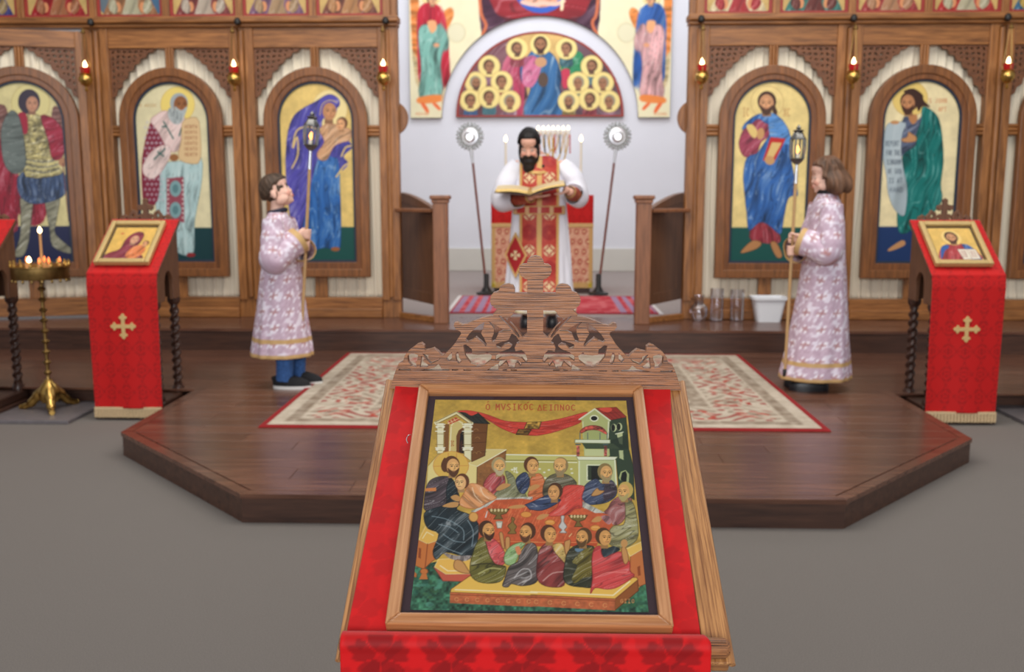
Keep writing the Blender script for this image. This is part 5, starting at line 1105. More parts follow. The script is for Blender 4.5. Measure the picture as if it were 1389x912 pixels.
for k in range(3): cv.line(a_((372 + 22 * k, 298 - 12 * k), (362 + 22 * k, 280 - 11 * k)), 1.2, (244, 222, 170), 1, 0)
cv.line(a_((362, 294), (440, 258)), 1.1, (244, 222, 170), 1, 0)
cv.line(a_((274, 288), (425, 214), (534, 292)), 6, (238, 230, 178), 1, 0); cv.line(a_((280, 298), (425, 228), (520, 296)), 1.2, (120, 90, 44), .9, 0); cv.line(a_((272, 282), (425, 206), (536, 284)), 1.1, (110, 84, 40), .9, 0)
for x0_, x1_ in ((282, 334), (478, 536)):
    cv.poly(a_((x0_, 290), (x1_, 290), (x1_ - 4, 512 if x0_ < 400 else 568), (x0_ + 2, 512 if x0_ < 400 else 530)), (240, 234, 192), 0, edge=(140, 116, 64))
    for y in (300, 325, 350, 370, 448, 470, 490): cv.line(a_((x0_ - 8, y), (x1_ + 6, y)), 2.2 if y in (300, 350, 470) else 1.1, (250, 248, 224) if y in (300, 350, 470) else (150, 126, 74), 1, 0)
    for y in (318, 482): cv.ell(*A(x0_ + 2, y), 2.2, 1.8, (246, 242, 214)); cv.ell(*A(x1_ - 6, y), 2.4, 1.8, (246, 242, 214))
# right house
cv.poly(b_((568, 272), (692, 250), (704, 365), (712, 480), (748, 612), (752, 850), (640, 770), (622, 560), (568, 532)), (52, 70, 50), 0, edge=(20, 30, 20)); cv.poly(b_((472, 182), (622, 175), (696, 246), (572, 271)), (164, 52, 42), 0, edge=(90, 24, 20))
for k in range(3): cv.line(b_((505 + 38 * k, 182), (606 + 30 * k, 264 - 5 * k)), 1, (110, 30, 26), .8, 0)
cv.line(b_((515, 222), (662, 212)), 1, (110, 30, 26), .8, 0); cv.poly(b_((500, 182), (580, 178), (590, 200), (555, 212), (515, 200)), (226, 84, 66))
cv.poly(b_((356, 262), (465, 186), (576, 271), (564, 400), (575, 530), (388, 530), (380, 280)), (188, 194, 126), 0); cv.line(b_((354, 264), (465, 188), (576, 272)), 3, (232, 236, 200), 1, 0); cv.line(b_((566, 280), (562, 400)), 2, (232, 236, 200), 1, 0); cv.line(b_((378, 280), (384, 400)), 2, (222, 228, 180), 1, 0)
cv.ell(*B(461, 256), 6, 4.6, (236, 238, 206)); cv.ell(*B(461, 256), 4.3, 3, (18, 22, 18))
for x, y in ((604, 325), (644, 318)): cv.ell(*B(x, y), 4, 5.4, (206, 214, 160)); cv.ell(*B(x - 5, y), 2.6, 4.8, (20, 26, 20))
cv.poly(b_((625, 372), (668, 358), (668, 448), (645, 440)), (206, 212, 156), 0); cv.line(b_((618, 370), (672, 356)), 2, (236, 238, 206), 1, 0); cv.poly(b_((640, 490), (672, 490), (676, 560), (645, 545)), (196, 204, 150), 0)
cv.poly(b_((575, 420), (705, 370), (712, 480), (600, 480)), (34, 50, 36), 0, alpha=.7); cv.poly(b_((372, 438), (600, 440), (650, 478), (400, 478)), (64, 80, 56), 0); cv.poly(b_((392, 482), (560, 485), (560, 532), (392, 530)), (206, 212, 156), 0)
cv.poly(b_((358, 352), (390, 322), (450, 307), (520, 322), (557, 368), (540, 370), (500, 348), (455, 340), (410, 346), (372, 364)), (172, 74, 62), grain=.7, edge=(110, 40, 36)); cv.poly(b_((376, 362), (420, 344), (490, 344), (548, 372), (548, 405), (380, 405)), (170, 180, 112), 0, alpha=.7)
for x in (358, 414, 504, 556): cv.line(b_((x, 362), (x, 408)), 1.5, (110, 120, 112), 1, 0)
cv.poly(b_((322, 410), (578, 412), (578, 438), (320, 434)), (230, 236, 204), 0, edge=(110, 120, 80))
for x in (344, 544): cv.poly(b_((x - 11, 456), (x + 11, 456), (x + 11, 532), (x - 11, 532)), (186, 96, 84), 0, grain=.8); cv.line(b_((x - 14, 446), (x + 14, 446)), 2.6, (70, 90, 100), 1, 0)
cv.poly(b_((344, 558), (614, 560), (622, 745), (346, 745)), (198, 204, 146), 0); cv.poly(b_((330, 534), (632, 536), (612, 560), (345, 560)), (238, 240, 212), 0, edge=(130, 136, 90)); cv.line(b_((352, 568), (352, 740)), 2.2, (230, 234, 196), 1, 0)
cv.poly(b_((405, 592), (530, 592), (530, 710), (405, 710)), (232, 236, 200), 0); cv.poly(b_((415, 600), (522, 600), (522, 705), (415, 705)), (52, 64, 46), 0); cv.poly(b_((440, 606), (500, 606), (500, 705), (440, 705)), (22, 26, 22), 0); cv.line(b_((612, 562), (622, 740)), 2.2, (236, 240, 206), 1, 0)
cv.poly(b_((640, 690), (655, 645), (690, 632), (716, 662), (712, 735), (650, 705)), (180, 190, 130), 0); cv.poly(b_((655, 690), (664, 652), (690, 640), (700, 665), (694, 728), (655, 706)), (20, 26, 22), 0)
# ground, throne, stools
cv.poly(c_((150, 470), (350, 440), (600, 560), (440, 640)) + d_((0, 640), (780, 640), (850, 560), (870, 830)) + c_((130, 830)), (58, 106, 80), 0, grain=.7)
for k in range(26): x, y = random.uniform(150, 440), random.uniform(500, 790); cv.ell(*Cc(x, y), random.uniform(2, 6), random.uniform(2, 4), random.choice([(36, 84, 70), (84, 150, 120), (70, 110, 70), (96, 160, 140)]), alpha=.5)
for k in range(14): x, y = random.uniform(640, 850), random.uniform(620, 800); cv.ell(*D(x, y), random.uniform(2, 5), random.uniform(2, 4), random.choice([(60, 116, 74), (50, 96, 60), (84, 140, 90)]), alpha=.5)
cv.poly(c_((200, 282), (268, 312), (342, 285), (330, 420), (300, 440), (240, 496), (178, 470)), (206, 122, 60), 0, edge=(130, 60, 30)); cv.poly(c_((205, 282), (255, 180), (350, 240), (345, 285), (268, 312)), (236, 190, 92), 0, edge=(246, 226, 170)); cv.line(c_((232, 272), (262, 225), (310, 250)), 1.4, (246, 232, 180), 1, 0); cv.poly(c_((205, 340), (222, 345), (218, 420), (200, 410)), (150, 74, 36), 0); cv.line(c_((268, 312), (250, 490)), 1.2, (140, 70, 34), 1, 0)
cv.ell(*Cc(243, 512), 5.2, 4, (206, 122, 60), edge=(130, 60, 30)); cv.poly(c_((226, 530), (260, 530), (270, 570), (206, 570)), (206, 122, 60), 0); cv.poly(c_((168, 510), (190, 530), (186, 556), (165, 550)), (196, 112, 54), 0)
cv.poly(c_((312, 480), (398, 532), (600, 528), (540, 585), (380, 582)), (202, 94, 72), 0, edge=(130, 50, 36)); cv.poly(c_((345, 425), (440, 418), (600, 430), (600, 530), (400, 532), (318, 480)), (240, 192, 92), 0, edge=(246, 226, 170)); cv.line(c_((360, 470), (415, 508), (570, 508)), 1.4, (250, 240, 200), 1, 0)
cv.poly(d_((725, 402), (812, 350), (838, 602), (790, 622), (720, 500)), (204, 122, 66), 0, edge=(130, 60, 30)); cv.poly(d_((690, 350), (805, 296), (812, 350), (725, 402)), (238, 194, 96), 0, edge=(246, 230, 180)); cv.poly(d_((775, 480), (795, 470), (800, 540), (782, 545)), (150, 74, 36), 0)
SK = (206, 154, 92)
# back row
cv.poly(a_((700, 652), (655, 680), (622, 740), (650, 785), (705, 832), (765, 800), (775, 680)), (192, 84, 84), fold=(40, 9, .8), edge=(110, 36, 40)); cv.poly(a_((780, 642), (835, 670), (872, 750), (935, 830), (800, 842), (705, 836), (715, 790), (800, 745)), (146, 146, 108), fold=(60, 9, .8), edge=(80, 80, 50)); cv.poly(a_((712, 772), (760, 732), (815, 735), (808, 752), (740, 782)), SK)
cv.poly(a_((930, 648), (872, 680), (858, 722), (882, 790), (925, 800), (960, 720)), (54, 68, 100), fold=(40, 8, .9), edge=(24, 30, 50)); cv.poly(a_((965, 690), (1020, 656), (1062, 700), (1068, 825), (950, 825), (962, 765)), (222, 124, 72), fold=(60, 9, .6), edge=(150, 70, 36)); cv.poly(a_((945, 768), (990, 738), (1030, 742), (1020, 762), (965, 785)), SK)
cv.poly(b_((180, 658), (120, 690), (92, 750), (98, 825), (200, 810), (330, 745), (302, 690), (250, 662)), (110, 104, 78), fold=(70, 9, .9), edge=(56, 50, 34))
cv.poly(b_((478, 695), (410, 730), (362, 800), (368, 856), (420, 884), (500, 880), (565, 862), (618, 820), (624, 760), (585, 706), (520, 735)), (70, 82, 110), fold=(45, 9, .9), edge=(30, 36, 56)); cv.poly(b_((540, 735), (590, 715), (628, 765), (600, 830), (530, 850)), (74, 62, 74), fold=(70, 8, .7)); cv.poly(b_((442, 812), (480, 765), (500, 780), (535, 785), (500, 812), (455, 822)), SK, edge=(120, 76, 40))
cv.poly(b_((645, 825), (590, 860), (560, 912)) + d_((500, 120), (560, 165), (640, 170), (700, 100)) + b_((735, 850), (700, 828)), (168, 104, 100), fold=(40, 8, .8), edge=(100, 50, 50))
# table
cv.poly(a_((585, 912), (650, 870), (712, 840), (985, 832)) + b_((60, 828), (200, 850), (380, 850)) + d_((430, 60), (560, 100), (600, 180), (560, 240), (480, 312), (0, 312)) + c_((1060, 308), (640, 305), (628, 150), (600, 75)), (206, 98, 58), 0, grain=.12)
cv.poly(c_((640, 280), (1070, 288)) + d_((0, 290), (490, 292), (480, 330), (0, 330)) + c_((1070, 330), (640, 330)), (196, 84, 46), 0); cv.line(c_((640, 290), (1070, 298)) + d_((0, 300), (480, 302)), 1.6, (226, 140, 84), 1, 0)
for k in range(30):
    x, y = random.uniform(700, 1060), random.uniform(0, 130); p0, p1 = Cc(x, y), Cc(x - 30, y + 60); cv.line([p0, p1], .8, (236, 150, 96), .7, 0)
    x, y = random.uniform(0, 480), random.uniform(10, 240); cv.line([D(x, y), D(x - 25, y + 50)], .8, (236, 150, 96), .7, 0)
for L_ in (a_((600, 900), (690, 845), (720, 842), (640, 905)), a_((690, 838), (980, 826), (975, 850), (900, 840), (720, 850)), b_((345, 880), (385, 865), (400, 900), (430, 910), (390, 912)), d_((350, 10), (375, 0), (500, 65), (540, 85), (470, 88), (400, 55)), c_((580, 75), (700, 20), (740, 0), (690, 40), (610, 85))): cv.poly(L_, (206, 206, 190), 0, fold=(30, 6, .7))
# Judas-like reaching figure: only cloth and arm shapes
cv.poly(b_((245, 750), (330, 742), (390, 756), (372, 820), (372, 905)) + d_((320, 55), (262, 100), (150, 110), (128, 96), (190, 50)) + b_((205, 865), (228, 800)), (222, 82, 68), fold=(50, 10, .5), edge=(150, 40, 36)); cv.poly(d_((40, 130), (70, 98), (130, 96), (125, 108), (80, 135)), (206, 152, 92))
cv.poly(b_((130, 812), (40, 850), (0, 868)) + a_((925, 885), (905, 905)) + c_((980, 30), (1010, 60)) + d_((0, 62), (80, 68), (170, 30)) + b_((218, 850), (165, 835)), (58, 74, 108), fold=(80, 9, 1.), edge=(24, 30, 50)); cv.poly(c_((850, 48), (900, 30), (970, 28), (975, 45), (900, 56)), SK)
cv.poly(d_((690, 0), (742, 10), (772, 120), (782, 250), (740, 312), (680, 340), (600, 330), (560, 295), (558, 245), (600, 182), (676, 172), (690, 90)), (166, 160, 110), fold=(70, 9, .9), edge=(90, 84, 50)); cv.poly(d_((440, 150), (480, 112), (520, 118), (500, 150)), SK); cv.poly(d_((510, 115), (560, 105), (590, 150), (560, 170)), (186, 130, 130), fold=(40, 6, .8))
# Christ and the leaning figure
cv.ell(*A(385, 600), 24, 19.5, (230, 190, 92), edge=(206, 130, 60), ew=1); cv.line(a_((262, 605), (505, 600)), .9, (206, 120, 60), .8, 0); cv.line(a_((365, 510), (365, 560)), .9, (206, 120, 60), .8, 0); cv.line(a_((425, 510), (425, 560)), .9, (206, 120, 60), .8, 0)
cv.poly(a_((300, 680), (232, 710), (200, 780), (188, 880)) + c_((246, 60), (300, 90), (410, 40)) + a_((440, 860), (440, 800), (410, 720), (370, 682)), (98, 84, 90), fold=(60, 10, 1.), edge=(40, 32, 36))
cv.poly(a_((375, 690), (412, 730), (432, 800), (455, 870)) + c_((480, 60), (580, 100), (628, 150), (640, 200), (626, 330), (600, 392), (530, 402), (400, 372), (332, 425), (308, 362), (350, 240), (272, 200), (243, 130), (262, 70)) + a_((345, 880), (350, 790)), (36, 50, 56), fold=(40, 13, .8), edge=(14, 20, 24))
for L_ in (((300, 110), (400, 130), (480, 170), (530, 215), (530, 285)), ((350, 170), (430, 190), (490, 230)), ((330, 300), (420, 350), (520, 385)), ((560, 140), (600, 220), (590, 330)), ((380, 240), (460, 290), (540, 300))): cv.line(c_(*L_), 1.3, (150, 170, 176), .8)
cv.poly(c_((385, 375), (480, 398), (585, 396), (570, 425), (520, 438), (430, 418)), (160, 148, 142), fold=(5, 8, .9)); cv.poly(c_((470, 430), (522, 440), (562, 500), (578, 525), (520, 522), (462, 488)), SK, edge=(110, 64, 34))
cv.poly(a_((198, 766), (278, 760), (276, 786), (198, 788)), (226, 140, 76), 0)
cv.poly(a_((515, 735), (600, 742), (680, 800), (715, 838), (650, 868), (590, 905), (520, 912), (455, 890), (450, 850), (480, 800)), (236, 168, 110), fold=(130, 11, .6), edge=(180, 96, 50)); cv.line(a_((540, 760), (560, 820), (610, 870)), 1.6, (252, 226, 190), .8); cv.line(a_((600, 760), (620, 810), (660, 840)), 1.6, (252, 226, 190), .8)
cv.poly(a_((383, 828), (420, 812), (455, 835), (440, 862), (400, 850)), SK); cv.poly(a_((340, 890), (400, 872), (440, 868), (430, 900), (370, 905)), SK); cv.poly(c_((375, 35), (440, 8), (490, 10), (480, 40), (410, 45)), SK)
cv.ell(*Cc(603, 116), 6.2, 6.4, (228, 172, 92), edge=(160, 96, 40))
HB = (96, 58, 32); HG = (176, 160, 116)
cv.face(*A(395, 602), 11, .5, HB, (218, 168, 106), (92, 56, 34)); cv.poly(a_((325, 560), (345, 545), (352, 640), (325, 640), (312, 600)), HB)
cv.face(*A(460, 720), 9.5, -.55, (104, 62, 36), (226, 178, 120))
cv.face(*A(735, 602), 9.8, .2, HG, (220, 170, 106), (196, 184, 146)); cv.face(*A(975, 600), 10, .5, HB, (214, 162, 100)); cv.face(*B(215, 605), 10, -.3, (150, 128, 84), (216, 168, 106), (160, 140, 100), bald=True)
cv.face(*B(172, 790), 10, -.5, (84, 52, 30), (206, 154, 94)); cv.face(*B(545, 650), 10.2, .4, (146, 124, 76), (214, 164, 102), (170, 150, 104)); cv.face(*B(682, 785), 10.2, -.6, (206, 178, 96), (214, 164, 100), (186, 170, 110))
# things on the table
for pts in (c_((708, 58), (862, 58), (842, 88), (800, 102), (815, 132), (752, 132), (770, 102), (730, 90)), d_((274, 103), (412, 103), (392, 135), (352, 150), (378, 187), (318, 187), (336, 150), (296, 130))):
    cv.poly(pts, (124, 104, 52), 0, edge=(60, 46, 20)); (x0_, y0_), (x1_, _) = pts[0], pts[1]
    for k in range(5): cv.ell(x0_ + (x1_ - x0_) * (.16 + .17 * k), y0_ + 1.6, 1.6, 2.2, (222, 206, 150))
cv.poly(c_((766, 150), (814, 150), (806, 197), (776, 197)), (222, 224, 206), 0, edge=(120, 120, 100)); cv.ell(*Cc(790, 152), 4.3, 1.2, (180, 184, 160)); cv.poly(c_((880, 118), (902, 128), (893, 155), (916, 186), (902, 212), (912, 236), (852, 236), (872, 212), (852, 182), (880, 152)), (142, 116, 58), edge=(70, 54, 22)); cv.poly(d_((220, 110), (244, 110), (240, 150), (262, 186), (244, 210), (260, 230), (210, 230), (226, 210), (203, 186), (222, 150)), (206, 208, 200), edge=(110, 110, 104))
for x, y in ((140, 156), (470, 196)): cv.ell(*D(x, y), 7, 4, (230, 160, 76), edge=(170, 90, 40)); cv.line([D(x - 20, y - 5), D(x + 20, y - 5)], 1, (250, 210, 140), .8, 0)
cv.ell(*Cc(985, 98), 7.4, 4, (230, 160, 76), edge=(170, 90, 40)); cv.poly(c_((685, 120), (700, 70), (706, 75), (695, 122)), (226, 222, 214), 0); cv.poly(d_((275, 258), (300, 230), (300, 240), (280, 264)), (232, 200, 140), 0)
# front bench and front row
cv.poly(d_((614, 712), (778, 574), (784, 652), (610, 798)), (152, 88, 42), 0, edge=(90, 46, 20)); cv.poly(c_((432, 664), (1066, 690)) + d_((0, 682), (616, 712), (612, 797), (0, 765)) + c_((1066, 772), (430, 742)), (194, 106, 64), 0, grain=.15); cv.poly(c_((438, 642), (575, 545)) + d_((0, 560), (600, 560), (770, 556), (780, 572), (614, 712), (0, 682)) + c_((1066, 690), (434, 664)), (236, 194, 90), 0, edge=(120, 60, 26)); cv.line(c_((470, 645), (1066, 668)) + d_((0, 660), (600, 686), (720, 585)), 1.8, (250, 238, 190), 1, 0)
cv.line(c_((436, 680), (1066, 704)) + d_((0, 698), (612, 728)), 1.2, (120, 56, 30), .8, 0)
for k in range(8): x = 480 + 75 * k; cv.ring(*Cc(x, 715 + .03 * (x - 480)), 2.4, .9, (226, 160, 100), 30, 330)
for k in range(6): x = 40 + 100 * k; cv.ring(*D(x, 732 + .05 * x), 2.6, .9, (226, 160, 100), 30, 330)
cv.text('GIIO', *D(650, 715), 20, 5, (226, 160, 100), .9)
cv.poly(c_((690, 282), (752, 278), (802, 330), (834, 390), (826, 456), (780, 466), (738, 432), (698, 350)), (226, 96, 96), fold=(50, 9, .7), edge=(150, 40, 50)); cv.poly(c_((668, 262), (624, 308), (592, 400), (578, 470), (584, 542), (640, 588), (740, 598), (812, 572), (838, 480), (775, 472), (722, 402), (690, 300)), (124, 118, 54), fold=(55, 12, .9), edge=(52, 48, 18)); cv.poly(c_((790, 235), (812, 230), (822, 270), (828, 345), (808, 330)), SK, edge=(120, 70, 40)); cv.poly(c_((835, 270), (862, 262), (868, 290), (862, 360), (838, 350)), SK, edge=(120, 70, 40)); cv.line(c_((590, 470), (700, 455), (830, 475)), 1.8, (50, 46, 20), .9); cv.line(c_((640, 530), (720, 490), (800, 495)), 2.5, (190, 186, 120), .8)
cv.poly(c_((912, 308), (985, 303), (945, 352), (918, 425), (892, 464), (840, 460), (824, 412), (852, 350)), (152, 188, 124), fold=(60, 8, .8), edge=(80, 104, 60)); cv.poly(c_((1000, 308), (1052, 318), (1072, 400), (1074, 552), (1040, 602), (950, 617), (880, 602), (852, 626), (814, 617), (832, 560), (862, 480), (922, 442), (942, 380)), (112, 102, 98), fold=(50, 11, 1.), edge=(44, 38, 36)); cv.poly(c_((905, 340), (935, 330), (950, 375), (925, 392)), (226, 140, 96)); cv.line(c_((900, 560), (950, 500), (1010, 500), (1020, 560), (960, 590)), 1.8, (206, 200, 196), .8)
cv.poly(d_((165, 318), (222, 308), (248, 360), (254, 445), (200, 425), (160, 362)), (226, 192, 112), fold=(40, 8, .7), edge=(150, 110, 50)); cv.poly(d_((112, 308), (62, 358), (46, 450), (44, 552), (80, 606), (160, 627), (242, 612), (252, 505), (246, 455), (180, 382), (148, 322)), (152, 66, 62), fold=(55, 11, .9), edge=(76, 24, 26)); cv.poly(d_((245, 300), (270, 285), (285, 280), (288, 310), (268, 400), (250, 370)), SK, edge=(120, 70, 40)); cv.line(d_((90, 580), (160, 525), (245, 515)), 2, (214, 170, 160), .8)
cv.poly(d_((332, 322), (272, 368), (250, 450), (238, 562), (280, 612), (380, 627), (442, 627), (448, 560), (442, 420), (462, 340), (412, 322)), (56, 58, 40), fold=(60, 12, .7), edge=(20, 22, 14)); cv.poly(d_((395, 350), (460, 345), (440, 420), (442, 540), (380, 560), (320, 600), (300, 560), (340, 470), (300, 440)), (120, 108, 44), fold=(40, 10, .9)); cv.poly(d_((320, 345), (385, 350), (340, 372)), (110, 140, 160))
cv.poly(d_((515, 330), (560, 340), (602, 328), (652, 350), (600, 385), (535, 412), (512, 380)), (46, 58, 64), fold=(30, 7, .8)); cv.poly(d_((482, 330), (456, 360), (444, 450), (450, 560), (434, 672), (468, 632), (560, 642), (640, 622), (752, 545), (722, 512), (718, 442), (660, 372), (600, 382), (536, 412), (512, 372), (512, 330)), (216, 78, 76), fold=(65, 12, .6), edge=(140, 34, 36)); cv.poly(d_((660, 345), (690, 340), (712, 420), (695, 458), (674, 442)), SK, edge=(120, 70, 40)); cv.ell(*D(680, 308), 4.6, 5.6, SK); cv.line(d_((470, 560), (560, 520), (700, 520)), 1.6, (244, 140, 130), .8)
for f, x, y, l, hr_, bd in ((Cc, 705, 210, .75, (74, 46, 28), (70, 44, 28)), (Cc, 990, 225, -.75, (84, 50, 30), (96, 60, 36)), (D, 135, 240, .7, (90, 54, 32), None), (D, 380, 262, -.7, (92, 66, 36), (100, 72, 40)), (D, 535, 262, .7, (84, 56, 32), None)): cv.face(*f(x, y), 10.4, l, hr_, (206, 154, 90), bd)
picture('painting', cv, -.15, .15, 0, .389, 0, 'icon_paint', ic, M=Matrix(((1, 0, 0, 0), (0, 0, 1, 0), (0, -1, 0, 0), (0, 0, 0, 1))))
ic.matrix_world = MD
# ------------------------------------------------------------------ people
def unit(v): v = np.asarray(v, float); return v / (np.linalg.norm(v) + 1e-9)
class Body:
    """a figure modelled from overlapping forms that are fused into one continuous skin"""
    def __init__(s): s.V = []; s.F = []; s.n = 0
    def add(s, V, F): s.V += [tuple(v) for v in V]; s.F += [tuple(i + s.n for i in f) for f in F]; s.n += len(V)
    def ell(s, c, r, M=None, nu=18, nv=12):
        V = []; F = []; Mn = np.eye(3) if M is None else np.asarray(M)
        r = np.broadcast_to(np.asarray(r, float), (3,))
        for j in range(1, nv):
            t = PI * j / nv
            for i in range(nu): a = 2 * PI * i / nu; V.append(np.array([math.sin(t) * math.cos(a), math.sin(t) * math.sin(a), math.cos(t)]))
        V += [np.array([0, 0, 1.]), np.array([0, 0, -1.])]; b = len(V) - 2
        F = [(j * nu + i, j * nu + nu + i, j * nu + nu + (i + 1) % nu, j * nu + (i + 1) % nu) for j in range(nv - 2) for i in range(nu)]
        F += [(b, i, (i + 1) % nu) for i in range(nu)] + [(b + 1, (nv - 2) * nu + (i + 1) % nu, (nv - 2) * nu + i) for i in range(nu)]
        s.add([Mn @ (v * r) + np.asarray(c, float) for v in V], F)
    def cap(s, a, ra, b, rb, seg=14):
        a, b = np.asarray(a, float), np.asarray(b, float); d = unit(b - a)
        P = [a - d * ra * k for k in (.98, .7, .35)] + [a, b] + [b + d * rb * k for k in (.35, .7, .98)]
        R = [ra * .2, ra * .71, ra * .94, ra, rb, rb * .94, rb * .71, rb * .2]
        V, F = tubeVF(P, R, seg); s.add(V, F)
    def chain(s, P, R):
        for i in range(len(P) - 1): s.cap(P[i], R[i], P[i + 1], R[i + 1])
    def build(s, name, voxel, colf, m, parent, it=4):
        me = bpy.data.meshes.new('raw'); me.from_pydata(s.V, [], s.F); ob = bpy.data.objects.new('raw', me); scene.collection.objects.link(ob)
        rm = ob.modifiers.new('r', 'REMESH'); rm.mode = 'VOXEL'; rm.voxel_size = voxel
        sm_ = ob.modifiers.new('s', 'SMOOTH'); sm_.factor = .5; sm_.iterations = it
        bpy.context.view_layer.update(); me2 = bpy.data.meshes.new_from_object(ob.evaluated_get(bpy.context.evaluated_depsgraph_get())); bpy.data.objects.remove(ob)
        me2.name = name; smooth(me2, True); co = np.empty(len(me2.vertices) * 3, np.float32); me2.vertices.foreach_get('co', co)
        setcol(me2, colf(co.reshape(-1, 3).astype(float))); return link(name, me2, m, parent)
def headmat(yaw, pitch, roll=0.):
    """head local: face towards -y, up z. yaw about z, pitch>0 looks down"""
    return np.array(Matrix.Rotation(yaw, 3, 'Z') @ Matrix.Rotation(pitch, 3, 'X') @ Matrix.Rotation(roll, 3, 'Y'))
def add_head(b, c, M, k=1., child=False):
    c = np.asarray(c, float); p = lambda x, y, z: c + M @ (np.array([x, y, z]) * k)
    E_ = lambda x, y, z, r: b.ell(p(x, y, z), np.asarray(r) * k, M)
    E_(0, .016, .03, (.073, .092, .085)); E_(0, -.028, -.03, (.060, .064, .085)); E_(0, -.040, -.080, (.043, .042, .034)); E_(0, -.070, -.099 if child else -.104, (.016, .013, .013))
    b.cap(p(0, -.084 if child else -.088, -.006), .007 * k, p(0, -.094 if child else -.108, -.036), (.0085 if child else .0115) * k)
    for e in (-1, 1):
        E_(e * .010, -.087 if child else -.098, -.039, (.008, .009, .007)); E_(e * .034, -.066, -.040, (.026, .024, .026)); E_(e * .030, -.079, -.004, (.0125, .010, .009)); E_(e * .074, .012, -.018, (.011, .020, .031)); E_(e * .05, -.02, -.07, (.022, .05, .03))
    b.cap(p(-.034, -.075 if child else -.079, .016), .010 * k, p(.034, -.075 if child else -.079, .016), .010 * k); E_(0, -.0885, -.064, (.021, .010, .0055)); E_(0, -.087, -.073, (.018, .010, .006)); E_(0, -.05, .05, (.058, .045, .05))
    return p
def skin_colours(p_head, M, k, base, brow, iris=(60, 80, 90)):
    def f(co):
        L = ((co - p_head) @ M) / k; C = np.tile(lin(base), (len(co), 1)); near = np.linalg.norm(L, axis=1) < .2
        def put(d, r, c, a=1.): nonlocal C; C = mixc(C, lin(c), sstep(r, r * .6, d) * a * near)
        for e in (-1, 1):
            put(np.linalg.norm((L - [e * .036, -.075, -.045]) / [1, 1, .8], axis=1), .03, np.array(base) * [1.03, .86, .84], .6)
            ey = (L - [e * .030, -.088, -.004]); put(np.linalg.norm(ey / [1, 1, .55], axis=1), .014, (230, 222, 214)); put(np.linalg.norm(ey, axis=1), .0065, iris)
            put(np.linalg.norm((L - [e * .032, -.085, .020]) / [1.7, 1, .32], axis=1), .016, brow, .75)
        put(np.linalg.norm((L - [0, -.095, -.068]) / [1.5, 1, .6], axis=1), .017, np.array(base) * [.93, .62, .6], .9)
        return C
    return f
def hair_shell(name, c, M, k, fr, col, parent, nu=72, nv=48, fine=.03, seed=1, cen=(0, .012, .02)):
    """fr(dir xyz arrays) -> (radius in head units, or small where there is no hair)"""
    th = np.linspace(.001, PI - .001, nv); ph = np.linspace(0, 2 * PI, nu, endpoint=False); Tt, Ph = np.meshgrid(th, ph, indexing='ij')
    d = np.stack([np.sin(Tt) * np.cos(Ph), np.sin(Tt) * np.sin(Ph), np.cos(Tt)], -1); r = fr(d[..., 0], d[..., 1], d[..., 2])
    st = vnoise(Ph * 9, Tt * 2.5, seed); r = r * (1 + fine * (st - .5))
    P = (np.asarray(cen) + d * r[..., None]) * k; W = P @ M.T + np.asarray(c); C = mixc(lin(np.array(col) * .7), lin(np.clip(np.array(col) * 1.25, 0, 255)), st)
    return gridmesh(name, W, C, 'hair_paint', parent, wrap=True)
def rings_interp(keys, n):
    keys = np.array(keys, float); t = np.linspace(0, 1, n); z0, z1 = keys[0, 0], keys[-1, 0]; zs = z0 + (z1 - z0) * t
    o = np.argsort(keys[:, 0]); K = keys[o]
    out = [np.interp(zs, K[:, 0], K[:, i]) for i in range(1, keys.shape[1])]
    for i in range(len(out)):
        a = out[i]; ker = np.ones(7) / 7; out[i] = np.convolve(np.pad(a, 3, mode='edge'), ker, 'valid')
    return zs, out
def robe(name, keys, colf, m, parent, nz=130, nu=220, amp=.03, nf=9, seed=2, pw=2.0, close=True):
    """keys: (z, cx, cy, rx, ry) top to bottom"""
    zs, (cx, cy, rx, ry) = rings_interp(keys, nz); ph = np.linspace(0, 2 * PI, nu, endpoint=False)
    Zg, Pg = np.meshgrid(zs, ph, indexing='ij'); f = ((zs[0] - Zg) / (zs[0] - zs[-1])) ** 1.3
    md = 1 + amp * f * (np.sin(nf * Pg + 1.8 * vnoise(Pg * 2, Zg * 2.5, seed) * PI) + .5 * np.sin(2 * nf * Pg + 1 + seed)) + .012 * (vnoise(Pg * 3 + 5, Zg * 7, seed + 3) - .5)
    c, s_ = np.cos(Pg), np.sin(Pg); e = 2 / pw
    X = cx[:, None] + rx[:, None] * md * np.sign(c) * np.abs(c) ** e; Y = cy[:, None] + ry[:, None] * md * np.sign(s_) * np.abs(s_) ** e
    per = (rx + ry)[:, None] / 2 * Pg
    o = gridmesh(name, np.stack([X, Y, Zg], -1), colf(per, Zg, X, Y), m, parent, wrap=True, flip=True); thicken(o, .004)
    return o
def sleeve(name, path, radii, colf, m, parent, n=60, nu=64, flat_=1., fold=.05, seed=3):
    P = catmull(path, max(4, n // (len(path) - 1))); L = np.concatenate([[0], np.cumsum(np.linalg.norm(np.diff(P, axis=0), axis=1))]); t = L / L[-1]
    R = np.interp(t, np.linspace(0, 1, len(radii)), radii); P, Tn, A, B = frames(P); ph = np.linspace(0, 2 * PI, nu, endpoint=False)
    tg, pg = np.meshgrid(t, ph, indexing='ij'); md = 1 + fold * (np.sin(3 * pg + 5 * tg) * vnoise(tg * 5, pg, seed) + .8 * np.sin(tg * 26 + 2 * np.sin(pg)) * .5 * (1 - tg))
    W = P[:, None, :] + (R[:, None] * md)[..., None] * (np.cos(pg)[..., None] * A[:, None, :] + flat_ * np.sin(pg)[..., None] * B[:, None, :])
    o = gridmesh(name, W, colf(pg * R.mean(), tg * L[-1], tg), m, parent, wrap=True); thicken(o, .004); return o
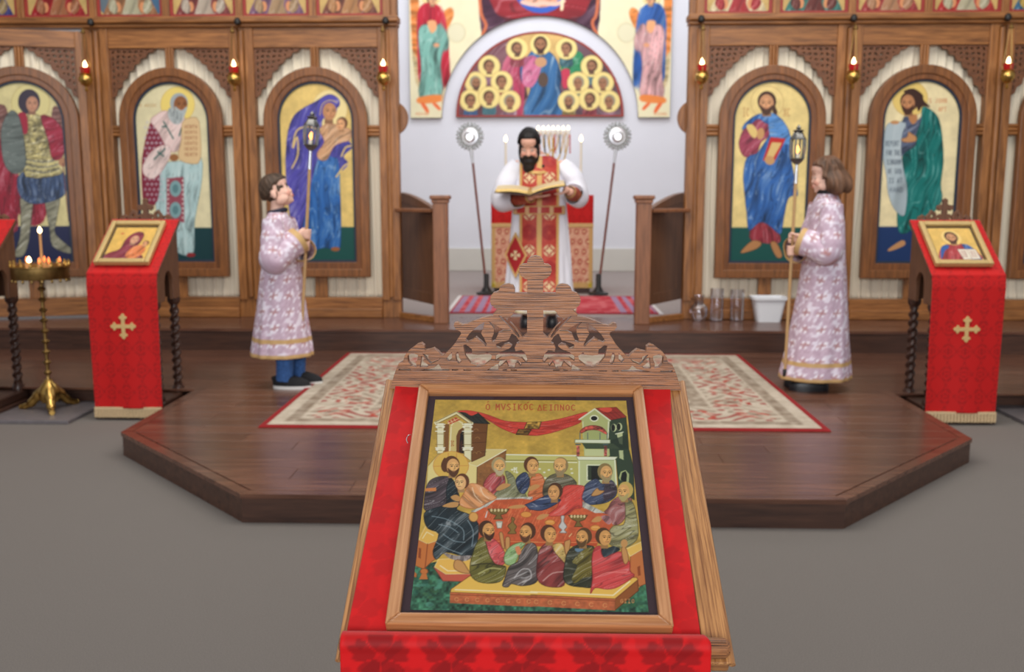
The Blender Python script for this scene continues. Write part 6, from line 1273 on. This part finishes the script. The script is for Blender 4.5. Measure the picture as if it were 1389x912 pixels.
def grip(b, P, A, W, k=1.):
    """hand closed round a staff at P with axis A; W points from staff to wrist. returns wrist point"""
    P, A, W = np.asarray(P, float), unit(A), np.asarray(W, float); W = unit(W - A * (W @ A)); N = np.cross(A, W); q = lambda n, w, a: P + (N * n + W * w + A * a) * k
    M = np.stack([N, W, A], 1); b.ell(q(.004, .036, 0), np.array([.020, .032, .042]) * k, M); b.cap(q(.0, .055, -.005), .022 * k, q(0, .10, -.012), .021 * k)
    for i, (a, r) in enumerate(((.030, .0086), (.011, .0092), (-.009, .0088), (-.027, .0076))):
        b.chain([q(.024, .030, a), q(.031, .0, a * 1.03), q(.012, -.026, a * 1.03), q(-.016, -.020, a), q(-.022, -.004, a)], [r * k, r * k, r * .95 * k, r * .85 * k, r * .75 * k])
    b.chain([q(-.016, .045, .018), q(-.030, .018, .036), q(-.022, -.010, .042)], [.012 * k, .0095 * k, .008 * k])
    return q(0, .10, -.012)
def sticharion(u, v, bands, trimc=(196, 160, 108)):
    a = .105; fx, fz = u / a, v / a; i = np.round(fz); du = fx + .5 * (i % 2); j = np.round(du); du = (du - j) * a; dv = (fz - i) * a
    ang = .3 * np.sin(i * 1.7 + j * 2.9); x, z = du * np.cos(ang) - dv * np.sin(ang), du * np.sin(ang) + dv * np.cos(ang)
    C = mixc(lin((206, 184, 200)), lin((186, 158, 176)), vnoise(u * 70, v * 70, 4)); C = mixc(C, lin((240, 234, 246)), sstep(.55, .8, vnoise(u * 48 + 9, v * 48, 6)) * .75)
    arm = np.minimum(np.where(np.abs(x) < .030, np.abs(z), 1), np.where(np.abs(z) < .020, np.abs(x), 1)); C = mixc(C, lin((178, 122, 116)), sstep(.0058, .0035, arm) * .8)
    for sx in (-1, 1):
        for sz in (-1, 1): C = mixc(C, lin((246, 242, 250)), sstep(.011, .006, np.hypot(x - sx * .017, z - sz * .017)) * .85)
    for lo, hi in bands: C = mixc(C, lin(trimc), ((v > lo) & (v < hi)) * 1.)
    return C
def server(name, root_xy, fs, H, label, hair, lantern_xyz, grips, head, hp, neck_z, sh_z, hem, robek, arms, girl=False):
    """fs = +1 faces +x, -1 faces -x; all coordinates local, x already signed by fs"""
    x0, y0 = root_xy; r = thing('person', label, 'person', (0, 0, 0)); S = lambda p: np.array([p[0] * fs, p[1], p[2]])
    yaw = fs * PI / 2; M = headmat(yaw, hp); kc = .93; b = Body(); hc = S(head); add_head(b, hc, M, kc, True)
    skc = skin_colours(hc, M, kc, (232, 188, 168), (186, 142, 118), (110, 96, 90))
    nk = S((robek['neck'], 0, neck_z)); b.cap(hc + M @ np.array([0, .03, -.06]), .043, nk, .046); b.cap(nk, .05, S((robek['neck'] - .005, 0, sh_z - .06)), .075)
    b.ell(S((robek['chest'], 0, sh_z - .16)), (.085, .12, .2)); b.ell(S((robek['chest'], 0, sh_z - .42)), (.085, .115, .17))
    for e in (-1, 1):
        b.chain([S((robek['chest'], e * .06, sh_z - .48)), S((.0, e * .07, .42)), S((-.01, e * .075, .09))], [.075, .055, .036]); b.cap(S((-.02, e * .075, .045)), .032, S((.09, e * .075, .035)), .028)
    A_ = unit(np.array(lantern_xyz[1]) - np.array(lantern_xyz[0]))
    for (gp, e), (shp, el) in zip(grips, arms):
        w = grip(b, gp, A_, np.array(S(el)) - np.array(gp), .88); b.chain([S(shp), S(el), w], [.042, .036, .024])
    b.build('body', .0055, skc, 'skin_paint', r, 3)
    # robe
    bands = [(-.001 + hem, hem + .028), (hem + .10, hem + .128)]
    robe('robe', [(z, cx * fs, 0, rx, ry) for z, cx, rx, ry in robek['rings']], lambda u, v, X, Y: sticharion(u, v, bands), 'satin_paint', r, amp=.028, nf=7, seed=4 + fs)
    for (shp, el), (gp, e) in zip(arms, grips):
        el_, sp = S(el), S(shp); wv = np.array(gp) - el_; end = el_ + wv * .80
        sleeve('sleeve', [sp + np.array([0, 0, .03]), sp + (el_ - sp) * .5, el_ + np.array([0, 0, -.01]), el_ + wv * .42, end], [.062, .078, .088, .082, .086], lambda u, v, t: mixc(sticharion(u, v, []), lin((200, 164, 110)), (t > .93) * 1.), 'satin_paint', r, seed=6 + e, fold=.09)
    tube('collar', [S((robek['neck'] + .052 * math.cos(a), .056 * math.sin(a), neck_z + .006 + .012 * math.cos(a))) for a in np.linspace(0, 2 * PI, 25)], .016, 'black_cloth' if girl else 'collar_navy', r, 8)
    return r, M, hc, kc, S
mat('collar_navy', (34, 36, 58), .7); mat('denim', (52, 92, 150), .85, var=.25, vscale=60); mat('staff_wood', (186, 148, 100), .5, var=.08); mat('staff_gold', (176, 132, 80), .35, metal=.7, var=.1)
def lantern_staff(top, bot, label, fl=1.):
    """processional lantern on a staff from bot to top"""
    t, b = np.array(top, float), np.array(bot, float); d = unit(t - b); r = thing('lantern_staff', label, 'lantern', tuple(b)); M = (T(*t) @ Vector((0, 0, 1)).rotation_difference(Vector(d)).to_matrix().to_4x4())
    tube('pole', [b, b + (t - b) * .86], .0105, 'staff_wood', r, 10); tube('socket', [b + (t - b) * .85, t - d * .09], [.012, .009], 'silver', r, 10); lathe('foot_cap', [(.011, -.01), (.015, 0), (.015, .035), (.011, .04)], 'black_iron', r, (0, 0, 0), 10, T(*b) @ Vector((0, 0, 1)).rotation_difference(Vector(d)).to_matrix().to_4x4())
    lathe('lantern_base', [(.012, -.10), (.03, -.085), (.042, -.07), (.045, -.062), (.02, -.058)], 'pewter', r, (0, 0, 0), 6, M)
    lathe('roof', [(.052, .058), (.05, .066), (.038, .082), (.03, .1), (.02, .108), (.022, .114), (.012, .122), (.016, .132), (.008, .14), (.003, .15)], 'pewter', r, (0, 0, 0), 6, M)
    lathe('crown', [(.03, .106), (.034, .112), (.026, .118)], 'pewter', r, (0, 0, 0), 12, M)
    for k in range(6):
        a = k * PI / 3; c, s_ = math.cos(a), math.sin(a); tube('rib', [M @ Vector((.040 * c, .040 * s_, -.065)), M @ Vector((.049 * c, .049 * s_, .0)), M @ Vector((.047 * c, .047 * s_, .06))], .0062, 'pewter', r, 6)
    lathe('candle', [(.016, -.06), (.016, -.03), (.004, -.028)], 'white_wax', r, (0, 0, 0), 10, M); lathe('flame', [(.002, -.028), (.010, -.02), (.014, -.006), (.008, .01), (.001, .022)], 'lantern_flame', r, (0, 0, 0), 10, M)
    return r
# boy -----------------------------------------------------------------
bx_, by_ = -1.69, 6.30
Ltop, Lbot = np.array([-1.482, 6.235, 1.79]), np.array([-1.60, 6.235, .34])
stf = lambda z: Lbot + (Ltop - Lbot) * ((z - .34) / (1.79 - .34))
g1, g2 = stf(1.155) - [bx_, by_, PZ], stf(1.075) - [bx_, by_, PZ]
rk = dict(neck=-.045, chest=-.035, rings=[(1.165, -.045, .056, .062), (1.14, -.045, .07, .10), (1.10, -.04, .09, .14), (1.0, -.035, .108, .155), (.8, -.035, .125, .16), (.55, -.04, .155, .175), (.35, -.045, .185, .185), (.215, -.047, .205, .195)])
boy, M, hc, kc, S = server('boy', (bx_, by_), 1, 1.45, 'short-haired boy in a pale lilac patterned robe looking up, holding a lantern staff', None, (Lbot, Ltop), [(g1, -1), (g2, 1)], (-.045, 0, 1.298), math.radians(-26), 1.165, 1.14, .215, rk, [((-.04, -.135, 1.09), (-.03, -.19, .87)), ((-.03, .13, 1.09), (.0, .17, .87))])
def boyhair(x, y, z):
    hairline = np.where(y < 0, .30 + .10 * np.abs(y), -.30); m = sstep(-.06, .08, z - (.30 * sstep(-.08, -.34, y) + .02 - .42 * sstep(.05, .4, y))); r = 1 / np.sqrt((x / .084) ** 2 + (y / np.where(y < 0, .126, .108)) ** 2 + (z / .116) ** 2)
    return r * (.80 + .2 * m)
hair_shell('hair', hc, M, kc, boyhair, (74, 58, 46), boy, fine=.07, seed=3)
for e, xo in ((-1, 0), (1, .045)):
    tube('trouser_leg', [(-.012 + xo, e * .075, .30), (-.012 + xo, e * .075, .16), (-.02 + xo, e * .075, .055)], [.062, .058, .056], 'denim', boy, 14)
    V = []; 
    zz = [(.0, 1.02), (.022, 1.02), (.05, .95), (.072, .7), (.085, .45)]
    for h, w in zz:
        for i in range(20):
            a = 2 * PI * i / 20; fx = .128 * (w if math.cos(a) > 0 and h > .03 else min(1, w + .25)); V.append((xo + .03 + fx * math.cos(a) - (1 - w) * .06, e * .075 + .046 * (w * .5 + .5) * math.sin(a), h))
    F = [(j * 20 + i, j * 20 + (i + 1) % 20, j * 20 + 20 + (i + 1) % 20, j * 20 + 20 + i) for j in range(1, 4) for i in range(20)] + [tuple(80 + i for i in range(20))]
    sh = mk('shoe', V, F, 'black_cloth', boy, True, 40); mk('sole', V[:40], [(i, (i + 1) % 20, 20 + (i + 1) % 20, 20 + i) for i in range(20)] + [tuple(range(20))[::-1]], 'rubber_white', sh, True, 40)
boy.location = (bx_, by_, PZ); boy.rotation_euler = (0, 0, 0)
lantern_staff(Ltop, Lbot, 'silver lantern with candle flame on a pale staff held by the boy')
# second server, facing the other way -------------------------------
gx, gy = 1.80, 6.34
Gtop, Gbot = np.array([1.625, 6.26, 1.70]), np.array([1.606, 6.26, .235])
stg = lambda z: Gbot + (Gtop - Gbot) * ((z - .235) / (1.70 - .235))
g1, g2 = stg(1.13) - [gx, gy, PZ], stg(1.05) - [gx, gy, PZ]
rk = dict(neck=-.045, chest=-.05, rings=[(1.285, -.05, .056, .062), (1.26, -.05, .07, .10), (1.22, -.05, .088, .14), (1.1, -.05, .11, .16), (.9, -.05, .125, .165), (.6, -.045, .16, .18), (.3, -.035, .20, .195), (.075, -.02, .235, .21)])
girl, M, hc, kc, S = server('girl', (gx, gy), -1, 1.5, 'server with chin-length brown hair in a pale lilac patterned robe, holding a lantern staff', None, (Gbot, Gtop), [(g1, -1), (g2, 1)], (-.035, 0, 1.40), math.radians(4), 1.285, 1.26, .075, rk, [((-.04, -.14, 1.19), (-.02, -.19, .93)), ((-.04, .13, 1.19), (.0, .17, .95))], girl=True)
def girlhair(x, y, z):
    r = 1 / np.sqrt((x / .098) ** 2 + (y / np.where(y < 0, .124, .122)) ** 2 + (z / .116) ** 2); low = sstep(.2, -.7, z); r = r * (1 + .50 * low * sstep(-.4, .3, y) + .45 * low * sstep(.25, .6, np.abs(x)))
    open_ = sstep(-.52, -.70, y) * sstep(.50, .36, z); side = sstep(-.2, -.45, y) * sstep(-.2, -.5, z); m = 1 - np.clip(open_ + side, 0, 1)
    r = np.where(z < -.72, r * np.clip((-.98 - z) / (-.26) * .0 + .9, 0, 1), r); return r * (.55 + .45 * m)
hair_shell('hair', hc, M, kc, girlhair, (98, 70, 52), girl, fine=.13, seed=5, nv=60, nu=96)
for e in (-1, 1):
    V = []
    for h, w in ((.0, 1.), (.02, 1.02), (.045, .95), (.065, .7), (.075, .4)):
        for i in range(20): a = 2 * PI * i / 20; V.append((-.03 + .13 * (w * .6 + .4) * math.cos(a), e * .07 + .045 * (w * .5 + .5) * math.sin(a), h))
    mk('shoe', V, [(j * 20 + i, j * 20 + (i + 1) % 20, j * 20 + 20 + (i + 1) % 20, j * 20 + 20 + i) for j in range(4) for i in range(20)] + [tuple(range(20))[::-1], tuple(80 + i for i in range(20))], 'black_leather', girl, True, 40)
girl.location = (gx, gy, PZ)
lantern_staff(Gtop, Gbot, 'silver lantern with candle flame on a gold staff held by the brown-haired server')
# priest --------------------------------------------------------------
px_, py_ = -.02, 8.05
pr = thing('person', 'bearded priest in white robe and red-gold stole reading an open book', 'person', (0, 0, 0))
M = headmat(math.radians(-4), math.radians(26), math.radians(0)); hc = np.array([-.085, -.115, 1.515]); kc = 1.06; b = Body(); add_head(b, hc, M, kc)
skc = skin_colours(hc, M, kc, (226, 174, 152), (34, 26, 24))
b.cap(hc + M @ np.array([0, .03, -.07]), .056, (-.02, .0, 1.40), .062); b.cap((-.02, 0, 1.42), .07, (-.01, .01, 1.33), .10)
b.ell((-.01, .02, 1.18), (.17, .105, .25)); b.ell((0, .03, .92), (.15, .11, .2))
for e in (-1, 1):
    b.chain([(e * .09, .03, .85), (e * .1, .02, .47), (e * .1, .03, .09)], [.095, .07, .05]); b.cap((e * .1, .03, .05), .045, (e * .11, -.12, .04), .038)
Wl, Wr = np.array([-.07, -.30, 1.095]), np.array([.215, -.25, 1.135])
b.chain([(-.19, .02, 1.34), (-.30, -.02, 1.07), Wl], [.06, .05, .034]); b.chain([(.18, .02, 1.34), (.31, -.02, 1.10), Wr + [.03, .02, 0]], [.06, .05, .034])
# hand under the book: flat palm, four fingers, thumb at the side
b.ell((-.03, -.325, 1.098), (.05, .042, .016))
for i, (dy, L, r_) in enumerate(((-.032, .07, .0095), (-.012, .08, .01), (.010, .075, .0098), (.030, .058, .0085))): b.chain([(.005, -.325 + dy, 1.098), (.005 + L * .5, -.328 + dy, 1.102), (.005 + L, -.328 + dy, 1.110)], [r_, r_ * .95, r_ * .8])
b.chain([(-.05, -.355, 1.10), (-.03, -.375, 1.112), (-.005, -.385, 1.118)], [.013, .011, .0095])
# hand at the book's side: fingers under, thumb over
b.ell((.215, -.285, 1.150), (.03, .045, .03))
for i, (dy, L) in enumerate(((-.035, .06), (-.015, .068), (.006, .064), (.026, .05))): b.chain([(.205, -.285 + dy, 1.135), (.19 - L * .3, -.288 + dy, 1.122), (.19 - L, -.288 + dy, 1.118)], [.0105, .0098, .0085])
b.chain([(.215, -.30, 1.17), (.19, -.32, 1.192), (.165, -.325, 1.196)], [.013, .0115, .0095])
b.build('body', .0055, skc, 'skin_paint', pr, 3)
def phair(x, y, z):
    r = 1 / np.sqrt((x / .088) ** 2 + (y / np.where(y < 0, .120, .108)) ** 2 + (z / .118) ** 2); m = sstep(-.06, .08, z - (.66 * sstep(-.3, -.6, y) - .12 - .35 * sstep(.05, .4, y))); return r * (.80 + .22 * m)
hair_shell('hair', hc, M, kc, phair, (24, 20, 20), pr, fine=.05, seed=8)
bd = Body(); p = lambda x, y, z: hc + M @ (np.array([x, y, z]) * kc)
bd.ell(p(0, -.062, -.105), np.array([.064, .050, .05]) * kc, M); bd.ell(p(0, -.080, -.150), np.array([.050, .038, .055]) * kc, M); bd.cap(p(-.032, -.09, -.056), .010 * kc, p(.0, -.101, -.051), .011 * kc); bd.cap(p(.032, -.09, -.056), .010 * kc, p(.0, -.101, -.051), .011 * kc)
for e in (-1, 1): bd.chain([p(e * .066, -.01, .0), p(e * .064, -.022, -.05), p(e * .045, -.05, -.10)], [.013 * kc, .021 * kc, .03 * kc]); bd.chain([p(e * .032, -.09, -.056), p(e * .042, -.075, -.085)], [.010 * kc, .014 * kc])
bd.build('beard', .005, lambda co: mixc(lin((22, 18, 18)), lin((46, 36, 32)), vnoise(co[:, 0] * 160, co[:, 2] * 60, 3)), 'hair_paint', pr, 2)
RK = [(1.44, -.02, .0, .085, .075), (1.405, -.02, .005, .14, .095), (1.355, -.01, .01, .195, .115), (1.25, 0, .015, .215, .135), (1.0, 0, .02, .225, .145), (.7, 0, .02, .25, .16), (.35, 0, .02, .28, .18), (.12, 0, .02, .30, .195)]
WH = lambda u, v, X, Y: mixc(np.where((v < .15)[..., None], lin((222, 204, 150)), lin((236, 236, 244))), lin((222, 222, 234)), vnoise(u * 12, v * 12, 4) * .5)
robe('robe', RK, WH, 'cloth_paint', pr, amp=.035, nf=9, seed=9)
zk = np.array(RK)[::-1]; fy = lambda x, z: (np.interp(z, zk[:, 0], zk[:, 2]) - np.interp(z, zk[:, 0], zk[:, 4]) * np.sqrt(np.clip(1 - ((x - np.interp(z, zk[:, 0], zk[:, 1])) / np.interp(z, zk[:, 0], zk[:, 3])) ** 2, .02, 1)))
def stole_col(X, Z):
    a = np.abs(X + .0); C = mixc(lin((178, 52, 48)), lin((198, 84, 66)), vnoise(X * 60, Z * 60, 3)); zz = (Z - .05) / .30; i = np.round(zz); d = np.hypot(a - .082, (zz - i) * .30); ang = np.arctan2((zz - i) * .3, a - .082)
    C = mixc(C, lin((226, 206, 160)), sstep(.05, .044, d)); C = mixc(C, lin((178, 60, 52)), sstep(.010, .007, np.abs(d - .03 - .008 * np.cos(4 * ang)))); d2 = np.hypot(a - .082, (zz - i - .5 * np.sign(zz - i)) * .30); C = mixc(C, lin((150, 34, 40)), sstep(.03, .02, np.abs(d2 - .04)) * .6)
    g = lin((212, 170, 104)); C = mixc(C, g, np.clip(sstep(.022, .018, a) + sstep(.138, .143, a) + (Z < .24), 0, 1)); return C
def patch(name, x0, x1, z1, z0, off, colf, m, parent, n=(110, 190), shape=None):
    X, Z = np.meshgrid(np.linspace(x0, x1, n[0]), np.linspace(z1, z0, n[1]))
    if shape is not None: X = shape(X, Z)
    P = np.stack([X, fy(X, Z) - off, Z], -1); o = gridmesh(name, P, colf(X, Z), m, parent, flip=True); thicken(o, .005); return o
patch('stole', -.162, .162, 1.43, .19, .028, stole_col, 'satin_paint', pr, shape=lambda X, Z: X * np.clip(np.interp(Z, zk[:, 0], zk[:, 3]) * 1.0 / .162, .4, 1))
# collar of the stole round the neck
t = np.linspace(-2.5, 2.5, 60); cc = []
Tg, Wg = np.meshgrid(t, np.linspace(0, 1, 16)); Xc = -.015 + (.085 + .075 * Wg) * np.sin(Tg); Yc = .0 - (.10 + .055 * Wg) * np.cos(Tg) * np.where(np.cos(Tg) > 0, 1, .8); Zc = 1.455 - .095 * Wg - .05 * np.clip(np.cos(Tg), 0, 1) * (.6 + Wg)
thicken(gridmesh('stole_collar', np.stack([Xc, Yc, Zc], -1), mixc(mixc(lin((178, 52, 48)), lin((198, 84, 66)), vnoise(Tg * 9, Wg * 9, 3)), lin((212, 170, 104)), np.clip(sstep(.8, .86, Wg) + sstep(.16, .1, Wg), 0, 1)), 'satin_paint', pr), .006)
belt = lambda X, Z: mixc(mixc(lin((178, 56, 50)), lin((222, 190, 140)), (np.abs(np.mod(X + .05, .1) - .05) < .016) * .8), lin((206, 166, 104)), np.clip(sstep(.024, .028, np.abs(Z - .985)), 0, 1))
patch('belt', -.215, .215, 1.02, .95, .036, belt, 'satin_paint', pr, (120, 24))
dia = lambda X, Z: mixc(mixc(lin((168, 40, 44)), lin((226, 206, 160)), sstep(.040, .036, np.hypot(X + .195, Z - .61)) * (np.cos(4 * np.arctan2(Z - .61, X + .195)) > -.2)), lin((210, 168, 104)), sstep(.80, .86, np.abs(X + .195) / .095 + np.abs(Z - .61) / .19))
patch('hip_lozenge', -1, 1, .80, .42, .045, dia, 'satin_paint', pr, (40, 90), lambda X, Z: -.195 + X * .095 * (1 - np.abs(Z - .61) / .19 * .98))
for e, el, w in ((-1, (-.30, -.02, 1.07), Wl), (1, (.31, -.02, 1.10), Wr + [.03, .02, 0])):
    sh_ = np.array([e * .165, .01, 1.355]); el = np.array(el); w = np.array(w)
    sleeve('sleeve', [sh_, sh_ + (el - sh_) * .5 + [e * .03, 0, .02], el + [e * .01, 0, .0], el + (w - el) * .38, el + (w - el) * .55], [.075, .086, .092, .088, .085], lambda u, v, t: mixc(lin((236, 236, 244)), lin((224, 224, 236)), vnoise(u * 9, v * 9, 3) * .6), 'cloth_paint', pr, fold=.08, seed=11 + e)
    sleeve('cuff', [el + (w - el) * .42, el + (w - el) * .7, el + (w - el) * 1.02], [.06, .053, .046], lambda u, v, t: mixc(mixc(lin((150, 56, 46)), lin((180, 96, 66)), vnoise(u * 50, v * 50, 3)), lin((206, 166, 104)), (np.abs(t - .5) > .42) * 1.), 'satin_paint', pr, n=24, fold=.02)
for e in (-1, 1):
    V = []
    for h, w in ((.0, 1.), (.02, 1.02), (.05, .95), (.075, .7), (.09, .4)):
        for i in range(20): a = 2 * PI * i / 20; V.append((e * .11 + .05 * (w * .5 + .5) * math.cos(a), -.06 + .145 * (w * .6 + .4) * math.sin(a), h))
    mk('shoe', V, [(j * 20 + i, j * 20 + (i + 1) % 20, j * 20 + 20 + (i + 1) % 20, j * 20 + 20 + i) for j in range(4) for i in range(20)] + [tuple(range(20))[::-1], tuple(80 + i for i in range(20))], 'black_leather', pr, True, 40)
lathe('clip_microphone', [(.004, -.014), (.010, -.01), (.012, 0), (.008, .01)], 'black_iron', pr, (.03, -.185, 1.345), 10)
pr.location = (px_, py_, AZ); pr.scale = (1, 1, .985)
# open book in his hands
bk = thing('open_book', 'large open gilt-edged book held by the priest', 'book', (0, 0, 0)); bc = np.array([-.075, -.345, 1.125])
def leaf(s, ang, w, h, t, z0, curl, name, m, par):
    n = 14; V = []; F = []
    for k in range(n):
        x = w * k / (n - 1); zc = z0 + x * math.tan(ang) + curl * math.sin(PI * min(1, x / w)) 
        for yy in (-h / 2, h / 2):
            for zz in (0, t): V.append((s * x, yy, zc + zz - yy * .10 * -1))
    for k in range(n - 1):
        a, b_2 = 4 * k, 4 * k + 4; F += [(a, b_2, b_2 + 2, a + 2), (a + 1, a + 3, b_2 + 3, b_2 + 1), (a, a + 1, b_2 + 1, b_2), (a + 2, b_2 + 2, b_2 + 3, a + 3)]
    F += [(0, 2, 3, 1), (4 * n - 4, 4 * n - 3, 4 * n - 1, 4 * n - 2)]
    bm = bmesh.new(); vs2 = [bm.verts.new(np.array(v) + bc) for v in V]
    for f in F: bm.faces.new([vs2[i] for i in f])
    return frombm(name, bm, m, par, True, 40)
leaf(-1, .06, .275, .33, .008, .0, .0, 'cover', 'book_dark', bk); leaf(1, .24, .285, .33, .008, .0, .0, 'cover', 'book_dark', bk)
leaf(-1, .06, .262, .315, .022, .008, .012, 'page_block', 'paper', bk); leaf(1, .24, .27, .315, .014, .008, .012, 'page_block', 'paper', bk)
for s, an, w, t in ((-1, .06, .264, .020), (1, .24, .272, .012)): leaf(s, an, w, .318, t, .009, .012, 'gilt_edge', 'book_gold', bk)
tube('spine', [tuple(bc + [0, -.165, .004]), tuple(bc + [0, .165, .030])], .02, 'book_gold', bk, 12)
bk.location = (px_, py_, AZ - .018)
